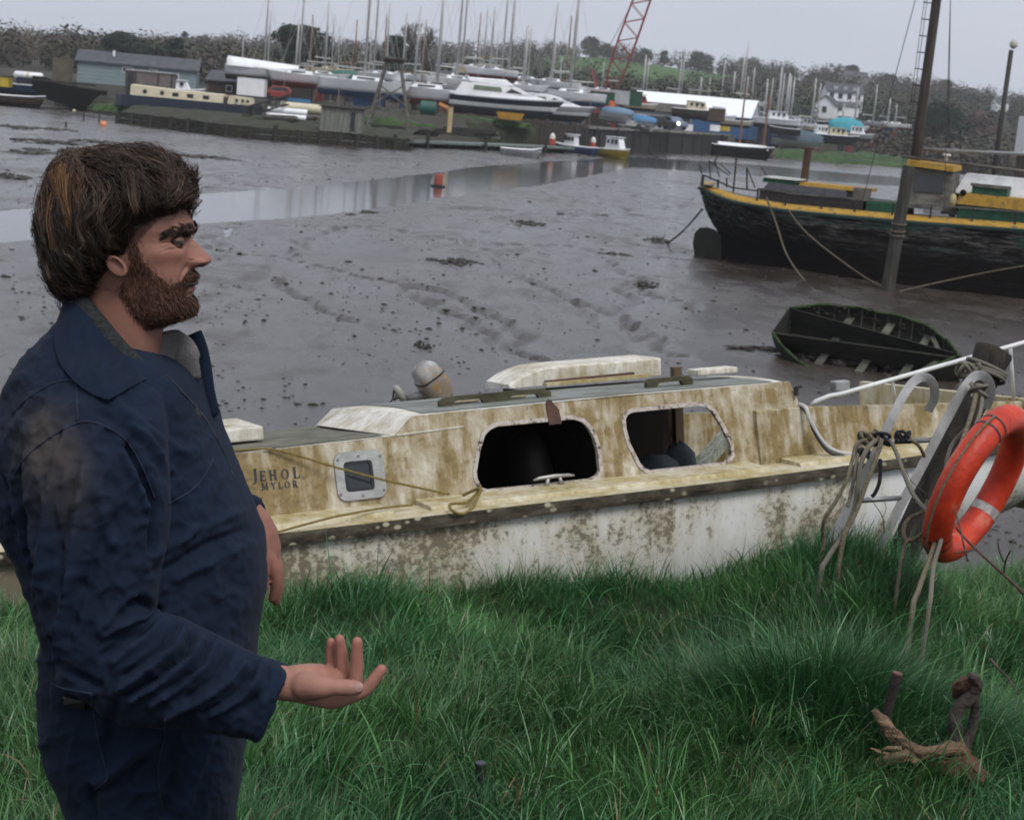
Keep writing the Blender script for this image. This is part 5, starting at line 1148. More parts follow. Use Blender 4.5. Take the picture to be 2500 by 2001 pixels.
def bcol(x, y, n):
    r_ = RNG.uniform(0, 1, n)[:, None]; return (np.array([[.020, .0115, .008]]) * (1 - r_) + np.array([[.115, .050, .026]]) * r_) * RNG.uniform(.6, 1.3, (n, 1))
beard = obj('beard', MB().tube([hz(1250, 1420, -.03), hz(1330, 1440, -.018), hz(1385, 1440, 0), hz(1330, 1440, .018), hz(1250, 1420, .03)], [.004, .006, .007, .006, .004], 10), pm('beard_mass', (.016, .009, .006), (.03, .017, .011), 80, .8), man, world=True, sm=True)
sel = np.concatenate([inb[:-2], [False, False]]) & ~((Y_ > 1186) & (Y_ < 1290) & (X_ > 1392))
tufts('beard_hairs', sel & (Y_ > 1060), 6500, .0085, bdir, .0010, bcol, beard)
edge_pg = [(940, 790), (1075, 800), (1105, 940), (1165, 1010), (1240, 1085), (1310, 1150), (1370, 1120), (1380, 1200), (1300, 1250), (1000, 1250), (900, 1300), (880, 1450), (860, 1200), (940, 1060)]
tufts('stray_hairs', inside(X_, Y_, edge_pg), 1500, .006, bdir, .0007, bcol, beard)
tufts('beard_hairs', sel & (Y_ > 1300), 3200, .009, bdir, .0010, bcol, beard, lift=.55)
tufts('sideburn_hairs', sel & (Y_ <= 1080), 1500, .009, bdir, .0008, bcol, beard)
mus = inside(X_, Y_, [(1365, 1150), (1400, 1080), (1540, 1080), (1540, 1185), (1380, 1190)]) & (np.abs(D_) < .032)
tufts('moustache_hairs', mus, 1300, .009, lambda x, y, n: np.stack([np.full(n, -.15), np.ones(n)], -1), .0010, bcol, beard, lift=.5)
brow = inside(X_, Y_, [(1225, 812), (1242, 755), (1310, 725), (1400, 722), (1466, 750), (1466, 800), (1390, 796), (1300, 792)]) & (np.abs(D_) > .008)
tufts('eyebrow_hairs', brow, 2000, .0085, lambda x, y, n: np.stack([np.full(n, -1.0), -.05 + .55 * sstep(1350, 1240, x)], -1), .0011, lambda x, y, n: np.array([[.016, .010, .008]]) * RNG.uniform(.6, 1.5, (n, 1)), hair, lift=.14, rough=.10)
# boots
for s_ in (-1, 1):
    bx = mp_(335, 1700, MY).x - .02; m = MB()
    m.loft([[Vector((bx + dx + wx * math.cos(q), MY + s_ * .12 + wy * math.sin(q), 2.49 + z)) for q in [2 * math.pi * i / 16 for i in range(16)]] for dx, wx, wy, z in ((.05, .145, .052, -.02), (.05, .148, .054, .02), (.045, .14, .052, .05), (.02, .10, .05, .08), (-.01, .066, .05, .11), (-.015, .062, .052, .16))])
    obj('boot', m, M_dark, man, world=True, sm=True)

# ================================================================== right of the boat: ladder, post, lifebuoy, ropes, driftwood, stubs
def c3(x, y, Y): return at(1700 + x / 2.3975, 720 + y / 2.3975, Y)
M_blackrope = pm('black_rope', (.008, .008, .012), (.02, .02, .03), 80, .8, .8, 300)
t = NT('laid_rope'); v = t.coord(); wv = t.n('TexWave'); wv.inputs['Scale'].default_value = 60; wv.inputs['Distortion'].default_value = 1.5; t.l(v, wv.inputs['Vector'])
t.set(col=t.mix(t.math('MULTIPLY', wv.outputs['Fac'], 1.0), (.085, .075, .055), (.26, .245, .205)), rough=.9, spec=.1); t.bump(wv.outputs['Fac'], .6, .004); M_rope = t.m
M_rope2 = pm('tan_rope', (.12, .10, .065), (.25, .215, .15), 70, .9, 1.0, 260)
# ladder: flat galvanised stiles bent into hooks, two round rungs
lad = thing('boarding_ladder', 'galvanised steel boarding ladder with two hooked stiles leaning over the bank', 'ladder', c3(740, 1500, 8.2))
YL = 8.15
def stile(pts, w=.075, th=.012, dY=0.0, yb=0, yt=0):
    """a flat bar following the pixel path, broad face towards the bank"""
    P = [c3(x, y, YL + dY + yb + (yt - yb) * i / (len(pts) - 1)) for i, (x, y) in enumerate(pts)]; P = spline(P, 5); m = MB(); rg = []
    for i, p in enumerate(P):
        tg_ = (P[min(i + 1, len(P) - 1)] - P[max(i - 1, 0)]); tg_.y *= .3; tg_.normalize(); dn = Vector((.12, 1, .1)).normalized(); dn = (dn - tg_ * dn.dot(tg_)).normalized(); sdv = tg_.cross(dn)
        rg.append([p + sdv * (w / 2) - dn * th / 2, p + sdv * (w / 2) + dn * th / 2, p - sdv * (w / 2) + dn * th / 2, p - sdv * (w / 2) - dn * th / 2])
    return m.loft(rg)
s1 = [(640, 1700), (745, 1510), (850, 1320), (960, 1110), (1060, 900), (1140, 730), (1195, 620), (1240, 545), (1275, 505), (1320, 482), (1365, 495), (1393, 545), (1390, 610), (1355, 680)]
s2 = [(990, 1630), (1090, 1440), (1190, 1240), (1290, 1060), (1390, 870), (1470, 720), (1540, 590), (1585, 520), (1625, 480), (1670, 472), (1708, 500), (1725, 555), (1715, 610), (1690, 665)]
M_lad = pm('dull_galvanised', (.27, .27, .265), (.46, .46, .455), 8, .55, .3, 60, metal=.35, stretch=(1, 1, .4), c3=(.30, .29, .28))
obj('stile', stile(s1, .044, .010, 0, 0, .25), M_lad, lad, world=True, bevel=.0015); obj('stile', stile(s2, .046, .011, .10, .0, .25), M_lad, lad, world=True, bevel=.0015)
obj('rung', MB().tube([c3(1015, 865, YL + .10), c3(1420, 845, YL + .24)], .0135, 10), M_galv, lad, world=True, sm=True)
obj('rung', MB().tube([c3(930, 1205, YL + .05), c3(1225, 1185, YL + .16)], .0125, 10), M_galv, lad, world=True, sm=True)
# mooring post
pt = c3(1745, 320, 8.75); pb = c3(1215, 1500, 8.45); axp = (pt - pb).normalized(); m = MB(); rg = []; n = 26; rr = random.Random(3)
side_v = Vector((1, 0, 0)); side_v = (side_v - axp * side_v.dot(axp)).normalized(); dep = axp.cross(side_v); hgt = (pt - pb).length + .5
for s_, r_ in ((-.5, .074), (.2, .074), (.7, .076), (.93, .086), (.985, .094), (1.0, .088)):
    ring = []
    for i in range(n):
        q = 2 * math.pi * i / n; k = 1 + .05 * math.sin(i * 2.1) + .03 * math.sin(i * 5.3 + 1); ring.append(pb + axp * (s_ * (pt - pb).length) + (side_v * math.cos(q) + dep * math.sin(q)) * r_ * k)
    rg.append(ring)
rg.append([rg[-1][i].lerp(pt, .7) + axp * (-.012 + .012 * math.sin(i * 1.7)) for i in range(n)]); m.loft(rg)
M_post = pm('weathered_post', (.010, .008, .0065), (.045, .038, .03), 7, .9, 1.0, 30, stretch=(2.5, 2.5, .35), c3=(.085, .075, .06))
post = thing('mooring_post', 'leaning weathered wooden mooring post with split top behind the right ladder stile', 'post', pb); obj('timber', m, M_post, post, world=True, sm=.8)
# rope lashings round the post
for k, (dz, rd, nm, lb) in enumerate(((.10, .0105, 'rope', 'pale rope turn wound highest around the wooden post head'), (.125, .010, 'rope', 'rope turn wound second below the wooden post head'), (.15, .0105, 'rope', 'rope turn wound lowest around the wooden post head'))):
    P = [pb + axp * ((pt - pb).length - dz + .012 * math.sin(q * 1.0 + k)) + (side_v * math.cos(q) + dep * math.sin(q)) * (.103 + .003 * k) for q in [2 * math.pi * i / 28 for i in range(29)]]
    r0 = thing(nm, lb, 'rope', P[0]); obj('strand', MB().tube(P, rd, 8), M_rope, r0, world=True, sm=True)
# lifebuoy: an elliptical ring seen obliquely, in its own plane
u_c = at(2386, 1182, 7.75)
ft = at(2462, 1012, 7.75); fb = at(2285, 1355, 7.75)
ea = (ft - fb); ea_l = ea.length / 2; ea.normalize()
RM = .336; rt_ = .068
nb = Vector((.85, -.52, .12)); nb = (nb - ea * nb.dot(ea)).normalized(); eb = nb.cross(ea)
buoy = thing('lifebuoy', 'orange ring lifebuoy with worn silver band hanging beside the steel ladder', 'lifebuoy', u_c)
def ring_pt(q, w, rr_, zf=1.0): return u_c + (ea * math.cos(q) + eb * math.sin(q)) * (RM + rr_ * math.cos(w)) + nb * (rr_ * math.sin(w) * zf)
M_orange = pm('orange_plastic', (.33, .020, .007), (.54, .042, .012), 7, .48, .5, 26, spec=.4, c3=(.52, .15, .09), lo=.32, hi=.58)
m = MB(); m.loft([[ring_pt(2 * math.pi * i / 72, 2 * math.pi * j / 20, rt_ * (1.0 if True else 1)) for j in range(20)] for i in range(73)], cap=False); obj('ring', m, M_orange, buoy, world=True, sm=True)
M_tape = pm('worn_tape', (.22, .20, .18), (.42, .41, .40), 30, .5, .3, 80, c3=(.5, .1, .04))
for q0 in (R(248),):
    m = MB(); m.loft([[ring_pt(q0 + R(k), 2 * math.pi * j / 20, rt_ * 1.015) for j in range(20)] for k in (-4.5, -1.5, 1.5, 4.5)], cap=False); obj('reflective_band', m, M_tape, buoy, world=True, sm=True)
def ring_at(u, v):
    best = min(((math.hypot(pix(ring_pt(R(k), 0, 0))[0] - u, pix(ring_pt(R(k), 0, 0))[1] - v), k) for k in range(0, 360, 2))); return R(best[1])
for u, v in ((2392, 1012), (2380, 1036), (2268, 1296), (2264, 1318)):
    q0 = ring_at(u, v); m = MB(); m.loft([[ring_pt(q0 + R(k), 2 * math.pi * j / 20, rt_ * 1.035) for j in range(20)] for k in (-.8, .8)], cap=False); obj('line_strap', m, M_dark, buoy, world=True)
gq = [ring_at(2392, 1012) + (ring_at(2264, 1318) - ring_at(2392, 1012)) * i / 20 for i in range(21)]
obj('grab_line', MB().tube([u_c + (ring_pt(q, 0, rt_) - u_c) * (1.02 + .10 * math.sin(math.pi * i / 20)) for i, q in enumerate(gq)], .006, 6), M_rope2, buoy, world=True, sm=True)
grab_l = []
# ropes
def rc(pts): return [c3(x, y, Y) for x, y, Y in pts]
rope('rope', rc([(1640, 560, 8.35), (1625, 640, 8.2), (1590, 760, 8.1), (1540, 900, 7.95), (1510, 1000, 7.85), (1470, 1150, 7.72), (1425, 1310, 7.62), (1405, 1420, 7.55), (1360, 1560, 7.4), (1330, 1640, 7.3), (1300, 1726, 7.15), (1270, 1800, 6.98), (1265, 1850, 6.9)]), .0115, M_rope2, 'tan rope hanging from the hook across the lifebuoy down to the grass', ground=True)
rope('rope', rc([(1672, 600, 8.3), (1660, 690, 8.15), (1610, 830, 8.0), (1555, 980, 7.85), (1500, 1130, 7.7), (1440, 1310, 7.6), (1432, 1430, 7.5), (1395, 1560, 7.36), (1380, 1660, 7.22), (1372, 1760, 7.05), (1362, 1830, 6.95)]), .0105, M_rope, 'pale grey rope crossing the lifebuoy and dropping into the grass', ground=True)
rope('rope', rc([(1132, 845, 8.1), (1170, 920, 8.05), (1210, 1030, 7.95), (1255, 1140, 7.88), (1310, 1220, 7.75), (1380, 1290, 7.62), (1420, 1330, 7.56)]), .0105, M_rope, 'pale rope slung from the upper rung to the lifebuoy ropes')
rope('rope', rc([(1030, 835, 8.16), (980, 850, 8.1), (935, 880, 8.08), (915, 960, 8.05), (880, 1080, 8.0), (820, 1200, 7.98), (755, 1300, 7.98), (738, 1380, 8.02), (745, 1440, 8.05)]), .0095, M_rope2, 'thin rope looping down on the outer side of the left stile', ground=True)
rope('rope', rc([(1050, 850, 8.1), (1000, 900, 8.05), (960, 1000, 8.02), (945, 1120, 8.0), (935, 1210, 8.0), (905, 1310, 7.98), (850, 1420, 7.95), (800, 1490, 7.93), (750, 1570, 7.9), (735, 1600, 7.88)]), .013, M_rope, 'thick twisted rope trailing along the left stile into the grass', ground=True)
rope('rope', rc([(1085, 845, 8.08), (1062, 920, 8.05), (1020, 1040, 8.0), (985, 1130, 7.98), (950, 1230, 7.97), (905, 1330, 7.95), (860, 1430, 7.93)]), .012, M_rope2, 'second twisted rope lying against the face of the left stile', ground=True)
rope('rope', rc([(960, 860, 8.1), (940, 960, 8.05), (925, 1060, 8.02), (905, 1160, 8.02), (885, 1240, 8.0)]), .009, M_rope, 'short slack rope end hanging beside the upper rung')
rope('rope', rc([(1075, 960, 8.12), (1078, 1020, 8.1), (1070, 1100, 8.08), (1045, 1160, 8.08), (1025, 1180, 8.08)]), .010, M_blackrope, 'black cord hanging behind the left stile between the rungs')
rope('rope', rc([(1345, 1385, 7.8), (1290, 1420, 7.85), (1240, 1440, 7.86), (1212, 1400, 7.88), (1222, 1340, 7.9), (1260, 1300, 7.9), (1320, 1270, 7.85), (1360, 1200, 7.85)]), .011, M_rope2, 'open loop of tan rope at the inner edge of the lifebuoy')
rope('rope', rc([(1270, 1430, 7.86), (1235, 1440, 7.84), (1215, 1480, 7.82), (1205, 1540, 7.78), (1195, 1590, 7.74)]), .0095, M_rope2, 'rope end dropping from the loop into the grass below the right stile', ground=True)
rope('rope', rc([(1600, 760, 8.2), (1560, 800, 8.2), (1500, 870, 8.2), (1470, 950, 8.15), (1455, 1030, 8.1), (1420, 1120, 8.0), (1380, 1190, 7.9)]), .010, M_rope, 'grey rope curving behind the lifebuoy beside the right stile')
rope('rope', rc([(1250, 845, 8.25), (1290, 870, 8.28), (1320, 910, 8.3), (1340, 960, 8.33)]), .009, M_rope2, 'short tan rope drooping off the right end of the upper rung')
# knots: coiled bundles of rope
def knot(c, r_, mat, seed, label, rad=.009, n=46):
    rr_ = random.Random(seed); P = []
    f1, f2, f3 = rr_.uniform(2, 4), rr_.uniform(3, 5), rr_.uniform(2, 5); a0, a1, a2 = [rr_.uniform(0, 6) for _ in range(3)]
    for i in range(n):
        s = i / n * 6.28; P.append(Vector(c) + Vector((r_ * math.sin(f1 * s + a0), r_ * .7 * math.sin(f2 * s + a1), r_ * .75 * math.sin(f3 * s + a2))))
    r0 = thing('rope_knot', label, 'knot', Vector(c)); obj('strand', MB().tube(P, rad, 7), mat, r0, world=True, sm=True)
knot(c3(1005, 840, 8.13), .042, M_rope2, 4, 'tan knot tied round the left stile at the upper rung')
knot(c3(1090, 838, 8.12), .038, M_blackrope, 9, 'black cord knotted round the left stile at the upper rung')
knot(c3(1210, 830, 8.3), .034, M_blackrope, 12, 'dark knot on the upper rung between the stiles', .008)
knot(c3(975, 925, 8.08), .026, M_blackrope, 21, 'small black knot hanging under the pale hose end', .008)
knot(c3(1655, 560, 8.32), .040, M_rope, 30, 'pale knot inside the right ladder hook')
knot(c3(1590, 440, 8.62), .050, M_rope, 33, 'bundle of grey rope on the side of the wooden post', .010, 70)
# bramble twigs
M_twig = pm('twig_bark', (.035, .022, .018), (.10, .062, .05), 20, .8, .5, 60)
def twig(pts, r_, label, branches=()):
    t0 = thing('bramble_twig', label, 'twig', pts[0]); obj('stem', MB().tube(spline(pts, 5), list(np.linspace(r_, r_ * .5, (len(pts) - 1) * 5 + 1)), 6), M_twig, t0, world=True, sm=True)
    for b in branches: obj('side_shoot', MB().tube(spline(b, 4), r_ * .5, 5), M_twig, t0, world=True, sm=True)
twig(rc([(1915, 1745, 7.0), (1850, 1680, 7.05), (1760, 1600, 7.1), (1640, 1490, 7.2), (1560, 1410, 7.28), (1520, 1360, 7.34)]), .008, 'long red-brown bramble twig slanting in front of the lifebuoy', [rc([(1800, 1635, 7.08), (1810, 1560, 7.05), (1840, 1490, 7.02)]), rc([(1640, 1490, 7.2), (1575, 1500, 7.2), (1510, 1510, 7.2)]), rc([(1800, 1560, 7.06), (1775, 1500, 7.06), (1765, 1440, 7.06)])])
twig(rc([(1590, 1560, 7.2), (1560, 1440, 7.25), (1530, 1310, 7.35), (1500, 1260, 7.4)]), .005, 'thin upright bramble twig below the lifebuoy ring')
twig(rc([(2060, 1830, 6.4), (1990, 1900, 6.3), (1960, 1980, 6.25)]), .006, 'short bramble twig in the grass below the lifebuoy') if False else None
twig(rc([(1100, 1390, 8.0), (1090, 1300, 8.05), (1040, 1220, 8.1), (1000, 1180, 8.12)]), .003, 'fine dry twig between the ladder stiles', [rc([(1090, 1300, 8.05), (1110, 1250, 8.05), (1100, 1200, 8.05)])])
twig(rc([(1400, 1230, 8.0), (1330, 1150, 8.05), (1260, 1090, 8.1), (1230, 1030, 8.15)]), .003, 'fine dry twig crossing the right ladder stile')
def d5(x, y, Y): return at(1800 + x / 3.08, 1500 + y / 3.08, Y)
twig([d5(1900, 330, 6.35), d5(1960, 400, 6.3), d5(2030, 470, 6.27), d5(2120, 600, 6.2)], .006, 'pale broken twig lying in the grass beyond the driftwood')
# driftwood stump
YD = 5.35; dw = thing('driftwood', 'gnarled driftwood root with upturned dark branch lying in the grass', 'driftwood', d5(1600, 1250, YD))
def limb(pts, rs, seed, n=14, rough=.12):
    P = spline([d5(*q) for q in pts], 6); k = len(P); rr_ = np.interp(np.linspace(0, 1, k), np.linspace(0, 1, len(rs)), rs); m = MB().tube(P, list(rr_), n)
    V_ = np.array(m.v); c_ = np.repeat(np.array([tuple(p) for p in P]), n, 0); d_ = V_ - c_
    ph = np.tile(np.arange(n), k); f_ = 1 + rough * (2 * fbm(ph * .9 + seed, np.repeat(np.arange(k), n) * .35, seed) - 1) * 1.6
    m.v = [tuple(q) for q in c_ + d_ * f_[:, None]]; return m
M_drift = pm('driftwood_pale', (.045, .026, .016), (.29, .19, .12), 16, .9, 1.0, 45, stretch=(.3, 2, 2), c3=(.42, .30, .21), dist=.02); M_driftd = pm('driftwood_dark', (.022, .017, .014), (.075, .06, .048), 9, .85, .9, 40, c3=(.10, .085, .06)); M_driftr = pm('driftwood_red', (.05, .020, .013), (.14, .065, .045), 9, .85, .9, 40)
obj('broken_limb', limb([(1040, 1120, YD - .02), (1180, 1080, YD - .02), (1330, 1050, YD), (1480, 1030, YD), (1620, 1000, YD + .01), (1680, 990, YD + .02)], [.020, .019, .020, .022, .028, .030], 1, rough=.2), M_drift, dw, world=True, sm=.9)
obj('branch', limb([(1030, 715, YD + .05), (1090, 800, YD + .05), (1160, 890, YD + .04), (1250, 970, YD + .02), (1350, 1020, YD), (1430, 1030, YD)], [.010, .021, .023, .020, .020, .016], 5, rough=.22), M_drift, dw, world=True, sm=.9)
obj('branch', limb([(1640, 1020, YD + .02), (1635, 900, YD + .03), (1640, 780, YD + .04), (1680, 680, YD + .05), (1760, 600, YD + .05), (1800, 530, YD + .04), (1790, 480, YD + .03), (1740, 455, YD + .02)], [.030, .022, .023, .024, .023, .020, .017, .010], 9, rough=.2), M_driftd, dw, world=True, sm=.9)
obj('root_mass', limb([(1300, 1100, YD + .05), (1440, 1160, YD + .04), (1580, 1140, YD + .03), (1680, 1050, YD + .03)], [.016, .05, .062, .034], 12, rough=.3), M_driftr, dw, world=True, sm=.9)
obj('root', limb([(1640, 1020, YD + .03), (1720, 1120, YD + .02), (1800, 1210, YD), (1890, 1260, YD - .02)], [.034, .040, .034, .026], 14, rough=.3), M_driftr, dw, world=True, sm=.9)
obj('root', limb([(1450, 1120, YD + .04), (1400, 1220, YD + .02), (1370, 1300, YD)], [.030, .020, .012], 17), M_driftr, dw, world=True, sm=.9)
obj('root', limb([(1640, 620, YD + .09), (1660, 560, YD + .08), (1700, 520, YD + .06), (1760, 500, YD + .05)], [.012, .022, .024, .014], 19, rough=.3), M_driftr, dw, world=True, sm=.9)
obj('root', limb([(1790, 560, YD + .07), (1790, 700, YD + .09), (1760, 850, YD + .10), (1700, 1000, YD + .08)], [.012, .016, .018, .02], 23, rough=.25), M_driftd, dw, world=True, sm=.9)
for a_, b_ in (((1090, 1010), (1170, 985)), ((1000, 1000), (1100, 1040)), ((1060, 1040), (1150, 1040))):
    obj('splinter', MB().tube([d5(*a_, YD - .01), d5((a_[0] + b_[0]) / 2, (a_[1] + b_[1]) / 2 + 4, YD - .012), d5(b_[0] + 60, b_[1] + 20, YD)], [.002, .007, .009], 6), M_drift, dw, world=True)
obj('knot', MB().lathe([(.002, .016), (.009, .013), (.013, 0), (.014, -.01)], d5(1330, 1105, YD - .02), 10, Matrix.Rotation(R(80), 3, 'X')), M_drift, dw, world=True, sm=True)
# stubs sticking out of the grass
def stub(a, b, r_, mat, name, label, topmat):
    t0 = thing(name, label, 'stake', b); ax_ = (a - b).normalized(); obj('shaft', MB().tube([b - ax_ * .1, b, a.lerp(b, .3), a], [r_ * .9, r_ * .95, r_, r_], 14), mat, t0, world=True, sm=.8)
    obj('cut_end', MB().tube([a - ax_ * .001, a + ax_ * .003], [r_ * 1.03, r_ * .96], 14), topmat, t0, world=True)
stub(d5(1205, 440, 5.48), d5(1140, 690, 5.48), .0165, pm('bark_dark', (.016, .010, .010), (.04, .024, .022), 20, .9, .6, 60), 'wooden_stake', 'reddish cut wooden stake leaning from the tussock beside the driftwood', pm('cut_wood', (.10, .045, .04), (.17, .085, .075), 30, .8))
stub(at(1174, 1862, 4.78), at(1172, 1935, 4.78), .0165, M_dark, 'pipe_stub', 'black pipe stub standing out of the open grass', pm('pipe_end', (.02, .022, .035), (.04, .045, .06), 20, .4))

# ================================================================== on the mud: green hulk, rotten dinghy, buoys, weed
def z6b(x, y): return 1650 + x / 2.536, 340 + y / 2.536
G_x = Vector((.935, -.355, 0)); G_y = Vector((.355, .935, 0)); G_O = Vector((5.9, 52.6, 0)) + G_y * 1.6; G_rot = Matrix((G_x, G_y, Vector((0, 0, 1)))).transposed()
def gp(x, y, yy):
    u, v = z6b(x, y); d = G_rot.transposed() @ ray(u, v); c = G_rot.transposed() @ (CAM - G_O); return c + d * ((yy - c.y) / d.y)
hulk = thing('old_sailing_barge', 'derelict dark green wooden sailing barge with yellow deck edge aground on the mud', 'boat', G_O, G_rot)
HX1 = 15.0
def h_xs(f): return float(np.interp(f, [0, .3, .45, .7, 1.0], [-.28, -.28, -.40, -.92, -1.26]))
def h_sh(x): return float(np.interp(x, [-1.3, -.5, .2, 2, 4.5, 6, 9, 15], [2.25, 2.10, 1.99, 1.91, 1.95, 1.98, 2.09, 2.5]))
def h_b(x, f):
    d = x - h_xs(f); L = 6.5 - 3.3 * f; B = 1.80 + .2 * f
    return max(.03, B * (1 - (1 - min(d / L, 1)) ** 2.3) * (1 if x < 10 else 1 - .25 * ((x - 10) / 5) ** 2))
def h_pt(s, f, o=0.0, far_=False):
    xs_ = h_xs(f); x = xs_ + (HX1 - xs_) * s ** 1.6; b = h_b(x, f) + o; z = -.25 + (h_sh(x) + .25) * f
    return Vector((x - (o if s < .02 else 0), -b if not far_ else b, z))
t = NT('hulk_planks'); v = t.coord((1, 1, 1)); vs = t.coord((.35, 1, 2.2)); z = t.sep(v)[2]
n1 = t.noise(2.2, vs, 6, .7); n2 = t.noise(7, vs, 6, .7); hi = t.ramp(z, [(.0, 0.0), (1.0, 1.0)]); mr = t.n('MapRange'); mr.inputs['From Min'].default_value = .9; mr.inputs['From Max'].default_value = 2.0; t.l(z, mr.inputs['Value'])
c = t.ramp(n2, [(.35, (.003, .003, .003)), (.55, (.009, .0085, .008)), (.75, (.026, .024, .022))])
old = t.ramp(n2, [(.40, (.020, .020, .020)), (.53, (.11, .105, .10)), (.66, (.28, .27, .25))])
c = t.mix(t.math('MULTIPLY', mr.outputs[0], t.ramp(n1, [(.42, 0.0), (.56, .9)])), c, old)
grn = t.math('MULTIPLY', mr.outputs[0], t.ramp(t.noise(1.1, vs, 5, .7), [(.56, 0.0), (.60, .85)])); c = t.mix(grn, c, (.010, .060, .040))
t.set(col=c, rough=.9, spec=.06); t.bump(n2, .7, .03); M_hulk = t.m
M_black = pm('tar_black', (.003, .003, .003), (.008, .0075, .007), 3, .9, .5, 12, spec=.08)
M_yel = pm('flaking_yellow', (.22, .125, .018), (.40, .235, .03), 3, .75, .5, 14, lo=.3, hi=.55, c3=(.12, .09, .05))
M_green = pm('flaking_green', (.006, .040, .022), (.014, .085, .048), 4, .6, .4, 14, c3=(.06, .07, .06))
M_grey = pm('grey_timber', (.06, .055, .048), (.17, .16, .14), 5, .85, .6, 20, stretch=(.4, 1, 1))
M_iron = pm('dark_iron', (.012, .011, .011), (.035, .028, .024), 8, .7, .4, 30)
S = [i / 48 for i in range(49)]
mb = MB(); mb.loft([[h_pt(s, f, -.02) for s in S] for f in np.linspace(0, 1, 12)], cap=False, closed=False); mb.loft([[h_pt(s, f, 0, True) for s in S] for f in np.linspace(0, 1, 12)], cap=False, closed=False); obj('hull', mb, M_black, hulk, sm=True)
NP = 11
for k in range(NP):
    f0, f1 = k / NP + .004, (k + 1) / NP - .004; o = .012 + .010 * random.random()
    mb = MB(); mb.loft([[h_pt(s, f0, -.02) for s in S], [h_pt(s, f0, o) for s in S], [h_pt(s, f1, o * .8) for s in S], [h_pt(s, f1, -.02) for s in S]], cap=False, closed=False); obj('plank', mb, M_hulk, hulk)
# rubbing rail, covering board, deck
mb = MB(); mb.loft([[h_pt(s, 1, a) + Vector((0, 0, dz)) for s in S] for a, dz in ((-.02, -.06), (.05, -.05), (.06, .02), (-.06, .05))], cap=False, closed=False); obj('rubbing_rail', mb, pm('rail_dark_green', (.006, .022, .018), (.02, .05, .042), 4, .7, .4, 15, stretch=(.3, 1, 1)), hulk)
mb = MB(); mb.loft([[h_pt(s, 1, a) + Vector((0, 0, dz)) for s in S] for a, dz in ((-.06, .052), (-.10, .10), (-.40, .20), (-.50, .19))], cap=False, closed=False); obj('covering_board', mb, M_yel, hulk)
mb = MB(); mb.loft([[h_pt(s, 1, -.5) + Vector((0, 0, .17)) for s in S], [h_pt(s, 1, -.5, True) + Vector((0, 0, .12)) for s in S]], cap=False, closed=False); obj('deck', mb, M_grey, hulk)
# rail with stanchions
xs2 = [1.0, 1.9, 3.0, 4.0, 5.1, 6.2, 7.4, 8.6, 9.8, 11, 12.2, 13.4]
def edge(x, o=-.2, dz=0): f = 1; return Vector((x, -(h_b(x, 1) + o), h_sh(x) + dz))
for a, b in zip(xs2[:-1], xs2[1:]): obj('rail', MB().bar(edge(a, -.25, .52), edge(b, -.25, .53), .05, .04), M_grey, hulk)
for x in xs2: obj('stanchion', MB().bar(edge(x, -.25, .1), edge(x, -.25, .52), .05, .05), M_iron, hulk)
# stern ironwork
for (x0, y0), (x1, y1), r_ in (((160, 215), (150, 160), .02), ((215, 250), (205, 130), .02), ((260, 300), (262, 250), .035), ((355, 330), (375, 110), .028), ((440, 310), (440, 175), .028), ((230, 160), (265, 90), .02), ((265, 100), (375, 110), .018), ((440, 175), (490, 300), .02), ((530, 175), (560, 225), .02), ((205, 135), (330, 225), .02), ((180, 225), (350, 300), .028), ((170, 220), (160, 290), .05), ((350, 300), (510, 320), .025), ((315, 240), (315, 300), .03), ((240, 130), (270, 235), .02), ((275, 150), (345, 220), .018)):
    obj('ironwork', MB().tube([gp(x0, y0, -.55), gp(x1, y1, -.6)], r_, 6), M_iron, hulk)
# rudder and sternpost
q = [gp(a, b, 0) for a, b in ((150, 548), (120, 580), (108, 640), (118, 720), (160, 790), (290, 795), (300, 640), (285, 600), (240, 560), (195, 545))]
obj('rudder', MB().slab([p + Vector((0, -.06, 0)) for p in q], (), (0, .12, 0)), pm('slimy_green', (.008, .011, .007), (.02, .026, .015), 6, .6, .5, 20), hulk)
obj('sternpost', MB().bar(gp(292, 575, 0), gp(298, 800, 0), .12, .16, (0, 1, 0)), M_black, hulk)
# houses on deck
def house(name, x0, x1, y0, y1, z0, z1, mat, tp=0.0, bev=.02):
    m = MB(); v = []
    for z, e in ((z0, 0), (z1, tp)):
        v += [Vector((x0 + e, y0 + e, z)), Vector((x1 - e, y0 + e, z)), Vector((x1 - e, y1 - e, z)), Vector((x0 + e, y1 - e, z))]
    m.add(v, [(3, 2, 1, 0), (4, 5, 6, 7), (0, 1, 5, 4), (1, 2, 6, 5), (2, 3, 7, 6), (3, 0, 4, 7)]); return obj(name, m, mat, hulk)
house('coach_roof', .9, 4.1, -1.0, 1.0, 2.0, 2.45, M_iron); house('tarpaulin', 1.0, 3.6, -1.05, .9, 2.45, 2.66, pm('dark_tarp', (.016, .018, .021), (.045, .048, .055), 4, .45, .6, 6), .12); house('skylight', .92, 1.95, -.9, .4, 2.66, 2.80, M_green, .03); house('skylight_lid', .9, 2.0, -.95, .45, 2.80, 2.84, pm('pale_paint', (.30, .33, .31), (.45, .47, .44), 5, .6), .02)
house('hatch', 2.0, 4.15, -.6, .9, 2.66, 2.76, M_yel, .03); house('locker', 3.75, 4.2, -1.0, -.5, 2.4, 2.78, M_grey); house('deck_side', 4.2, 5.3, -1.1, 1, 2.05, 2.45, M_green)
wh = house('wheelhouse', 5.22, 6.70, -1.05, .7, 2.35, 3.55, M_grey, .12)
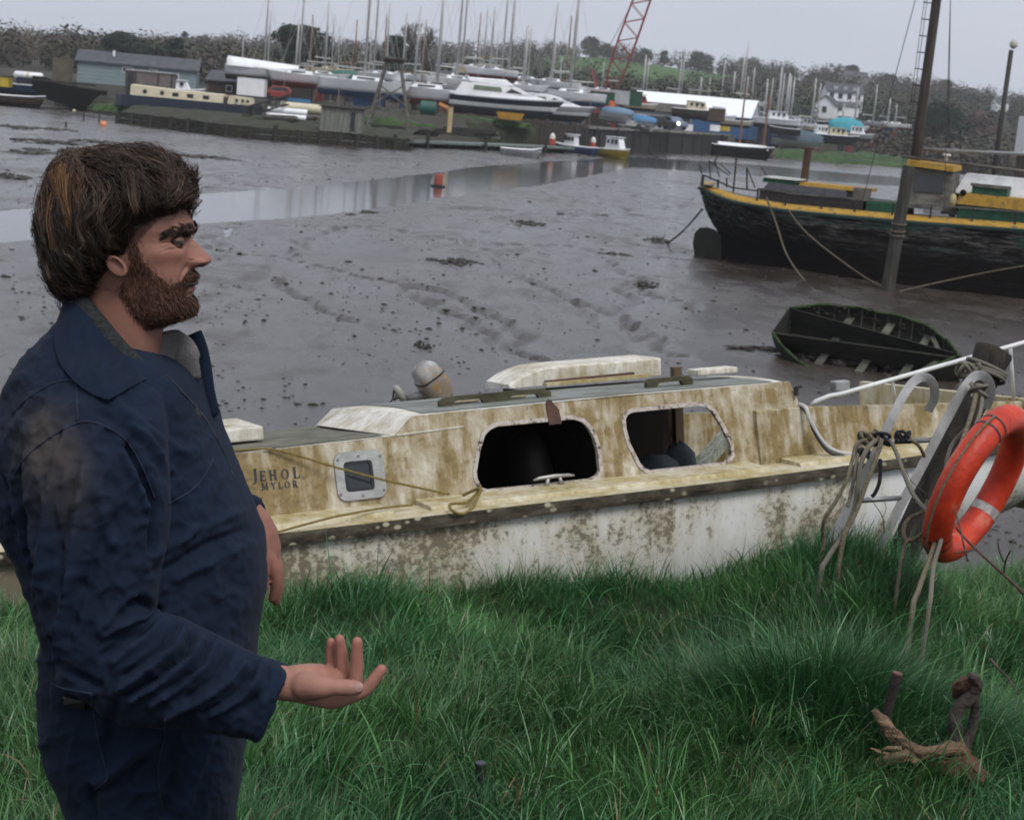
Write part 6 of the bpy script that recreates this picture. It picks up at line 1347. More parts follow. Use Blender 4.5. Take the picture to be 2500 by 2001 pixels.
m = MB(); m.add([(5.24, -1.12, 3.58), (6.62, -1.12, 3.52), (6.62, .75, 3.56), (5.24, .75, 3.62), (5.24, -1.12, 3.74), (6.58, -1.10, 3.68), (6.58, .75, 3.74), (5.24, .75, 3.78)], [(3, 2, 1, 0), (4, 5, 6, 7), (0, 1, 5, 4), (1, 2, 6, 5), (2, 3, 7, 6), (3, 0, 4, 7)]); obj('wheelhouse_roof', m, M_yel, hulk)
tp_ = NT('dusty_pane'); tp_.set(col=t.ramp(t.noise(1), [(0, .1), (1, .1)]) if False else (.035, .038, .042), rough=.25, spec=.5)
obj('window', MB().slab([(5.5, -1.03, 2.85), (6.38, -1.03, 2.85), (6.32, -.985, 3.36), (5.5, -.985, 3.38)], (), (0, .02, 0)), tp_.m, hulk)
obj('stovepipe', MB().tube([(6.25, -.3, 3.7), (6.25, -.3, 3.95), (6.25, -.3, 3.97), (6.25, -.3, 4.02)], [.05, .05, .13, .11], 12), pm('pale_enamel', (.5, .46, .43), (.6, .55, .52), 5, .5), hulk)
house('deck_house', 6.9, 14.5, -1.2, 1.1, 2.1, 2.62, M_green); house('deck_house_top', 6.85, 14.5, -1.3, 1.2, 2.62, 2.95, M_yel, .04); house('side_panel', 7.2, 8.2, -1.1, .3, 2.95, 3.2, M_green); house('white_canopy', 6.6, 14, -.2, 1.3, 2.9, 3.5, pm('dull_white', (.50, .51, .52), (.66, .67, .68), 3, .6), .25); house('fender_board', 7.15, 8.3, -1.15, -1.0, 3.17, 3.26, M_grey)
obj('fender', MB().blob((6.72, -1.25, 2.7), (.12, .12, .2), 10, 8, .02), pm('cream_fender', (.30, .25, .13), (.4, .34, .19), 4, .5), hulk, sm=True); obj('dark_fender', MB().blob((6.98, -1.25, 2.95), (.1, .1, .1), 10, 8, .02), M_black, hulk, sm=True)
obj('funnel', MB().tube([(1.9, .5, 2.6), (1.93, .5, 3.75), (1.93, .5, 3.8)], [.12, .12, .13], 12), pm('rusty_pipe', (.045, .022, .016), (.09, .045, .03), 5, .8, .4, 20), hulk, sm=.6)
mast = obj('mast', MB().tube([(5.37, -.45, 2.0), (5.37, -.45, 5), (5.39, -.45, 9), (5.42, -.45, 14)], [.16, .15, .135, .1], 14), pm('dark_mast', (.022, .016, .013), (.06, .045, .036), 4, .7, .4, 15, stretch=(3, 3, .3)), hulk, sm=True)
for i in range(16): z = 4.0 + i * .48; obj('step', MB().bar((5.33, -.5, z), (5.02, -.5, z + .015), .04, .03), M_iron, mast)
for x in (5.02, 5.10): obj('wire', MB().tube([(x, -.5, 2.3), (x + .02, -.5, 8), (x + .1, -.5, 12)], .010, 5), M_iron, mast)
obj('boom', MB().tube([(5.45, -.3, 4.08), (9, -.1, 4.25), (14.5, 0, 4.55)], .05, 10), M_alu, hulk, sm=True)
obj('lower_spar', MB().tube([(5.0, -.7, 3.82), (9, -.7, 3.72), (14.5, -.6, 3.75)], .045, 10), M_grey, hulk, sm=True)
for a, b in (((5.42, -.4, 13.5), (14.5, -1.8, 2.7)), ((5.42, -.3, 13.0), (13.0, 1.6, 2.6)), ((5.42, -.45, 12.0), (6.6, -1.95, 2.4)), ((5.42, -.4, 11.5), (6.2, 1.8, 2.4)), ((5.42, -.45, 13.2), (4.2, -1.95, 2.3)), ((14.8, 0, 10.5), (9.5, -1.9, 2.5))):
    obj('stay', MB().tube([a, b], .012, 5), M_iron, hulk)
# mooring lines from the hulk
def gw(p): return G_O + G_rot @ p
M_line = pm('slack_line', (.07, .058, .040), (.15, .125, .085), 20, .9)
rope('mooring_line', [gw(gp(560, 360, -2.0)), gw(gp(620, 520, -2.1)), gw(gp(680, 700, -2.6)), gw(gp(760, 830, -3.2)), onz(*z6b(870, 950), .1)], .03, M_line, 'pale mooring rope curving from the barge stern to the mud', n=6)
rope('mooring_line', [gw(gp(690, 430, -2.05)), gw(gp(800, 570, -2.3)), gw(gp(980, 720, -2.6)), gw(gp(1180, 860, -3.0)), onz(*z6b(1320, 935), .1)], .025, M_line, 'dark mooring rope running from the barge side to the foot of the pile', n=6)
rope('mooring_line', [onz(*z6b(1370, 945), .1), gw(gp(1700, 870, -2.8)), gw(gp(2000, 810, -2.3)), gw(gp(2250, 770, -2.1))], .022, M_line, 'mooring rope rising from the pile foot along the barge hull', n=6)
rope('mooring_chain', [gw(gp(165, 430, -.1)), gw(gp(90, 520, -.3)), gw(gp(20, 590, -.6)), onz(*z6b(-60, 650), .1), onz(*z6b(-120, 690), .1)], .03, M_iron, 'dark chain slanting from the barge stern to the mud', 'chain', n=6)
# timber pile
pa = Vector((10.20, 48.1, -.4)); pbb = at(*z6b(1445, 165), 48.1)
pile = thing('mooring_pile', 'tall dark timber pile standing in the mud against the barge', 'pile', (10.2, 48.1, 0)); obj('timber', MB().tube([pa, pa.lerp(pbb, .5), pbb], [.20, .18, .16], 14), pm('pile_timber', (.020, .019, .016), (.06, .056, .047), 5, .8, .6, 14, stretch=(3, 3, .4)), pile, world=True, sm=.8)
for k in (.52, .55, .6): P = [pa.lerp(pbb, k) + Vector((.2 * math.cos(q), .2 * math.sin(q), .03 * math.sin(q))) for q in [6.283 * i / 14 for i in range(15)]]; obj('lashing', MB().tube(P, .022, 6), M_line, pile, world=True)

# ---- rotten dinghy
D_O = onz(1700 + 1010 / 2.3975, 720 + 430 / 2.3975, .12); D_rot = Matrix.Rotation(R(-33), 3, 'Z') @ Matrix.Rotation(R(34), 3, 'X') @ Matrix.Rotation(R(3), 3, 'Y')
din = thing('rotten_dinghy', 'rotten mossy wooden dinghy full of mud lying open on the flats', 'dinghy', D_O, D_rot)
M_rot = pm('rotten_plank', (.008, .008, .006), (.028, .027, .02), 5, .85, .7, 20, stretch=(.4, 1, 1), c3=(.02, .03, .012)); M_moss = pm('moss_rim', (.010, .020, .006), (.035, .065, .014), 7, .9, 1.0, 30); M_rib = pm('grey_rib', (.045, .045, .036), (.12, .12, .095), 6, .85, .5, 20)
LD = 1.70
def db(x): return .97 * max(.02, 1 - abs(x / (LD + .03)) ** 2.3) if x > -.2 else .97 * (1 - .62 * ((-.2 - x) / (LD - .2)) ** 2.4)
def dpt(x, a, o=0):                 # a: 0 keel .. 1 gunwale, sign = side
    sg = 1 if a >= 0 else -1; a_ = abs(a); b = db(x); zr = .10 * (x / LD) ** 2
    return Vector((x, sg * (b + o) * math.sin(a_ * math.pi / 2) ** .8, -.02 + zr + (.56 + zr + o * .0) * (1 - math.cos(a_ * math.pi / 2)) ** 1.0 - o * .5))
DX = list(np.linspace(-LD, LD, 30))
for sg in (1, -1):
    for k in range(6):
        a0, a1 = sg * k / 6, sg * (k + 1.08) / 6; mb = MB(); mb.loft([[dpt(x, a0, .012) for x in DX], [dpt(x, a1, .0) for x in DX], [dpt(x, a1, .03) for x in DX], [dpt(x, a0, .035) for x in DX]], cap=False); obj('plank', mb, M_rot, din)
    obj('gunwale', MB().tube([dpt(x, sg * 1.02, .01) + Vector((0, 0, .015 * math.sin(x * 9))) for x in DX], [.028 + .008 * math.sin(i * 1.7) for i in range(30)], 8), M_moss, din, sm=True)
mb = MB(); mb.slab([dpt(-LD, a) for a in np.linspace(-1, 1, 13)], (), (-.03, 0, 0)); obj('transom', mb, M_rot, din)
for x in np.linspace(-1.25, 1.3, 11): obj('rib', MB().tube([dpt(x, a, -.015) for a in np.linspace(-.97, .97, 15)], .016, 5), M_rib, din)
for x, dz in ((-.75, .36), (.05, .38), (.85, .42)): obj('thwart', MB().bar((x, -db(x) + .03, dz), (x + .05, db(x) - .03, dz), .15, .03), M_rib, din)
obj('knee', MB().bar((1.0, db(1.0) - .05, .5), (1.42, .02, .62), .08, .04), M_rib, din); obj('breasthook', MB().bar((1.0, -db(1.0) + .05, .5), (1.45, 0, .62), .08, .04), M_rib, din); obj('stem', MB().bar((LD, 0, .0), (LD + .05, 0, .78), .07, .07), M_moss, din)
rr_ = random.Random(5); mb = MB()
for _ in range(110): mb.blob((rr_.uniform(-1.6, .8), rr_.uniform(-.8, .3), rr_.uniform(.06, .30)), (rr_.uniform(.06, .2), rr_.uniform(.05, .14), rr_.uniform(.04, .10)), 6, 4, .25, rr_)
o = obj('mud_fill', mb, pm('dark_mud', (.014, .012, .010), (.04, .036, .032), 6, .5, .8, 20), din); o['kind'] = 'stuff'
mb = MB()
for _ in range(46): x_ = rr_.uniform(-1.5, 1.45); a_ = rr_.choice([1, 1, -1]) * rr_.uniform(.75, 1.04); mb.blob(dpt(x_, a_, .0) + Vector((0, 0, .01)), (rr_.uniform(.03, .12), rr_.uniform(.02, .05), rr_.uniform(.02, .05)), 6, 4, .3, rr_)
o = obj('weed_growth', mb, M_weed, din); o['kind'] = 'stuff'
# ---- weed clumps
def clump(u, v, w, d, h, seed, label, n=34, name='seaweed_clump'):
    rr_ = random.Random(seed); c = donz(u, v, .1); c.z = float(mud_z(np.array([c.x]), np.array([c.y]))[0]); t0 = thing(name, label, 'seaweed'); t0.location = c; XF[t0.name] = Matrix.Translation(c); mb = MB()
    for _ in range(n):
        q = rr_.uniform(0, 6.28); r_ = rr_.random() ** .6; s_ = rr_.uniform(.25, .6)
        mb.blob((math.cos(q) * r_ * w, math.sin(q) * r_ * d, h * .15 * rr_.random()), (w * .28 * s_ * rr_.uniform(.6, 1.6), d * .35 * s_, h * s_ * (1.2 - r_)), 7, 4, .3, rr_)
    obj('fronds', mb, M_weed, t0); return t0
for i, (u, v, w, d, h, lb) in enumerate(((955, 553, .75, .9, .16, 'broad black seaweed clump beside the long mud crack'), (889, 728, .17, .25, .12, 'small lone seaweed clump above the outboard motor'), (775, 443, .38, .7, .14, 'seaweed clump at the near edge of the channel'), (1112, 475, .62, .8, .16, 'flat seaweed clump beside a pale plank end'), (1385, 510, .55, .9, .22, 'weed heap where the barge stern chain meets the mud'), (1300, 537, .5, .8, .16, 'low weed patch on the crack nearest the barge stern'), (1000, 439, .3, .6, .10, 'little weed tuft on the flats past the channel bend'), (1600, 741, .62, .22, .12, 'weed streak beside the rotten dinghy transom'), (15, 375, .8, 1.2, .2, 'weed patch on the flats across the channel'), (1275, 455, .28, .5, .14, 'weed tuft on the branching mud crack'), (1180, 452, .2, .4, .08, 'tiny weed scrap between the cracks'), (1360, 600, .5, .8, .14, 'weed streak below the barge rudder'), (1030, 352, .9, 1.4, .1, 'weed on the far lip of the channel'), (740, 448, .22, .4, .08, 'weed speck left of the channel edge clump'))):
    clump(u, v, w, d, h, 40 + i, lb)
for i, (u, v, w) in enumerate(((90, 300, 2.2), (140, 322, 2.6), (60, 322, 2.0), (200, 318, 1.5), (20, 270, 1.5), (110, 275, 1.6), (190, 300, 1.2), (430, 333, 1.8), (500, 290, 1.0))): clump(u, v, w, 2.2, .22, 80 + i, 'dark weed bank on the far left flats', 30)['group'] = 'weed banks on the far left flats'
c = donz(1085, 478, .12); o = thing('plank_end', 'pale broken plank end lying against the flat seaweed clump', 'plank', c); obj('wood', MB().bar(c + Vector((-.15, 0, .05)), c + Vector((.2, .1, .08)), .12, .06), M_grey, o, world=True)
# ---- buoys
bc = donz(922, 393, 0); bu = thing('channel_buoy', 'red can buoy with dark float collar standing in the channel', 'buoy', bc)
obj('collar', MB().lathe([(.20, -.1), (.36, -.03), (.36, .07), (.24, .11)], bc, 20), M_dark, bu, world=True, sm=.5); obj('can', MB().lathe([(.21, .1), (.215, .35), (.20, .40), (.19, .58), (.15, .62)], bc, 18), pm('faded_red', (.24, .045, .035), (.34, .075, .055), 4, .6, .2), bu, world=True, sm=.5); obj('lifting_ring', MB().tube([bc + Vector((.05 * math.cos(q), 0, .64 + .05 * math.sin(q))) for q in [6.283 * i / 10 for i in range(11)]], .012, 5), M_iron, bu, world=True)
def ball(u, v, Y, r_, mat, name, lb):
    c = at(u, v, Y); t0 = thing(name, lb, 'buoy', c); obj('float', MB().lathe([(r_ * math.sin(q), -r_ * math.cos(q)) for q in [math.pi * (i + .02) / 12.04 for i in range(13)]], c, 18), mat, t0, world=True, sm=True); obj('eye', MB().tube([c + Vector((0, 0, r_ * .9)), c + Vector((0, 0, r_ * 1.25))], r_ * .16, 8), M_dark, t0, world=True)
ball(252, 305, 122, .29, pm('orange_float', (.50, .17, .07), (.62, .25, .12), 3, .5), 'mooring_buoy', 'round orange mooring buoy resting on the mud')
ball(181, 271, 140, .14, pm('pale_float', (.5, .42, .3), (.6, .52, .4), 3, .5), 'mooring_buoy', 'small pale mooring buoy near the black barge')
for i, (u, v0, v1, Y, lb) in enumerate(((242, 268, 295, 128, 'thin dark stake in the mud beyond the orange buoy'), (204, 272, 296, 130, 'short thin stake in the mud by the pale buoy'), (160, 298, 325, 112, 'mud stake among the weed banks'))):
    a = at(u, v1, Y); b = at(u, v0, Y); t0 = thing('mud_stake', lb, 'stake', a); obj('shaft', MB().tube([a - Vector((0, 0, .3)), (a.x, a.y, b.z)], .06, 8), M_iron, t0, world=True)

# ================================================================== the far shore
def z1(x, y): return x / 3.369, y / 3.369
def z2(x, y): return 540 + x / 3.369, y / 3.369
def z3(x, y): return 1080 + x / 3.369, y / 3.369
def z4(x, y): return 1560 + x / 3.369, y / 3.369
def z5(x, y): return 1860 + x / 3.369, y / 3.369
YZ = 2.5                                        # height of the yard
# ---- land: yard, shore and hills in one sheet
SKY = [(-260, 86), (0, 92), (110, 92), (250, 92), (450, 95), (600, 96), (760, 104), (900, 110), (1080, 112), (1200, 120), (1330, 112), (1480, 122), (1560, 132), (1700, 152), (1850, 165), (1950, 172), (2060, 172), (2150, 198), (2260, 205), (2400, 232), (2500, 244), (2800, 262)]
RY = 760.0
sk = np.array([tuple(at(u, v, RY)) for u, v in SKY]); sk_t = sk[:, 0] / RY; sk_z = sk[:, 2]
def shore_y(x): return np.interp(x, [-200, -60, -30, -8, 5, 25, 45, 90, 200], [170, 168, 150, 152, 169, 232, 300, 400, 520])
def land_z(x, y):
    t = x / np.maximum(y, 1); zr = np.interp(t, sk_t, sk_z) - 4.6
    s = shore_y(x); k = sstep(0, 6, y - s); base = -1.2 + (YZ + 1.2) * k
    h = sstep(260, RY, y) ** 1.15
    z = base + (zr - YZ) * h * k + 2.2 * (fbm(x / 60, y / 60, 201) - .5) * sstep(280, 420, y)
    return z - 30 * sstep(RY, RY + 320, y)
gx = np.linspace(-.75, .75, 220); gy = np.concatenate([np.linspace(146, 270, 90), np.exp(np.linspace(math.log(273), math.log(1150), 90))])
GY, GT = np.meshgrid(gy, gx, indexing='ij'); GX = GY * GT; GZ = land_z(GX, GY); nr, nc = GX.shape; idx = np.arange(nr * nc).reshape(nr, nc)
q_ = np.stack([idx[:-1, :-1], idx[:-1, 1:], idx[1:, 1:], idx[1:, :-1]], -1).reshape(-1, 4)
LV = np.stack([GX, GY, GZ], -1).reshape(-1, 3); LU, LW = project(LV)
FIELDS = [[(1330, 138), (1440, 128), (1540, 146), (1700, 156), (1790, 172), (1770, 200), (1600, 198), (1480, 185), (1330, 168)], [(70, 118), (170, 100), (275, 103), (262, 116), (150, 126), (70, 126)], [(590, 98), (665, 95), (668, 108), (600, 110)], [(2080, 178), (2140, 186), (2150, 200), (2060, 196)]]
infield = np.zeros(len(LU), bool)
for f_ in FIELDS: infield |= inside(LU, LW, f_)
lc = np.where(infield[:, None], np.array([[.055, .115, .034]]), np.array([[.040, .040, .028]])) * (.75 + .5 * fbm(LV[:, 0] / 25, LV[:, 1] / 25, 203))[:, None]
yard = (LV[:, 1] < 262); lc[yard] = np.array([.055, .052, .046]) * (.7 + .6 * fbm(LV[yard, 0] / 4, LV[yard, 1] / 4, 204))[:, None]
me = npmesh('hillside', LV, q_); vcol(me, lc); struct('hillside', me, vmat('land', .95, .1).m, sm=True)

# ---- leafage helpers
M_leaf = vmat('leafage', .8, .15).m; M_bark = pm('bark', (.025, .021, .017), (.06, .05, .042), 3, .9, .5, 12)
def puffs(cent, rad, n, size, col, jit=.35, up=.35):
    """n small leaf faces spread through each ball: cent k x 3, rad k x 3"""
    k = len(cent); ci = np.repeat(np.arange(k), n); N = len(ci); d = RNG.normal(0, 1, (N, 3)); d /= np.linalg.norm(d, axis=1)[:, None]; r_ = RNG.uniform(.45, 1.0, N) ** .6 * (1 + RNG.normal(0, .12, N))
    P = cent[ci] + d * r_[:, None] * rad[ci]; nn_ = d * .8 + np.array([0, 0, .55]) + RNG.normal(0, .28, (N, 3)); nn_ /= np.linalg.norm(nn_, axis=1)[:, None] + 1e-9; a = np.cross(nn_, RNG.normal(0, 1, (N, 3))); a /= np.linalg.norm(a, axis=1)[:, None] + 1e-9; b = np.cross(nn_, a)
    s = (size * RNG.uniform(.5, 1.5, N))[:, None]; V = np.stack([P - a * s, P + b * s * .6, P + a * s, P - b * s * .6], 1).reshape(-1, 3); Q = np.arange(N * 4).reshape(-1, 4)
    c = col[ci] * RNG.uniform(1 - jit, 1 + jit, (N, 1)) if len(np.shape(col)) == 2 else np.array(col) * RNG.uniform(1 - jit, 1 + jit, (N, 1))
    return V, Q, np.repeat(c, 4, 0)
def tree(u, vt, vb, Y, wpx, label, col, name='broadleaf_tree', lobes=12, n=150, size=.35, flat=.55, trunk=.3, group=None, zb=None, low=.3):
    b = at(u, vb, Y); tp = at(u, vt, Y); H = tp.z - b.z; Wd = wpx * Y / F; rr_ = np.random.default_rng(int(u * 7 + vt))
    b = Vector((b.x, Y, float(land_z(np.array([b.x]), np.array([Y]))[0]) if zb is None else zb)); H = tp.z - b.z
    t0 = thing(name, label, 'tree', b, None, group); tb = MB().tube([(0, 0, -.3), (.1, 0, H * .3), (.0, .1, H * .6), (.2, 0, H * .85)], [trunk, trunk * .8, trunk * .5, trunk * .15], 8)
    for i in range(7):
        q = rr_.uniform(0, 6.28); z = H * rr_.uniform(.35, .65); tb.tube([(0, 0, z), (math.cos(q) * Wd * .2, math.sin(q) * Wd * .2, z + H * .1), (math.cos(q) * Wd * .38, math.sin(q) * Wd * .38, z + H * .18)], [trunk * .4, trunk * .25, trunk * .08], 6)
    obj('trunk', tb, M_bark, t0, sm=True)
    z = rr_.uniform(low, .88, lobes); prof = np.sin(np.clip((z - low) / (1 - low), 0, 1) ** .7 * np.pi * .92 + .2) * .5 + .05; q = rr_.uniform(0, 6.28, lobes); rad_ = prof * rr_.uniform(.3, 1, lobes) * Wd * .8
    ce = np.stack([np.cos(q) * rad_, np.sin(q) * rad_, z * H], -1); rs = np.stack([np.full(lobes, 1.0), np.full(lobes, 1.0), np.full(lobes, flat)], -1) * (Wd * rr_.uniform(.16, .27, lobes))[:, None]
    cc = np.array(col)[None] * rr_.uniform(.65, 1.3, (lobes, 1)); V, Q, c = puffs(ce, rs, n, size, cc)
    me = npmesh('crown', V, Q); vcol(me, c); obj('crown', me, M_leaf, t0); return t0
def bare_tree(u, vt, vb, Y, wpx, label, col=(.10, .085, .08), group=None, seed=1, depth=6):
    b = at(u, vb, Y); tp = at(u, vt, Y); zg = float(land_z(np.array([b.x]), np.array([Y]))[0]); H = tp.z - zg; t0 = thing('bare_tree', label, 'tree', (b.x, Y, zg), None, group); rr_ = random.Random(seed); tb = MB(); cw = MB(); Wd = wpx * Y / F
    def grow_(p, d, L, r_, k):
        e = p + d * L; (tb if k > depth - 3 else cw).tube([p, (p + e) / 2 + Vector((rr_.uniform(-1, 1), rr_.uniform(-1, 1), 0)) * L * .05, e], [r_, r_ * .85, r_ * .7], 4 if k < depth - 1 else 6, cap=False)
        if k == 0: return
        for _ in range(3 if k > 1 else 4):
            nd = (d + Vector((rr_.uniform(-1, 1), rr_.uniform(-1, 1), rr_.uniform(-.35, .6))) * .62).normalized(); grow_(p.lerp(e, rr_.uniform(.6, 1)), nd, L * rr_.uniform(.62, .8), r_ * .64, k - 1)
    grow_(Vector((0, 0, 0)), Vector((0, 0, 1)), H * .3, H * .03, depth - 1)
    m_ = pm('bare_twigs', tuple(c * .8 for c in col), col, 2, .9); obj('trunk', tb, M_bark, t0); obj('crown', cw, m_, t0); return t0

# ---- woods on the hills
n = 2600
wy = np.exp(RNG.uniform(math.log(268), math.log(RY + 25), n)); wx = wy * RNG.uniform(-.42, .45, n); wz = land_z(wx, wy)
wu, ww = project(np.stack([wx, wy, wz + 3], -1)); ok = np.ones(n, bool)
for f_ in FIELDS: ok &= ~inside(wu, ww, f_)
ok &= ~((wu > 1960) & (wu < 2110) & (wy < 352)); ok &= fbm(wx / 45, wy / 45, 207) > .30
wx, wy, wz = wx[ok], wy[ok], wz[ok]; n = len(wx)
hgt = RNG.uniform(4.0, 8.0, n); kind = fbm(wx / 70, wy / 70, 209) + RNG.normal(0, .10, n)
col = np.where((kind > .60)[:, None], np.array([[.022, .036, .018]]), np.where((kind > .47)[:, None], np.array([[.056, .057, .034]]), np.array([[.072, .062, .048]]))) * RNG.uniform(.7, 1.25, (n, 1))
cent = np.stack([wx, wy, wz + hgt * .55], -1); rad = np.stack([hgt * RNG.uniform(.38, .6, n), hgt * .45, hgt * .5], -1)
V, Q, c = puffs(cent, rad, 150, .40, col, .35); me = npmesh('woodland', V, Q); vcol(me, c); tag(obj('woodland', me, M_leaf), kind='stuff')
n = 340; hx = RNG.uniform(-.42, .45, n); hyv = np.full(n, RY - 5) + RNG.uniform(-20, 5, n); hx = hx * hyv; hz_ = land_z(hx, hyv); hg = RNG.uniform(2.5, 5.5, n)
V, Q, c = puffs(np.stack([hx, hyv, hz_ + hg * .5], -1), np.stack([hg * .8, hg * .5, hg * .5], -1), 110, .38, np.tile(np.array([[.04, .04, .03]]), (n, 1)) * RNG.uniform(.6, 1.2, (n, 1))); me = npmesh('hedgerow', V, Q); vcol(me, c); tag(obj('hedgerow', me, M_leaf), kind='stuff')
DG = (.014, .024, .015)
tree(735, 50, 215, 262, 150, 'large dark spreading pine above the yacht masts', DG, 'pine_tree', 26, 190, .40, .42, .45, low=.42)
tree(955, 66, 215, 262, 75, 'dense dark evergreen tree beside the bare winter tree', (.012, .022, .014), 'evergreen_tree', 20, 180, .40, .7, .4)
bare_tree(1052, 10, 205, 262, 110, 'tall bare winter tree behind the masts', (.13, .115, .11), seed=4, depth=7)
tree(300, 76, 178, 268, 105, 'broad dark evergreen behind the teal cabin roof', (.018, .028, .020), 'evergreen_tree', 20, 150, .42, .6)
tree(372, 84, 178, 275, 70, 'middle dark evergreen between two taller ones behind the cabin', (.020, .030, .021), 'evergreen_tree', 14, 140, .42, .6)
tree(425, 76, 178, 268, 72, 'upright dark evergreen at the right end of the cabin roof', (.017, .027, .019), 'evergreen_tree', 16, 150, .42, .7)
for i, (u, vt, w) in enumerate(((190, 76, 28), (222, 74, 24), (452, 72, 26), (492, 86, 36), (110, 86, 50))): tree(u, vt, vt + 26, 700, w, 'small hilltop tree on the ridge behind the teal cabin', (.03, .032, .026), 'ridge_tree', 10, 130, .40, .8, .25, 'ridge trees behind the cabin')
for i, (u, vt, w, lb) in enumerate(((1442, 92, 62, 'big round tree on the ridge beside the crane boom'), (1480, 103, 36, 'smaller round tree next to the big ridge tree'), (1574, 120, 36, 'ridge tree to the right of the crane boom'), (1617, 122, 30, 'ridge tree over the left end of the white roof'), (1708, 126, 62, 'wide ridge tree above the white roofed shed'), (1830, 140, 62, 'pale bare crown on the ridge above the shed gable'), (2072, 158, 50, 'round tree on the ridge above the white house'), (2165, 184, 70, 'ridge tree beside the barge mast'), (2300, 196, 64, 'bare round tree on the ridge past the barge mast'), (2365, 216, 54, 'low bare tree at the end of the ridge'))):
    tree(u, vt, vt + 45, 720, w, lb, (.030, .034, .028) if i not in (5, 8, 9) else (.075, .066, .062), 'ridge_tree', 14, 190, .40, .75, .3)
tree(2122, 272, 372, 330, 85, 'dark shoreline tree in front of the white house lane', (.016, .024, .016), 'evergreen_tree', 22, 150, .45, .8, .4, zb=.6)
tree(2175, 268, 380, 345, 70, 'dark shoreline tree hard against the barge mast', (.018, .026, .018), 'evergreen_tree', 18, 150, .45, .8, .4, zb=.6)
tree(2285, 250, 388, 320, 125, 'large dense dark evergreen on the shore beyond the barge wheelhouse', (.008, .020, .011), 'evergreen_tree', 34, 200, .45, .8, .5, zb=.6, low=.05)
tree(2380, 268, 380, 380, 95, 'reddish brown scrub tree right of the dense evergreen', (.07, .05, .042), 'scrub_tree', 18, 140, .5, .7, zb=1)
# ---- shore walls
M_quay = pm('weedy_stone', (.010, .010, .009), (.034, .033, .029), 2.5, .8, .7, 9, c3=(.05, .055, .035)); M_conc = pm('old_concrete', (.14, .135, .12), (.25, .24, .215), 2, .9, .3, 9)
qa, qb = Vector((5.0, 168, 0)), Vector((25.5, 231, 0)); qd = (qb - qa).normalized(); qn = Vector((-qd.y, qd.x, 0))
quay = thing('quay_wall', 'long dark weed-stained quay wall with pale coping', 'quay', qa)
nq = 16
for i in range(nq):
    a = qa.lerp(qb, i / nq); b = qa.lerp(qb, (i + 1) / nq - .004); o = random.uniform(-.06, .06)
    obj('wall_panel', MB().box((a + b) / 2 + qn * (.5 + o) + Vector((0, 0, .9)), ((b - a).length, 1.0, 3.1), Matrix((qd, qn, Vector((0, 0, 1)))).transposed()), M_quay, quay, world=True)
    obj('coping_stone', MB().box((a + b) / 2 + qn * .45 + Vector((0, 0, 2.53)), ((b - a).length, 1.3, .18), Matrix((qd, qn, Vector((0, 0, 1)))).transposed()), M_conc, quay, world=True)
for i in range(9):
    a = qa.lerp(qb, (i + .3) / 9) - qn * .15; obj('fender_pile', MB().bar(a + Vector((0, 0, -.5)), a + Vector((0, 0, 2.6)), .3, .3), M_iron, quay, world=True)
sp = thing('sheet_pile_wall', 'rusty dark sheet pile wall between the grass slope and the quay', 'wall', (0, 164, 0)); M_sheet = pm('sheet_steel', (.020, .017, .014), (.055, .045, .036), 3, .8, .5, 8, stretch=(2, 2, .3))
for i in range(17):
    x = -1.2 + i * .37; y = 163 + i * .28; obj('sheet_pile', MB().box((x, y + (.1 if i % 2 else -.1), 1.0), (.33, .25, 3.4)), M_sheet, sp, world=True)
# mossy slope left of it
M_mossy = pm('mossy_rubble', (.012, .013, .009), (.040, .046, .020), 1.6, .95, 1.0, 5, c3=(.03, .065, .018))
def berm(name, pts, hz_, mat, dep=5.0):
    m = MB(); rg = []
    P = spline([Vector((a, b, 0)) for a, b in pts], 6)
    for i, p in enumerate(P):
        j = random.uniform(-.15, .15); rg.append([p + Vector((0, -.3, -.4)), p + Vector((0, 0, hz_ * .45 + j)), p + Vector((0, .5 + j, hz_ * .8)), p + Vector((0, 1.4, hz_ + j)), p + Vector((0, dep, hz_ + .1))])
    m.loft(rg, cap=False, closed=False); return struct(name, m, mat)
berm('shore_bank', [(-16, 158), (-12, 156), (-7, 158), (-3, 160), (0, 163)], 2.6, M_mossy); berm('shore_bank', [(-62, 172), (-52, 170), (-44, 160), (-37, 150), (-30, 143), (-22, 146), (-15, 150)], 1.5, M_mossy)
M_turf = pm('far_turf', (.020, .045, .012), (.045, .085, .024), 1.2, .95, 1.0, 6)
def turf(name, x0, x1, y, z, w, h): 
    m = MB(); rg = []
    for i in range(25):
        x = x0 + (x1 - x0) * i / 24; k = math.sin(math.pi * min(1, max(0, i / 24))) ** .5; rg.append([Vector((x, y - w * k + random.uniform(-.3, .3), z - .3)), Vector((x, y - w * .6 * k, z + h * k * random.uniform(.5, .9))), Vector((x, y, z + h * k * random.uniform(.8, 1.15))), Vector((x, y + w, z + h * k * .6))])
    m.loft(rg, cap=False, closed=False); return struct(name, m, M_turf)
turf('grass_slope', -11, -.5, 161, 2.35, 1.2, .35); turf('grass_slope', -21, -8, 156.5, 1.2, 2.0, .9)
turf('salt_marsh', 28, 44, 236, .0, 5, 1.5); turf('salt_marsh', 40, 62, 262, .0, 7, 1.6); turf('salt_marsh', 33, 60, 245, .0, 4, .8); turf('grass_slope', -37, -29, 142, .9, 1.5, .5)
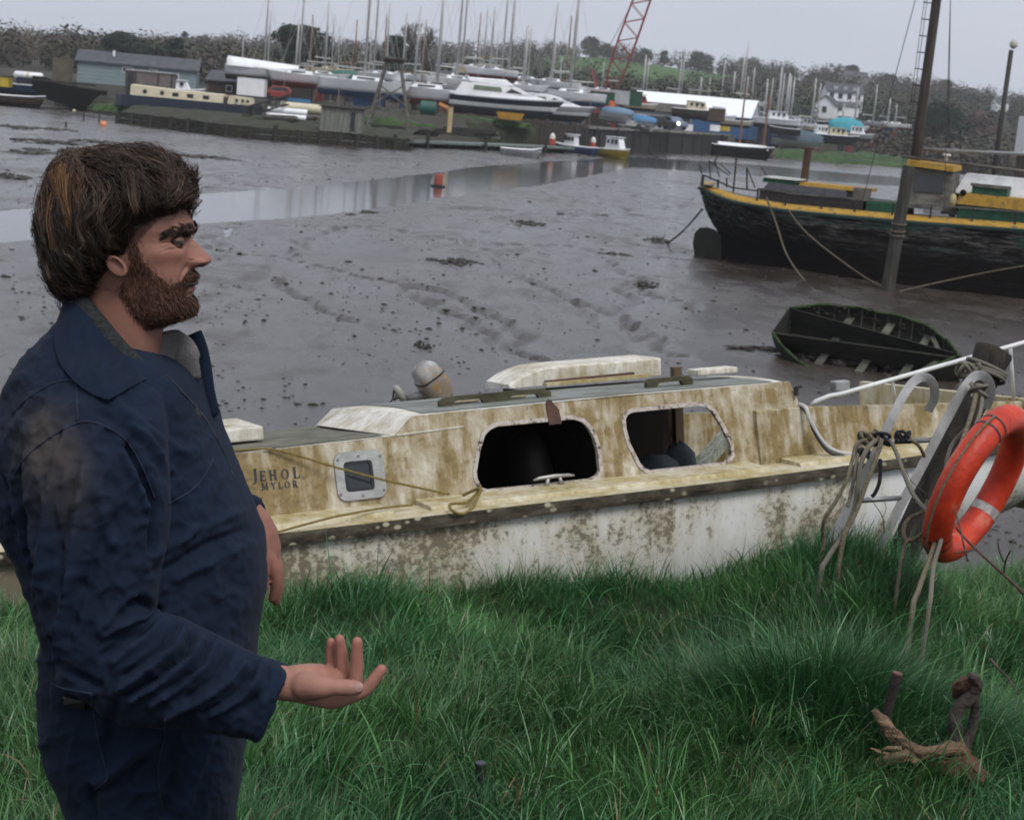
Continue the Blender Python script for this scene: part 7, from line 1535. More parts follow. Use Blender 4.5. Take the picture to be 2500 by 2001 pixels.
# ---- old mossy wharf
wharf = thing('mossy_wharf', 'low derelict timber wharf covered in moss below the cream houseboat', 'wharf', (-26, 126, 0)); M_wt = pm('mossy_timber', (.009, .009, .007), (.032, .034, .018), 2, .9, .9, 7, stretch=(.4, 1, 1), c3=(.055, .075, .025))
wl = [(-31.8, 131), (-27, 127.5), (-22, 122.5), (-17, 124), (-13, 126), (-9.5, 128)]; wp_ = spline([Vector((a, b, 0)) for a, b in wl], 6)
for i, (a, b) in enumerate(zip(wp_[:-1], wp_[1:])):
    for k in range(4):
        z = .12 + k * .24; obj('timber', MB().bar(a + Vector((random.uniform(-.1, .1), k * .25, z)), b + Vector((random.uniform(-.1, .1), k * .25, z + random.uniform(-.05, .05))), .3, .21), M_wt, wharf, world=True)
    if i % 2 == 0: obj('pile', MB().tube([a + Vector((0, -.2, -.4)), a + Vector((0, -.15, random.uniform(.7, 1.25)))], .16, 8), M_iron, wharf, world=True)
m = MB(); m.loft([[p + Vector((0, .9, .93)) for p in wp_], [p + Vector((0, 5, 1.2 + .3 * random.random())) for p in wp_], [p + Vector((0, 15, 1.5)) for p in wp_]], cap=False, closed=False); obj('fill', m, M_mossy, wharf, world=True)
# ---- pontoon
po = thing('pontoon', 'long green-grey floating pontoon deck on dark floats', 'pontoon', (-11, 134, 0)); pa_, pb_ = Vector((-12.0, 134.5, .52)), Vector((2.6, 160, .62)); pd = (pb_ - pa_).normalized(); M_pd = pm('pontoon_deck', (.10, .125, .11), (.17, .20, .18), 2, .8, .3, 8)
for i in range(12):
    a = pa_.lerp(pb_, i / 12); b = pa_.lerp(pb_, (i + 1) / 12 - .003); obj('deck_panel', MB().bar(a, b, 2.4, .16), M_pd, po, world=True); c = (a + b) / 2; obj('float', MB().box(c + Vector((0, 0, -.45)), (1.4, 1.8, .75)), M_black, po, world=True)
for k in (.15, .45, .8): a = pa_.lerp(pb_, k) + Vector((1.2, -.8, 0)); obj('guide_pile', MB().tube([a + Vector((0, 0, -1)), a + Vector((0, 0, .75))], .14, 8), M_iron, po, world=True)
for u, v, Y in (z3(905, 1150) + (156,), z3(1240, 1180) + (166,)):
    c = at(u, v, Y); t0 = thing('marker_float', 'red and white marker float beside the pontoon', 'float', c, None, 'floats by the pontoon'); obj('red_half', MB().lathe([(.2, -.55), (.26, -.4), (.26, .1)], c, 10), pm('float_red', (.35, .05, .03), (.45, .08, .05), 3, .5), t0, world=True); obj('white_half', MB().lathe([(.26, .1), (.24, .35), (.1, .6)], c, 10), pm('float_white', (.6, .58, .55), (.7, .68, .65), 3, .5), t0, world=True)

rs_ = random.Random(11)
for i, (x, y, z, lb) in enumerate(((-19.5, 131, 1.1, 'dark timber stack beside the gangway foot'), (-16.0, 134, 1.2, 'mossy timber stack in front of the white pipes'), (-9.2, 142, 1.0, 'low dark timber stack right of the wharf hut'), (-7.0, 148, 1.1, 'dark timber stack below the green tank'), (-4.8, 153, 1.0, 'black timber stack against the mossy bank'), (-12.0, 137, 1.0, 'broken timber stack under the landing tower'))):
    t0 = thing('timber_stack', lb, 'timber', (x, y, z))
    for k in range(9): obj('baulk', MB().bar((-1.3 + rs_.uniform(-.3, .3), (k % 3) * .3 - .3, .12 + (k // 3) * .22), (1.2 + rs_.uniform(-.4, .5), (k % 3) * .3 - .3 + rs_.uniform(-.2, .2), .12 + (k // 3) * .22 + rs_.uniform(-.06, .1)), .24, .2), rs_.choice([M_wt, M_iron, M_iron, M_grey]), t0)
# ---- boats
M_bw = pm('boat_white', (.70, .71, .73), (.80, .81, .82), 1.2, .4); M_bg = pm('boat_grey', (.30, .31, .32), (.42, .43, .44), 1.2, .5); M_navy2 = pm('boat_navy', (.008, .014, .030), (.016, .024, .045), 1.5, .3); M_afr = pm('antifoul_red', (.11, .016, .014), (.18, .03, .025), 2, .8); M_afb = pm('antifoul_blue', (.012, .045, .12), (.02, .07, .17), 2, .8); M_afk = pm('antifoul_dark', (.012, .014, .02), (.028, .03, .04), 2, .8); M_win = pm('boat_window', (.012, .014, .018), (.03, .034, .04), 2, .15); M_mastal = pm('mast_alloy', (.34, .34, .33), (.46, .46, .45), .6, .5, metal=.2); M_mastw = pm('mast_wood', (.16, .075, .04), (.24, .12, .07), .6, .6); M_prop = pm('stand_steel', (.09, .06, .05), (.2, .15, .12), 1, .7); M_cream = pm('boat_cream', (.50, .44, .31), (.60, .54, .40), 1.5, .6); M_bluecov = pm('blue_cover', (.03, .13, .28), (.06, .2, .38), 1, .7); M_teal = pm('teal_cover', (.03, .25, .32), (.06, .33, .40), 1, .7); M_yelb = pm('boat_yellow', (.36, .27, .02), (.5, .38, .04), 2, .5); M_brown = pm('boat_brown', (.035, .024, .017), (.08, .055, .04), 2, .8); M_redb = pm('boat_red', (.2, .025, .02), (.3, .05, .04), 2, .6)
def hull_loft(L, B, H, z0, f0=0.0, f1=1.0, n=16, tr=.75, rake=.12, vee=1.0, sheerk=.18):
    """one band (f0..f1 of the depth) of a boat hull, bow at +x"""
    rg = []; F_ = [f0 + (f1 - f0) * i / 4 for i in range(5)]
    for i in range(n + 1):
        s = i / n; wmax = B / 2 * (math.sin(math.pi * (.5 * tr * 0 + min(1, .30 + .70 * s) * .5 + .0)) if False else (tr + (1 - tr) * min(1, s / .4)) * (1 if s < .55 else max(.0, 1 - ((s - .55) / .45) ** 2.2)))
        pts = []
        for f_ in F_:
            x = -L / 2 + L * s + rake * L * (f_ - .6) * s ** 3; w = wmax * (.25 + .75 * f_ ** (.55 * vee)) if f_ > 0 else 0.0; z = z0 + H * f_ * (1 + sheerk * (s - .35) ** 2 * 2) ; pts.append((x, w, z))
        rg.append([Vector((x, -w, z)) for x, w, z in pts[::-1]] + [Vector((x, w, z)) for x, w, z in pts])
    m = MB(); m.loft(rg, cap=True, closed=False); return m
def deck_loft(L, B, z, H, n=16, tr=.75, sheerk=.18):
    rg = []
    for i in range(n + 1):
        s = i / n; w = B / 2 * ((tr + (1 - tr) * min(1, s / .4)) * (1 if s < .55 else max(.0, 1 - ((s - .55) / .45) ** 2.2))); zz = z + H * (1 + sheerk * (s - .35) ** 2 * 2) - .02; x = -L / 2 + L * s + .12 * L * .4 * s ** 3
        rg.append([Vector((x, -w, zz)), Vector((x, 0, zz + .05)), Vector((x, w, zz))])
    m = MB(); m.loft(rg, cap=False, closed=False); return m
def cabin_mesh(x0, x1, w, z0, h, slope=.5, tp=.8):
    m = MB(); m.add([(x0, -w, z0), (x1, -w * .7, z0), (x1, w * .7, z0), (x0, w, z0), (x0 + .1, -w * tp, z0 + h), (x1 - slope, -w * .62, z0 + h * .9), (x1 - slope, w * .62, z0 + h * .9), (x0 + .1, w * tp, z0 + h)], [(3, 2, 1, 0), (4, 5, 6, 7), (0, 1, 5, 4), (1, 2, 6, 5), (2, 3, 7, 6), (3, 0, 4, 7)]); return m
def mast_parts(t0, x, z0, H, r_, mat, wood=False, L=9):
    mo_ = obj('mast', MB().tube([(x, 0, z0), (x, 0, z0 + H * .6), (x - .02 * H * .3, 0, z0 + H)], [r_, r_, r_ * .6], 8), mat, t0, sm=True)
    for k in (.45, .72):
        if H > 6 and not wood: obj('spreader', MB().tube([(x, -.75 * (1.2 - k), z0 + H * k), (x, .75 * (1.2 - k), z0 + H * k)], .03, 5), mat, mo_)
    obj('boom', MB().tube([(x - .15, 0, z0 + .9), (x - L * .36, .1, z0 + .95)], .07, 6), mat, mo_)
    for a in ((x + L * .38, 0, z0 - .3), (x - L * .42, 0, z0 - .2), (x - .2, -L * .13, z0 - .3), (x - .2, L * .13, z0 - .3)): obj('stay', MB().tube([(x, 0, z0 + H * .96), a], .014, 4, cap=False), M_mastal, mo_)
def yacht(c, rz, L, label, group, top, bot, mast_h=0, mast_r=.09, mast_mat=None, stand=.75, name='yacht', cover=None, mx=.05, stripe=None):
    """c: point on the ground under the hull"""
    t0 = thing(name, label, 'yacht', c, Matrix.Rotation(rz, 3, 'Z'), group); B = L * .32; H = L * .185; z0 = stand + .35
    obj('bottom', hull_loft(L, B, H, z0, 0, .34), bot, t0, sm=True); obj('topsides', hull_loft(L, B, H, z0, .34, 1.0), top, t0, sm=True); obj('deck', deck_loft(L, B, z0, H), top, t0)
    obj('keel', MB().add([(-.12 * L, -.12, z0 + .35), (.12 * L, -.12, z0 + .35), (.12 * L, .12, z0 + .35), (-.12 * L, .12, z0 + .35), (-.10 * L, -.1, .12), (.07 * L, -.1, .12), (.07 * L, .1, .12), (-.10 * L, .1, .12)], [(3, 2, 1, 0), (4, 5, 6, 7), (0, 1, 5, 4), (1, 2, 6, 5), (2, 3, 7, 6), (3, 0, 4, 7)]), bot, t0)
    zc = z0 + H * 1.02
    if cover: 
        rg = []
        for i in range(11):
            s = i / 10; w = B * .5 * (1 - max(0, (s - .6) / .4) ** 2 * .8); x = -L * .48 + L * .93 * s; rg.append([Vector((x, w * math.cos(q), zc - .1 + .95 * math.sin(q) * (1 - .4 * s))) for q in [math.pi * j / 8 for j in range(9)]])
        obj('cover', MB().loft(rg, cap=True, closed=False), cover, t0, sm=True)
    else:
        cb_ = obj('cabin', cabin_mesh(-L * .12, L * .24, B * .33, zc - .03, L * .05), top, t0); obj('window', MB().box((L * .04, 0, zc + L * .025), (L * .2, B * .61, L * .016)), M_win, cb_)
    for s in (-1, 1):
        for x in (-.25, .22): obj('prop', MB().tube([(x * L, s * B * .34, z0 + H * .4), (x * L + .1, s * (B * .34 + .5), .0)], .05, 5), M_prop, t0)
    if mast_h: mast_parts(t0, L * mx, zc + (.2 if not cover else .4), mast_h, mast_r, mast_mat or M_mastal, mast_mat is M_mastw, L)
    return t0
def gnd(x, y): return float(land_z(np.array([x]), np.array([y]))[0])
def masted(top, base, Y, label=None, L=None, r_=.085, mat=None, topm=None, bot=None, rz=None, cover=None, group='yachts laid up in the mast crowd'):
    b = at(*base, Y); tp = at(*top, Y); rr_ = random.Random(int(base[0] * 13 + base[1])); H = max(3.0, tp.z - b.z + rr_.uniform(0, .3)); L = L or max(5.5, min(10.5, H * .75)); zg = max(gnd(b.x, Y), .5)
    if top[1] <= 1: H += rr_.uniform(.5, 4)
    st = max(.3, b.z - zg - L * .17 - .55); rz = rr_.uniform(-.5, .5) + (math.pi if rr_.random() < .5 else 0) if rz is None else rz
    zd = zg + st + .35 + L * .17 * 1.02 + .2; H += max(0, b.z - zd); c = Vector((b.x - L * .05 * math.cos(rz), Y - L * .05 * math.sin(rz), zg))
    topm = topm or rr_.choice([M_bw, M_bw, M_bw, M_bg, M_cream]); bot = bot or rr_.choice([M_afr, M_afb, M_afk, M_afk]); nm = {M_bw: 'white', M_bg: 'grey', M_cream: 'cream', M_afr: 'red', M_afb: 'blue', M_afk: 'dark'}
    where = label or 'laid up in the mast crowd'; mk = 'reddish wooden mast' if mat else ('thick alloy mast' if r_ > .145 else 'thin alloy mast' if r_ < .085 else 'alloy mast')
    return yacht(c, rz, L, ('long ' if L > 8.5 else 'small ' if L < 6.2 else '') + nm[topm] + ' yacht with ' + nm[bot] + ' bottom and ' + mk + ' ' + where, group if mat is None else 'wooden masted yachts in the crowd', topm, bot, H, r_, mat, st, cover=cover)
for tp, bs, Y, r_, mt in ([(z2(*a), z2(*b), Y, r_, mt) for a, b, Y, r_, mt in (((170, 285), (165, 600), 185, .08, None), ((370, 0), (350, 600), 190, .10, None), ((395, 100), (380, 600), 195, .09, None), ((630, 180), (610, 620), 176, .12, None), ((680, 0), (640, 600), 188, .10, None), ((755, 145), (725, 630), 184, .08, M_mastw), ((890, 45), (850, 600), 182, .11, None), ((920, 130), (905, 560), 196, .07, None), ((965, 220), (955, 600), 200, .06, None), ((1105, 170), (1090, 600), 200, .09, M_mastw), ((1290, 0), (1250, 600), 192, .10, None), ((1345, 140), (1330, 600), 186, .08, M_mastw), ((1380, 40), (1350, 600), 180, .10, None), ((1535, 120), (1490, 600), 190, .10, None), ((1620, 80), (1590, 690), 178, .11, None), ((1240, 260), (1215, 600), 205, .06, None), ((1690, 180), (1650, 690), 186, .07, M_mastw), ((1835, 0), (1775, 690), 174, .16, None), ((1970, 0), (1935, 640), 182, .12, None), ((2040, 0), (1975, 620), 190, .10, None), ((2105, 110), (2100, 540), 196, .07, M_mastw))]
    + [(z3(*a), z3(*b), Y, r_, mt) for a, b, Y, r_, mt in (((380, 80), (335, 560), 190, .08, None), ((435, 80), (390, 560), 184, .11, None), ((470, 265), (435, 580), 196, .08, None), ((495, 0), (485, 620), 200, .10, None), ((560, 0), (540, 640), 186, .13, None), ((690, 240), (665, 690), 178, .18, None), ((735, 235), (700, 640), 198, .07, None), ((935, 40), (890, 660), 188, .10, None), ((975, 370), (905, 670), 200, .08, None), ((1060, 160), (1010, 740), 192, .10, M_mastw), ((1135, 0), (1050, 750), 180, .17, None), ((1330, 540), (1310, 730), 205, .08, None), ((1000, 480), (960, 730), 204, .07, None), ((280, 290), (300, 560), 204, .07, None))]):
    masted(tp, bs, Y, r_=r_, mat=mt)
for tp, bs, Y, r_ in ([(z3(*a), z3(*b), Y, r_) for a, b, Y, r_ in (((1655, 470), (1645, 790), 268, .17, ), ((1680, 490), (1670, 790), 274, .12), ((1965, 500), (1940, 790), 270, .12), ((2010, 410), (1960, 790), 276, .13), ((2135, 650), (2115, 800), 272, .12))] + [(z4(*a), z4(*b), Y, r_) for a, b, Y, r_ in (((515, 655), (500, 800), 270, .13), ((580, 665), (570, 800), 276, .10), ((720, 520), (675, 810), 274, .13), ((785, 610), (765, 820), 272, .16), ((850, 480), (828, 830), 278, .15), ((865, 360), (850, 830), 282, .12), ((890, 640), (880, 820), 286, .12), ((930, 560), (925, 830), 276, .13), ((1045, 670), (1025, 980), 262, .15), ((1095, 650), (1065, 990), 268, .10), ((1170, 560), (1130, 1000), 258, .19), ((1185, 620), (1155, 1010), 264, .13), ((1225, 620), (1195, 1010), 256, .20), ((1245, 630), (1215, 1000), 270, .15), ((1285, 660), (1240, 1020), 254, .15), ((1455, 660), (1415, 1020), 262, .15), ((1490, 700), (1455, 1030), 268, .12), ((1680, 860), (1670, 1020), 275, .10), ((1795, 730), (1770, 1030), 272, .15), ((1950, 700), (1925, 1000), 300, .16), ((2040, 810), (2045, 1010), 310, .16), ((2110, 870), (2105, 1010), 315, .12))]):
    masted(tp, bs, Y, r_=r_, label='beyond the white roofed shed', group='yachts beyond the shed', topm=random.choice([M_bw, M_bg, M_bw]))
# named front-row boats
def on(u, Y): p = at(u, 250, Y); return Vector((p.x, Y, gnd(p.x, Y)))
yacht(on(640, 172), .06, 7.5, 'white boat wrapped in a pale cover on the hard', None, M_bw, M_afk, 0, stand=1.2, cover=M_bw)
yacht(on(735, 170), math.pi - .15, 7.0, 'cream white yacht with dark red bottom left of the blue bottomed yacht', None, M_bw, M_afr, 0, stand=1.0)
yacht(on(885, 167), -.12, 8.6, 'white racing yacht with blue bottom propped in the yard', None, M_bw, M_afb, 14, .12, None, stand=.6, mx=.0)
yacht(on(1050, 168), math.pi - .1, 8.5, 'long pale yacht with red bottom beside the motor cruiser', None, M_bw, M_afr, 0, stand=.45)
def cruiser(c, rz, L, label, hullm, stripe, bot, scale=1.0, fly=True):
    t0 = thing('motor_cruiser', label, 'motor boat', c, Matrix.Rotation(rz, 3, 'Z')); B = L * .32; H = L * .17; z0 = .35
    obj('bottom', hull_loft(L, B, H, z0, 0, .42, rake=.18), bot, t0, sm=True); obj('lower_hull', hull_loft(L, B, H, z0, .42, .66, rake=.18), M_bw, t0, sm=True); obj('hull_stripe', hull_loft(L * 1.002, B * 1.004, H, z0, .66, .92, rake=.18), stripe, t0, sm=True); obj('gunwale', hull_loft(L, B, H, z0, .92, 1.0, rake=.18), M_bw, t0, sm=True); obj('deck', deck_loft(L, B, z0, H), M_bw, t0)
    zc = z0 + H; rg = []
    for x, w, h in ((-.46, .40, .02), (-.40, .42, .16), (-.30, .42, .19), (.0, .40, .18), (.12, .37, .15), (.30, .28, .06), (.40, .16, .02)): rg.append([Vector((x * L, -w * B, zc - .05)), Vector((x * L, -w * B * .9, zc + h * L * .62)), Vector((x * L, 0, zc + h * L * .68)), Vector((x * L, w * B * .9, zc + h * L * .62)), Vector((x * L, w * B, zc - .05))])
    ss = obj('superstructure', MB().loft(rg, cap=True, closed=False), M_bw, t0, sm=.5)
    for s in (-1, 1):
        obj('window', MB().slab([(-.30 * L, s * .40 * B, zc + .052 * L), (-.03 * L, s * .385 * B, zc + .052 * L), (-.05 * L, s * .368 * B, zc + .092 * L), (-.29 * L, s * .385 * B, zc + .095 * L)], (), (0, s * .04, 0)), pm('cruiser_window', (.10, .13, .09), (.16, .2, .14), .8, .2), ss)
        obj('side_window', MB().slab([(.0, s * .385 * B, zc + .05 * L), (.16 * L, s * .35 * B, zc + .05 * L), (.05 * L, s * .365 * B, zc + .088 * L)], (), (0, s * .04, 0)), M_win, ss)
    obj('windscreen', MB().slab([(.14 * L, -.32 * B, zc + .085 * L), (.14 * L, .32 * B, zc + .085 * L), (.27 * L, .24 * B, zc + .05 * L), (.27 * L, -.24 * B, zc + .05 * L)], (), (.02, 0, .03)), M_win, ss)
    if fly:
        m = MB(); m.add([(-.34 * L, -.38 * B, zc + .12 * L), (.08 * L, -.30 * B, zc + .11 * L), (.08 * L, .30 * B, zc + .11 * L), (-.34 * L, .38 * B, zc + .12 * L), (-.36 * L, -.36 * B, zc + .16 * L), (.0, -.28 * B, zc + .165 * L), (.0, .28 * B, zc + .165 * L), (-.36 * L, .36 * B, zc + .16 * L)], [(3, 2, 1, 0), (4, 5, 6, 7), (0, 1, 5, 4), (1, 2, 6, 5), (2, 3, 7, 6), (3, 0, 4, 7)]); obj('flybridge', m, M_bw, t0, bevel=.1)
    obj('rail', MB().tube([(.1 * L, -.36 * B, zc + .3), (.3 * L, -.3 * B, zc + .7), (.5 * L, 0, zc + 1.0), (.3 * L, .3 * B, zc + .7), (.1 * L, .36 * B, zc + .3)], .025, 5), M_mastal, t0)
    for x in (-.3, 0, .3): obj('block', MB().box((x * L, 0, .15), (.5, B * .5, .6)), M_brown, t0)
    return t0
cruiser(on(1230, 166), .10, 10.4, 'white flybridge motor cruiser with navy hull stripe on the hard', M_bw, M_navy2, M_afk)
cruiser(on(1340, 173), .05, 8.6, 'smaller grey and white motor boat with raised bow behind the navy striped cruiser', M_bg, M_bg, M_afk, fly=False)
def wheel_boat(u, v, Y, rz, L, label, hullm, bott, cab, z=None, name='workboat', cabx=(-.1, .28), ch=1.2, group=None, mastH=0):
    p = at(u, v, Y); t0 = thing(name, label, 'boat', (p.x, Y, p.z if z is None else z), Matrix.Rotation(rz, 3, 'Z'), group); B = L * .36; H = L * .2
    obj('bottom', hull_loft(L, B, H, -.15, 0, .4), bott, t0, sm=True); obj('topsides', hull_loft(L, B, H, -.15, .4, 1), hullm, t0, sm=True); obj('deck', deck_loft(L, B, -.15, H - .1), M_bg, t0)
    obj('gunwale', MB().tube([(-L / 2, -B * .37, H - .1), (-L * .1, -B * .5, H - .1), (L * .3, -B * .38, H - .05), (L * .54, 0, H + .1), (L * .3, B * .38, H - .05), (-L * .1, B * .5, H - .1), (-L / 2, B * .37, H - .1)], .05, 6), M_bw, t0)
    if cab:
        cc = obj('wheelhouse', cabin_mesh(cabx[0] * L, cabx[1] * L, B * .33, H - .2, ch, .45, .86), cab, t0)
        for i in range(3): x = (cabx[0] + (cabx[1] - cabx[0]) * (.18 + .26 * i)) * L; obj('window', MB().box((x, 0, H - .2 + ch * .66), (L * .055, B * .655, ch * .3)), M_win, cc)
        obj('roof', MB().box(((cabx[0] + cabx[1]) / 2 * L - .2, 0, H - .2 + ch), ((cabx[1] - cabx[0]) * L * .85, B * .62, .07)), cab, cc)
    if mastH: obj('mast', MB().tube([(0, 0, H), (0, 0, H + mastH)], .05, 6), M_mastal, t0)
    return t0
wheel_boat(*z3(1090, 1275), 163, math.pi - .5, 4.3, 'small blue fishing boat with white wheelhouse beside the pontoon', M_navy2 if False else pm('boat_blue', (.015, .045, .12), (.03, .07, .17), 2, .5), M_afb, M_bw, .02, 'fishing_boat', (-.02, .3), 1.15)
wheel_boat(*z3(1400, 1300), 163, -.9, 4.4, 'small yellow hulled fishing boat with white cabin afloat by the quay', M_yelb, M_yelb, M_bw, .02, 'fishing_boat', (-.15, .32), 1.25)
wheel_boat(*z3(640, 1275), 140, .2, 3.2, 'grey inflatable tender lying on the mud under the pontoon', M_bg, M_bg, None, .1, 'tender')
# houseboat (cream) and the grey deck cabin behind it
nb = thing('houseboat', 'long cream narrow houseboat with navy hull and small portholes', 'boat', (-28.5, 141, 1.2), Matrix.Rotation(-.03, 3, 'Z')); Lh = 11.6
m = MB(); m.loft([[Vector((x, -w, z)) for z in (0, .5, .95)] + [Vector((x, w, z)) for z in (.95, .5, 0)] for x, w in ((-6.0, .15), (-5.4, .8), (-4.8, 1.05), (4.8, 1.05), (5.6, .9), (6.0, .5))]); obj('hull', m, M_navy2, nb)
m = MB(); m.loft([[Vector((x, -.98, .95)), Vector((x, -.88, zt)), Vector((x, 0, zt + .08)), Vector((x, .88, zt)), Vector((x, .98, .95))] for x, zt in ((-4.6, 1.75), (-1, 1.62), (3.0, 1.58))], cap=True, closed=False); cab = obj('cabin', m, M_cream, nb); obj('fore_cabin', cabin_mesh(3.35, 5.3, .95, .95, .66, .1, .92), M_cream, nb); obj('well', MB().box((3.17, 0, 1.2), (.36, 1.7, .5)), M_brown, nb)
for x in (-3.4, -2.0): obj('porthole', MB().lathe([(.17, -.02), (.17, .05)], (x, -.93, 1.32), 12, Matrix.Rotation(R(90), 3, 'X')), M_win, cab)
for x in (-.9, .3, 1.6): obj('window', MB().box((x, -.945, 1.28), (.5, .06, .3)), M_win, cab)
for x in (4.1, 4.6, 5.0): obj('porthole', MB().lathe([(.13, -.02), (.13, .05)], (x, -.93, 1.27), 12, Matrix.Rotation(R(90), 3, 'X')), M_win, cab)
t0 = thing('deck_cabin', 'boxy brown-grey cabin shelter standing behind the cream houseboat', 'cabin', (-32.2, 143.5, 2.0)); obj('shell', MB().box((0, 0, 1.05), (3.7, 1.8, 2.1)), pm('brown_grey_board', (.10, .085, .085), (.15, .13, .13), 2, .8, .2, 8), t0); obj('roof', MB().box((0, 0, 2.13), (3.9, 2.0, .1)), M_bg, t0); obj('doorway', MB().box((-1.5, -.88, 1.05), (.5, .1, 1.8)), M_win, t0)
for x in (-1.88, -1.1, .75, 1.86): obj('post', MB().bar((x, -.93, 0), (x, -.93, 2.1), .08, .08), M_iron, t0)
wheel_boat(*z1(1430, 760), 152, .0, 5.0, 'small white cabin launch behind the houseboat', M_bw, M_bw, M_bw, 1.9, 'launch', (-.2, .3), .9)
# black barge and the blue boat at the left
t0 = thing('black_barge', 'flat black steel barge bow drawn up beyond the orange buoy', 'barge', (-42, 156, .8)); m = MB(); m.loft([[Vector((x, -1.8, z0)), Vector((x, -1.9, z1_)), Vector((x, 1.9, z1_)), Vector((x, 1.8, z0))] for x, z0, z1_ in ((-3.2, .9, 2.0), (-2.2, .1, 1.7), (0, -.3, 1.4), (2.6, -.3, 1.2))]); obj('hull', m, M_black, t0); obj('bulwark', MB().box((-.3, -1.9, 1.66), (5.6, .1, .18)), M_iron, t0); obj('deck_shelter', MB().box((-1.1, .3, 2.6), (1.5, 1.4, 2.4)), pm('olive_canvas', (.07, .06, .04), (.11, .095, .065), 1, .8), t0); obj('rope_coil', MB().lathe([(.3, 0), (.35, .2), (.3, .4)], (.8, -.5, 1.3), 10), M_grey, t0)
wheel_boat(*z1(240, 800), 158, .15, 5.5, 'blue workboat carrying a white life raft canister', pm('boat_blue', (.015, .045, .12), (.03, .07, .17), 2, .5), M_navy2, None, .9, 'workboat')
p = at(*z1(235, 622), 158); t0 = thing('life_raft', 'white canister life raft on top of the blue workboat', 'life raft', p); obj('canister', MB().tube([p + Vector((-1.35, 0, 0)), p + Vector((-1.2, 0, 0)), p + Vector((1.2, 0, 0)), p + Vector((1.35, 0, 0))], [.15, .32, .32, .15], 12), M_bw, t0, world=True, sm=True); obj('strap', MB().tube([p + Vector((-.1, 0, 0)), p + Vector((.1, 0, 0))], .34, 12), M_cream, t0, world=True); obj('cradle', MB().box(p + Vector((0, 0, -.55)), (2.0, .8, .6)), M_navy2, t0, world=True)
p = at(*z1(30, 720), 156); t0 = thing('yellow_crate', 'orange-yellow equipment crate at the end of the weed banks', 'crate', p); obj('box', MB().box(p + Vector((-.4, 0, .5)), (2.0, 1.2, .9)), M_yelb, t0, world=True); obj('lid', MB().box(p + Vector((-.4, 0, 1.0)), (2.1, 1.3, .12)), M_brown, t0, world=True)
wheel_boat(*z1(110, 830), 150, .1, 5.0, 'dark low tender tied below the blue workboat', M_brown, M_black, None, .1, 'tender')

# ---- buildings
def gabled(name, label, c, rz, L, D_, hw, hr, wall, roofm, over=.25, group=None):
    """long side along local x, facing -y"""
    t0 = thing(name, label, 'building', c, Matrix.Rotation(rz, 3, 'Z'), group); x0, x1, y0, y1 = -L / 2, L / 2, -D_ / 2, D_ / 2
    m = MB(); m.add([(x0, y0, -.5), (x1, y0, -.5), (x1, y1, -.5), (x0, y1, -.5), (x0, y0, hw), (x1, y0, hw), (x1, y1, hw), (x0, y1, hw), (x0, 0, hw + hr), (x1, 0, hw + hr)], [(0, 1, 5, 4), (2, 3, 7, 6), (1, 2, 6, 9, 5), (3, 0, 4, 8, 7)]); obj('wall', m, wall, t0)
    m = MB(); e = over; k = hr / (D_ / 2)
    for s in (-1, 1):
        a = [(x0 - e, s * (D_ / 2 + e), hw - k * e), (x1 + e, s * (D_ / 2 + e), hw - k * e), (x1 + e, 0, hw + hr), (x0 - e, 0, hw + hr)]; m.add(a + [(p[0], p[1], p[2] + .12) for p in a], [(0, 1, 2, 3), (7, 6, 5, 4), (0, 4, 5, 1), (1, 5, 6, 2), (2, 6, 7, 3), (3, 7, 4, 0)])
    rf = obj('roof', m, roofm, t0); return t0, rf
def win(t0, x, y, z, w, h, mat=None, frame=None, ax='y', name='window'):
    f_ = obj(name, MB().box((x, y, z), (w + .16, .1, h + .16) if ax == 'y' else (.1, w + .16, h + .16)), frame or M_bw, t0); s = -1 if True else 1
    off_ = Vector((0, -.03, 0)) if ax == 'y' else Vector((-.03 if x < 0 else .03, 0, 0)); obj('pane', MB().box(Vector((x, y, z)) + off_, (w, .1, h) if ax == 'y' else (.1, w, h)), M_win, f_)
M_teal_w = pm('teal_board', (.15, .21, .22), (.19, .255, .265), 1.2, .7, .25, 9, stretch=(1, 1, 8)); M_roof_d = pm('felt_roof', (.055, .058, .068), (.085, .088, .10), 1.5, .85, .3, 8)
t0, rf = gabled('mobile_home', 'pale teal boarded cabin home with dark felt roof above the houseboat', (-38.9, 168, 2.0), .13, 11.2, 4.2, 2.55, .95, M_teal_w, M_roof_d)
win(t0, 3.6, -2.1, 1.35, .5, 1.3); win(t0, -.9, -2.1, 2.05, .9, .4); win(t0, 1.5, -2.1, 2.05, .6, .35); win(t0, -5.6, -1.2, 1.4, .5, 1.3, ax='x'); win(t0, -5.6, -.3, 1.3, .5, 1.6, ax='x'); win(t0, -5.6, .6, 1.3, .5, 1.6, ax='x'); obj('chimney', MB().tube([(-2.4, -.8, 3.0), (-2.4, -.8, 3.75)], .12, 8), M_bw, rf); obj('skirting', MB().box((0, -2.14, -.05), (11.2, .06, .5)), M_brown, t0)
for z in (.35, .7, 1.05, 1.4, 1.75, 2.1): obj('board_joint', MB().box((0, -2.105, z), (11.18, .02, .03)), M_bg, t0)
t0, rf = gabled('storage_shed', 'long storage shed with bright white roof and blue gable wall', (22.8, 254, YZ), -.28, 17.5, 8.5, 2.6, 2.4, pm('blue_sheet', (.025, .085, .20), (.035, .11, .25), 1, .6, stretch=(6, 6, .2)), pm('white_sheet', (.76, .78, .81), (.82, .84, .87), .6, .5, .15, 6))
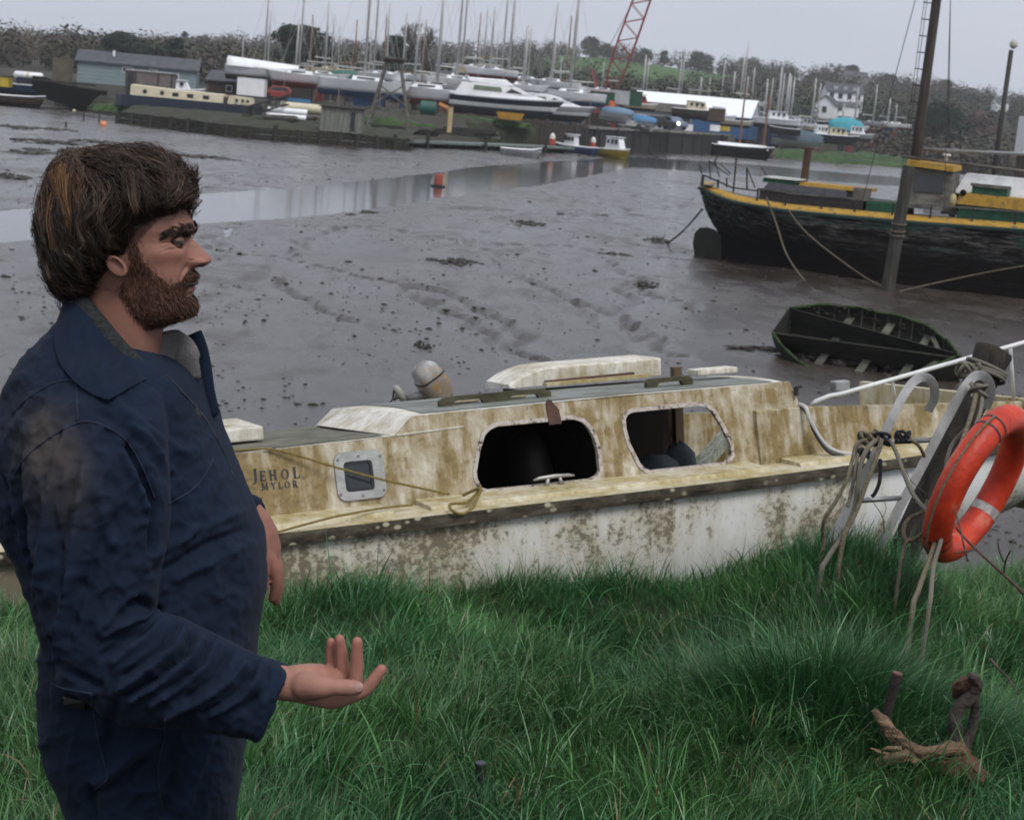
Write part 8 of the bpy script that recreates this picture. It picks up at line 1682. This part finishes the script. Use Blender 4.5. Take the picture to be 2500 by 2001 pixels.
obj('gable_sheet', MB().slab([(8.78, -4.2, 2.55), (8.78, 4.2, 2.55), (8.78, 0, 4.9)], (), (.05, 0, 0)), pm('pale_gable', (.36, .38, .42), (.44, .46, .5), 1, .6), t0); obj('door', MB().box((8.8, 1.0, 1.1), (.08, 2.6, 2.2)), pm('blue_door', (.02, .065, .16), (.03, .08, .19), 1, .6), t0)
for x in (-6, -2.5, 1, 4.5): obj('side_panel', MB().box((x, -4.27, 1.2), (3.3, .05, 2.3)), MATS['blue_sheet'], t0)
t0, rf = gabled('white_house', 'white two-storey house with slate roof among the trees on the slope', at(2052, 268, 360), .08, 7.6, 5, 3.6, 1.6, M_bw, M_roof_d)
for x in (-2.8, -1.0, .9, 2.7):
    win(t0, x, -2.5, 2.75, .8, 1.0, frame=M_bg)
    win(t0, x, -2.5, .9, .8, 1.1, frame=M_bg)
for x in (-2, 0, 2): obj('dormer', MB().box((x, -1.6, 4.3), (.8, .9, .7)), M_bg, rf)
t0, rf = gabled('cottage', 'low white cottage with steep gable below the white house', at(2018, 283, 350), 1.2, 5.5, 4.2, 2.2, 1.7, M_bw, M_roof_d); win(t0, -2.75, 0, 1.2, .9, 1.2, ax='x'); win(t0, 0, -2.1, 1.2, .8, 1)
t0, rf = gabled('cottage', 'long low white building in front of the white house', at(2058, 278, 352), .05, 5.5, 3.5, 1.6, .7, M_bw, M_roof_d); win(t0, -1, -1.75, .9, .7, .8)
t0, rf = gabled('cottage', 'distant pale roofed cottage high on the slope', at(2085, 205, 600), .1, 8, 5, 2.5, 1.6, M_bg, M_roof_d); win(t0, 0, -2.5, 1.2, .9, 1)
t0, rf = gabled('cottage', 'tiny white cottage on the slope past the dense evergreen', at(2440, 268, 480), .1, 3.5, 4, 2.0, 1.2, M_bw, M_roof_d); win(t0, 0, -2, 1, .8, .8)
t0, rf = gabled('workshop', 'dark roofed workshop behind the cruisers with crane parts', Vector((15.5, 226, YZ)), -.12, 8.5, 5, 2.3, 1.0, M_bg, pm('rust_roof', (.05, .045, .04), (.09, .075, .065), 1, .8)); win(t0, -2, -2.5, 1.2, 1, .8)
t0, rf = gabled('workshop', 'white walled workshop behind the masts with dark roof', Vector((-8.3, 205, YZ)), .05, 7.5, 5, 3.6, 1.0, M_bw, M_roof_d); win(t0, -1.5, -2.5, 1.8, .8, .8); win(t0, 1.5, -2.5, 1.8, .8, .8)
t0, rf = gabled('workshop', 'long rust red shed behind the pale yacht', Vector((-6.0, 200, YZ)), .02, 13, 4, 1.9, .5, pm('red_board', (.13, .04, .028), (.2, .07, .05), 1, .8), M_roof_d); win(t0, 0, -2, 1, .8, .6)
t0, rf = gabled('workshop', 'small dark shed at the right end of the teal cabin', Vector((-31.5, 176, 2.2)), -.1, 3.5, 4, 1.6, .9, M_brown, M_roof_d); win(t0, .5, -2, .9, .5, .5)
# hut on the wharf
c = at(*z2(990, 1085), 127); t0 = thing('wharf_hut', 'small weathered grey-green board hut on the wharf', 'hut', c); 
for i in range(9): obj('board', MB().box(c + Vector((-1.35 + i * .34, -.8, .85)), (.32, .06, 1.75 + .05 * math.sin(i * 3))), pm('hut_board', (.11, .115, .10), (.22, .225, .20), 2, .85, .3, 9, stretch=(3, 3, .4)), t0, world=True)
obj('body', MB().box(c + Vector((0, 0, .84)), (3.0, 1.54, 1.7)), M_grey, t0, world=True); obj('doorway', MB().box(c + Vector((.85, -.82, .8)), (.35, .06, 1.4)), M_win, t0, world=True); obj('roof', MB().box(c + Vector((0, -.05, 1.76)), (3.3, 1.9, .08)), M_wt, t0, world=True)
# lookout tower on legs
tt = at(*z2(1420, 490), 150); tb_ = at(*z2(1440, 1075), 150); t0 = thing('landing_tower', 'spindly timber tower with square platform above the wharf', 'tower', (tt.x, 150, .5))
for dx, dy in ((-1, -1), (1, -1), (-1, 1), (1, 1)): obj('leg', MB().bar((tt.x + dx * 2.0, 150 + dy * 1.2, .2), (tt.x + dx * .55, 150 + dy * .5, tt.z), .16, .16), M_grey, t0, world=True)
obj('platform', MB().box((tt.x, 150, tt.z + .1), (2.2, 1.8, .16)), M_grey, t0, world=True); obj('platform_rim', MB().box((tt.x, 150, tt.z - .15), (1.7, 1.3, .3)), M_brown, t0, world=True)
for z0, z1_ in ((1.5, 3.2), (3.2, 4.8)):
    for s in (-1, 1):
        k0 = 2.0 - 1.45 * (z0 - .2) / (tt.z - .2); k1 = 2.0 - 1.45 * (z1_ - .2) / (tt.z - .2); obj('brace', MB().bar((tt.x - s * k0, 148.9, z0), (tt.x + s * k1, 149.3, z1_), .1, .1), M_grey, t0, world=True)
# pale yellow piles
for a, b, Y, lb in ((z2(1155, 940), z2(1145, 1110), 128, 'pale yellow pile in front of the wharf hut'), (z2(1880, 880), z2(1878, 1050), 140, 'pale yellow pile with orange arm beside the green tank')):
    p, q = at(*a, Y), at(*b, Y); t0 = thing('yellow_pile', lb, 'pile', q); obj('timber', MB().bar((q.x, Y, q.z - .4), (q.x, Y, p.z), .34, .34), pm('pale_yellow', (.40, .31, .16), (.5, .4, .22), 2, .7), t0, world=True); obj('cap', MB().box((q.x, Y, p.z + .05), (.4, .4, .1)), M_brown, t0, world=True)
    if Y == 140: obj('arm', MB().bar((q.x, Y, p.z - .15), (q.x - 1.0, Y, p.z + .2), .25, .25), pm('orange_steel', (.5, .2, .06), (.6, .27, .1), 2, .6), t0, world=True)
# gangway ramp
a, b = at(*z2(170, 965), 130), at(*z2(540, 860), 133); t0 = thing('gangway', 'dark steel lattice gangway sloping beside the houseboat stern', 'gangway', a)
for dy in (0, 1.0):
    for dz in (0, .7): obj('chord', MB().bar(a + Vector((0, dy, dz)), b + Vector((0, dy, dz)), .1, .1), M_iron, t0, world=True)
    for i in range(9): s0 = i / 9; s1 = (i + 1) / 9; obj('lattice', MB().bar(a.lerp(b, s0) + Vector((0, dy, .7 if i % 2 else 0)), a.lerp(b, s1) + Vector((0, dy, 0 if i % 2 else .7)), .06, .06), M_iron, t0, world=True)
# crane
ca = at(*z3(1375, 745), 205); cb2 = at(*z3(1640, 0), 205); cdir = (cb2 - ca).normalized(); t0 = thing('lattice_crane', 'red lattice boom crane rising over the boatyard', 'crane', (ca.x, 205, YZ)); M_crane = pm('crane_red', (.16, .022, .022), (.24, .04, .038), 1, .6)
sv = Vector((cdir.z, 0, -cdir.x)); dv = Vector((0, 1, 0)); Lc = (cb2 - ca).length + 6
def cw(s): return float(np.interp(s, [0, 2, 6, Lc], [.5, .95, 1.05, .9]))
for sx, sy in ((-1, -1), (1, -1), (1, 1), (-1, 1)): obj('chord', MB().tube([ca + cdir * s + sv * (sx * cw(s)) + dv * (sy * cw(s)) for s in np.linspace(0, Lc, 12)], .085, 6), M_crane, t0, world=True)
nlat = 15
for i in range(nlat):
    s0, s1 = Lc * i / nlat, Lc * (i + 1) / nlat; k = 1 if i % 2 else -1
    for f_ in (lambda s, w: sv * (w * cw(s)) - dv * cw(s), lambda s, w: sv * (w * cw(s)) + dv * cw(s), lambda s, w: dv * (w * cw(s)) - sv * cw(s), lambda s, w: dv * (w * cw(s)) + sv * cw(s)):
        obj('lattice', MB().bar(ca + cdir * s0 + f_(s0, -k), ca + cdir * s1 + f_(s1, k), .075, .075), M_crane, t0, world=True)
obj('machinery_house', MB().box((ca.x - .6, 205, YZ + 2.6), (3.6, 3, 2.4)), M_crane, t0, world=True); obj('tracks', MB().box((ca.x - .4, 205, YZ + .6), (4.2, 3.6, 1.1)), M_iron, t0, world=True); obj('hoist_rope', MB().tube([ca + cdir * (Lc - .5), ca + Vector((-2.2, 0, 1))], .03, 4), M_iron, t0, world=True)
obj('mast_gantry', MB().bar(ca + Vector((-1.2, 0, -1)), ca + Vector((-2.2, 0, 2.2)), .3, .3), M_crane, t0, world=True)
# ---- yard clutter
def car(u, v, Y, label, col, rz=0.1, light=False):
    p = at(u, v, Y); t0 = thing('parked_car', label, 'car', (p.x, Y, p.z), Matrix.Rotation(rz, 3, 'Z')); rg = []
    m = MB(); m.loft([[Vector((x, -.82 * k, z)) for x, z in pf] for k in (1,)] + [[Vector((x, .82, z)) for x, z in pf] for _ in (1,)], cap=True) if False else None
    pf = [(-2.0, .35), (-2.05, .8), (-1.5, .9), (-.9, 1.38), (.5, 1.4), (1.1, .95), (1.95, .8), (2.0, .35)]; m = MB(); m.loft([[Vector((x, y * (1 if z < 1 else .85), z)) for x, z in pf] for y in (-.82, .82)]); bd = obj('body', m, col, t0, bevel=.08)
    pw = [(-1.25, .95), (-.85, 1.3), (.4, 1.32), (.88, .98)]; obj('window', MB().slab([Vector((x, -.80 if z < 1 else -.74, z)) for x, z in pw], (), (0, -.03, 0)), M_win, bd)
    for x in (-1.25, 1.25):
        for y in (-.8, .8): obj('wheel', MB().lathe([(.31, -.1), (.33, 0), (.31, .1)], (x, y, .32), 12, Matrix.Rotation(R(90), 3, 'X')), M_dark, t0)
    if light:
        e = NT('headlight_glow'); e.b.inputs['Emission Color'].default_value = (1, .97, .92, 1); e.b.inputs['Emission Strength'].default_value = 14; obj('headlight', MB().lathe([(.02, .0), (.17, .01), (.15, .06), (.02, .09)], (1.98, -.6, .7), 12, Matrix.Rotation(R(90), 3, 'Y')), e.m, bd)
    return t0
car(*z2(495, 832), 168, 'dark red car parked under the boats by a blue cover', M_redb, .1); car(*z3(1885, 1062), 196, 'blue-grey car on the quay with one headlight shining', pm('car_blue', (.10, .13, .19), (.14, .18, .25), 1, .3), -1.0, True); car(*z3(1760, 1060), 192, 'dark grey estate car parked on the quay', M_iron, .2); car(*z3(1505, 1062), 186, 'pale car parked on the quay under the workboat', M_bg, .15)
def tarp(u, v, Y, w, h, label, mat, name='covered_boat', d=1.6):
    p = at(u, v, Y); t0 = thing(name, label, 'covered boat', (p.x, Y, p.z)); rg = []
    for i in range(9):
        s = i / 8; k = math.sin(math.pi * (.12 + .8 * s)) ** .6; rg.append([Vector((-w / 2 + w * s, d / 2 * k * math.cos(q), h * (.25 + .75 * k) * math.sin(q) ** .7)) for q in [math.pi * j / 8 for j in range(9)]])
    obj('cover', MB().loft(rg, cap=True, closed=False), mat, t0, sm=True); obj('hull', hull_loft(w, d, .9, -.75), M_bg, t0, sm=True); obj('trailer', MB().box((0, 0, -.9), (w * .6, d * .5, .25)), M_iron, t0); return t0
tarp(*z2(515, 765), 171, 2.6, .5, 'boat under a bright blue cover above the red car', M_bluecov); tarp(*z3(1430, 935), 182, 3.6, .7, 'workboat under a pale blue cover on the quay', pm('pale_blue_cover', (.09, .17, .26), (.14, .23, .33), 1, .7)); tarp(*z3(1630, 1000), 186, 3.4, .7, 'bright blue covered boat beside the parked cars', M_bluecov); tarp(*z4(1700, 1075), 250, 5.0, 1.9, 'boat under a turquoise shelter cover near the shoreline trees', M_teal, d=2.2); tarp(*z4(1300, 1160), 240, 7.0, 1.6, 'long hull under a dull blue sheet at the edge of the marsh', pm('dull_blue_cover', (.05, .08, .11), (.08, .12, .155), 1, .8), d=2.5); tarp(*z2(1050, 640), 186, 4, .8, 'low boat under a green cover behind the blue bottomed yacht', pm('green_cover', (.03, .10, .08), (.05, .14, .11), 1, .7))
yc = at(*z3(555, 985), 160); t0 = thing('yellow_skip', 'yellow skip on the grass slope under the motor cruiser', 'skip', yc); m = MB(); m.add([(-1.0, -.6, 0), (1.0, -.6, 0), (1.0, .6, 0), (-1.0, .6, 0), (-1.3, -.75, .62), (1.3, -.75, .62), (1.3, .75, .62), (-1.3, .75, .62), (-1.15, -.62, .6), (1.15, -.62, .6), (1.15, .62, .6), (-1.15, .62, .6)], [(3, 2, 1, 0), (0, 1, 5, 4), (1, 2, 6, 5), (2, 3, 7, 6), (3, 0, 4, 7), (4, 5, 9, 8), (5, 6, 10, 9), (6, 7, 11, 10), (7, 4, 8, 11), (8, 9, 10, 11)]); obj('bin', m, pm('skip_yellow', (.42, .22, .02), (.55, .3, .04), 2, .6), t0)
for x in (-.6, 0, .6): obj('rib', MB().box((x, -.72, .33), (.08, .08, .5)), MATS['skip_yellow'], t0)
gt = at(*z2(1700, 945), 140); t0 = thing('green_tank', 'dark green fuel tank on the grass beside the yellow pile', 'tank', gt); obj('body', MB().tube([gt + Vector((-.7, 0, .55)), gt + Vector((-.6, 0, .55)), gt + Vector((.6, 0, .55)), gt + Vector((.7, 0, .55))], [.35, .55, .55, .35], 14), M_green if False else pm('tank_green', (.012, .07, .055), (.02, .10, .08), 2, .5), t0, world=True, sm=.6)
for x in (-.45, .45): obj('cradle', MB().box(gt + Vector((x, 0, .05)), (.15, .9, .25)), M_iron, t0, world=True)
def tubes(u, v, Y, w, r_, label, mat, name='steel_pipe'):
    p = at(u, v, Y); t0 = thing(name, label, 'pipe', p); obj('pipe', MB().tube([p + Vector((-w / 2, 0, r_)), p + Vector((w / 2, .4, r_))], r_, 14), mat, t0, world=True, sm=.6); obj('end', MB().lathe([(r_ * .8, 0), (r_ * .82, .02)], p + Vector((w / 2 + .01, .4, r_)), 14, Matrix.Rotation(R(90), 3, 'Y')), M_win, t0, world=True)
tubes(*z2(700, 940), 138, 4.2, .42, 'thick pale pipe lying behind the wharf', M_cream); tubes(*z2(540, 945), 133, 3.0, .26, 'upper thin white pipe beside the gangway', M_bw); tubes(*z2(530, 985), 132, 3.0, .22, 'lower thin white pipe with dark open end', M_bw); tubes(*z2(740, 990), 134, 2.6, .2, 'short weathered pipe below the thick pale pipe', M_grey)
def crate(u, v, Y, w, h, mat, label, name='storage_box', cat='box', d=1.0):
    p = at(u, v, Y); t0 = thing(name, label, cat, p); obj('box', MB().box(p + Vector((0, 0, h / 2)), (w, d, h)), mat, t0, world=True, bevel=.03); obj('lid', MB().box(p + Vector((0, 0, h + .03)), (w * 1.04, d * 1.04, .07)), M_iron, t0, world=True)
crate(*z3(2020, 1078), 200, 1.0, .8, M_bw, 'white cube tank standing on the quay', 'cube_tank', 'tank'); crate(*z3(1390, 915), 183, .6, 1.1, pm('orange_canvas', (.55, .13, .04), (.65, .19, .07), 2, .6), 'bright orange bag stood by the pale blue cover'); crate(*z2(250, 790), 166, 2.6, 1.7, M_bw, 'white caravan body beside the red car', 'caravan', 'caravan', 1.8); crate(*z2(660, 830), 167, 1.8, 1.1, M_iron, 'dark crate under the red bottomed yacht'); crate(*z2(640, 850), 165, 2.2, .45, M_bluecov, 'low blue bundle in front of the red car'); crate(*z3(1310, 860), 190, 2.6, 1.3, M_green, 'dark green container beyond the grey boat bow', 'container', 'container', 2); crate(*z3(1450, 860), 196, 2.2, 1.6, M_bg, 'grey container beneath the crane', 'container', 'container', 2); crate(*z3(1540, 870), 198, 2.6, 1.6, M_green, 'green container beside the crane base', 'container', 'container', 2); crate(*z2(300, 700), 180, 3.0, 1.0, M_afk, 'dark crate stack under the covered white boat'); crate(*z3(1400, 1050), 184, .5, .8, M_redb, 'red and white post box on the quay', 'quay_post', 'post', .4); crate(*z3(2250, 1000), 214, 2.0, 1.5, M_brown, 'brown crate beside the wooden boats'); crate(*z4(620, 1080), 214, 1.2, .8, M_bw, 'white crate on the quay edge'); crate(*z4(690, 1078), 216, 1.6, .6, M_yelb, 'yellow-green crate on the quay edge')
for x, y, rz, L, hm, cm, lb in ((z4(460, 975), 222, .1, 6.0, M_brown, M_cream, 'brown wooden fishing boat with cream wheelhouse in front of the shed'), (z4(650, 1000), 226, .2, 4.5, M_bw, M_bw, 'small white cabin boat by the shed wall'), (z4(800, 1040), 224, -.1, 4.0, M_cream, None, 'cream open boat below the blue shed wall'), (z4(1130, 1050), 246, .1, 6.5, M_bw, M_bw, 'white cabin boat right of the blue gable'), (z4(1260, 1075), 262, 2.9, 5.5, M_bw, M_bw, 'white launch past the blue gable'), (z4(1380, 1085), 256, .2, 5.0, M_cream, M_bg, 'cream launch behind the dull blue sheet'), (z4(1490, 1150), 244, .3, 4.6, M_bw, M_bw, 'white motor launch with square cabin near the marsh'), (z4(1620, 1180), 242, .1, 6.0, M_navy2, M_cream, 'dark hulled boat with yellow cabin near the marsh'), (z4(1790, 1150), 246, -.4, 4.5, M_bg, M_bw, 'grey launch beneath the shoreline trees'), (z4(1560, 1100), 262, .1, 5.0, M_bw, None, 'open white boat below the turquoise cover'), (z3(1620, 905), 205, .1, 4.0, M_cream, M_redb, 'cream fishing boat with red wheelhouse on the quay'), (z4(1420, 1050), 280, .0, 6.0, M_navy2, None, 'navy open boat in the far row'), (z4(1200, 1100), 238, 3.0, 4.2, M_iron, None, 'dark open boat in the gap before the marsh')):
    wheel_boat(*x, y, rz, L, lb, hm, M_afk, cm, None, 'laid_up_boat', (-.2, .25), 1.15)
# ketch against the quay
kp = at(*z4(850, 1200), 210); t0 = wheel_boat(*z4(850, 1215), 212, .1, 7.4, 'dark two-masted ketch with white deck cover moored at the quay end', M_black, M_black, None, .1, 'ketch'); 
for x, h in ((-.4, 7.6), (2.6, 6.6)): obj('mast', MB().tube([(x, 0, 1.3), (x, 0, 4.5), (x, 0, 1.3 + h)], [.12, .12, .09], 8), M_mastw, t0)
obj('deck_cover', cabin_mesh(-3.2, 3.2, .9, 1.15, .6, .4, .3), M_bw, t0)
rk = thing('beached_hull', 'rounded brown upturned hull end at the foot of the marsh', 'hull', donz(1600, 330, .2)); obj('shell', MB().blob((0, 0, .5), (1.9, 1.2, 1.0), 14, 10, .05), pm('tan_rock', (.08, .055, .042), (.14, .10, .08), 1, .9, .6, 4), rk, sm=True); obj('keel_timber', MB().bar((-1.7, -.6, 1.2), (1.7, -.5, 1.25), .16, .2), M_brown, rk)
# right edge: black lamp mast, white yacht afloat, dark jetty
a, b = at(2462, 122, 75), at(2430, 392, 75); t0 = thing('lamp_mast', 'tall black mast topped with a pale lamp beyond the barge', 'mast', (b.x, 75, .2)); obj('pole', MB().tube([(b.x, 75, -.3), (b.x + .03, 75, a.z)], [.12, .10], 10), M_iron, t0, world=True, sm=True); obj('lamp', MB().blob(Vector((b.x + .1, 75, a.z + .25)), (.18, .16, .2), 10, 8, .03), pm('pale_lamp', (.4, .38, .33), (.5, .48, .43), 2, .5), t0, world=True, sm=True); obj('footing', MB().box((b.x, 75, .2), (.7, .7, .9)), M_brown, t0, world=True)
yb_ = wheel_boat(2380, 424, 105, .1, 5.5, 'white yacht afloat beyond the barge with tall alloy mast', M_bw, M_bw, None, .0, 'moored_yacht'); obj('mast', MB().tube([(1.1, 0, .8), (1.1, 0, 6.6)], [.11, .06], 8), M_mastal, yb_); obj('cabin', cabin_mesh(-.8, 1.4, .6, .85, .35), M_bw, yb_)
jt = at(2445, 440, 64); t0 = thing('derelict_jetty', 'dark derelict jetty timbers heaped behind the barge bow', 'jetty', (jt.x, 64, 0))
for i in range(14): x = jt.x - 1.4 + (i % 7) * .75; y = 64 + (i // 7) * 1.2; h = 1.9 + .5 * math.sin(i * 2.3); obj('pile', MB().tube([(x, y, -.3), (x + .05, y, h)], .13, 7), M_iron, t0, world=True)
for k in range(5): obj('beam', MB().bar((jt.x - 1.8, 63.8 + .3 * k, .5 + .32 * k), (jt.x + 4, 64 + .3 * k, .6 + .33 * k), .22, .2), M_wt, t0, world=True)
cb3 = at(2492, 358, 90); t0 = thing('white_cabin', 'tall white cabin corner beyond the derelict jetty', 'cabin', (cb3.x + .9, 90, 0)); obj('wall', MB().box((cb3.x + .9, 90, cb3.z + .6), (1.9, 1.8, 1.9)), M_bw, t0, world=True); obj('post', MB().box((cb3.x + .9, 90, (cb3.z - .4) / 2), (1.6, 1.6, max(.3, cb3.z - .4))), M_brown, t0, world=True); obj('pane', MB().box((cb3.x + .9, 89.08, cb3.z + .8), (1.0, .06, .6)), M_win, t0, world=True)
# ---- sea air
hz_box = MB().box((0, 560, 39), (2400, 1400, 84)); t = NT('sea_air'); t.t.nodes.remove(t.b); pv = t.n('VolumePrincipled'); pv.inputs['Density'].default_value = .00027; pv.inputs['Color'].default_value = (.97, .98, 1.0, 1); pv.inputs['Anisotropy'].default_value = .2
t.l(pv.outputs[0], t.t.nodes['Material Output'].inputs['Volume'])
tag(obj('haze', hz_box, t.m), kind='stuff')
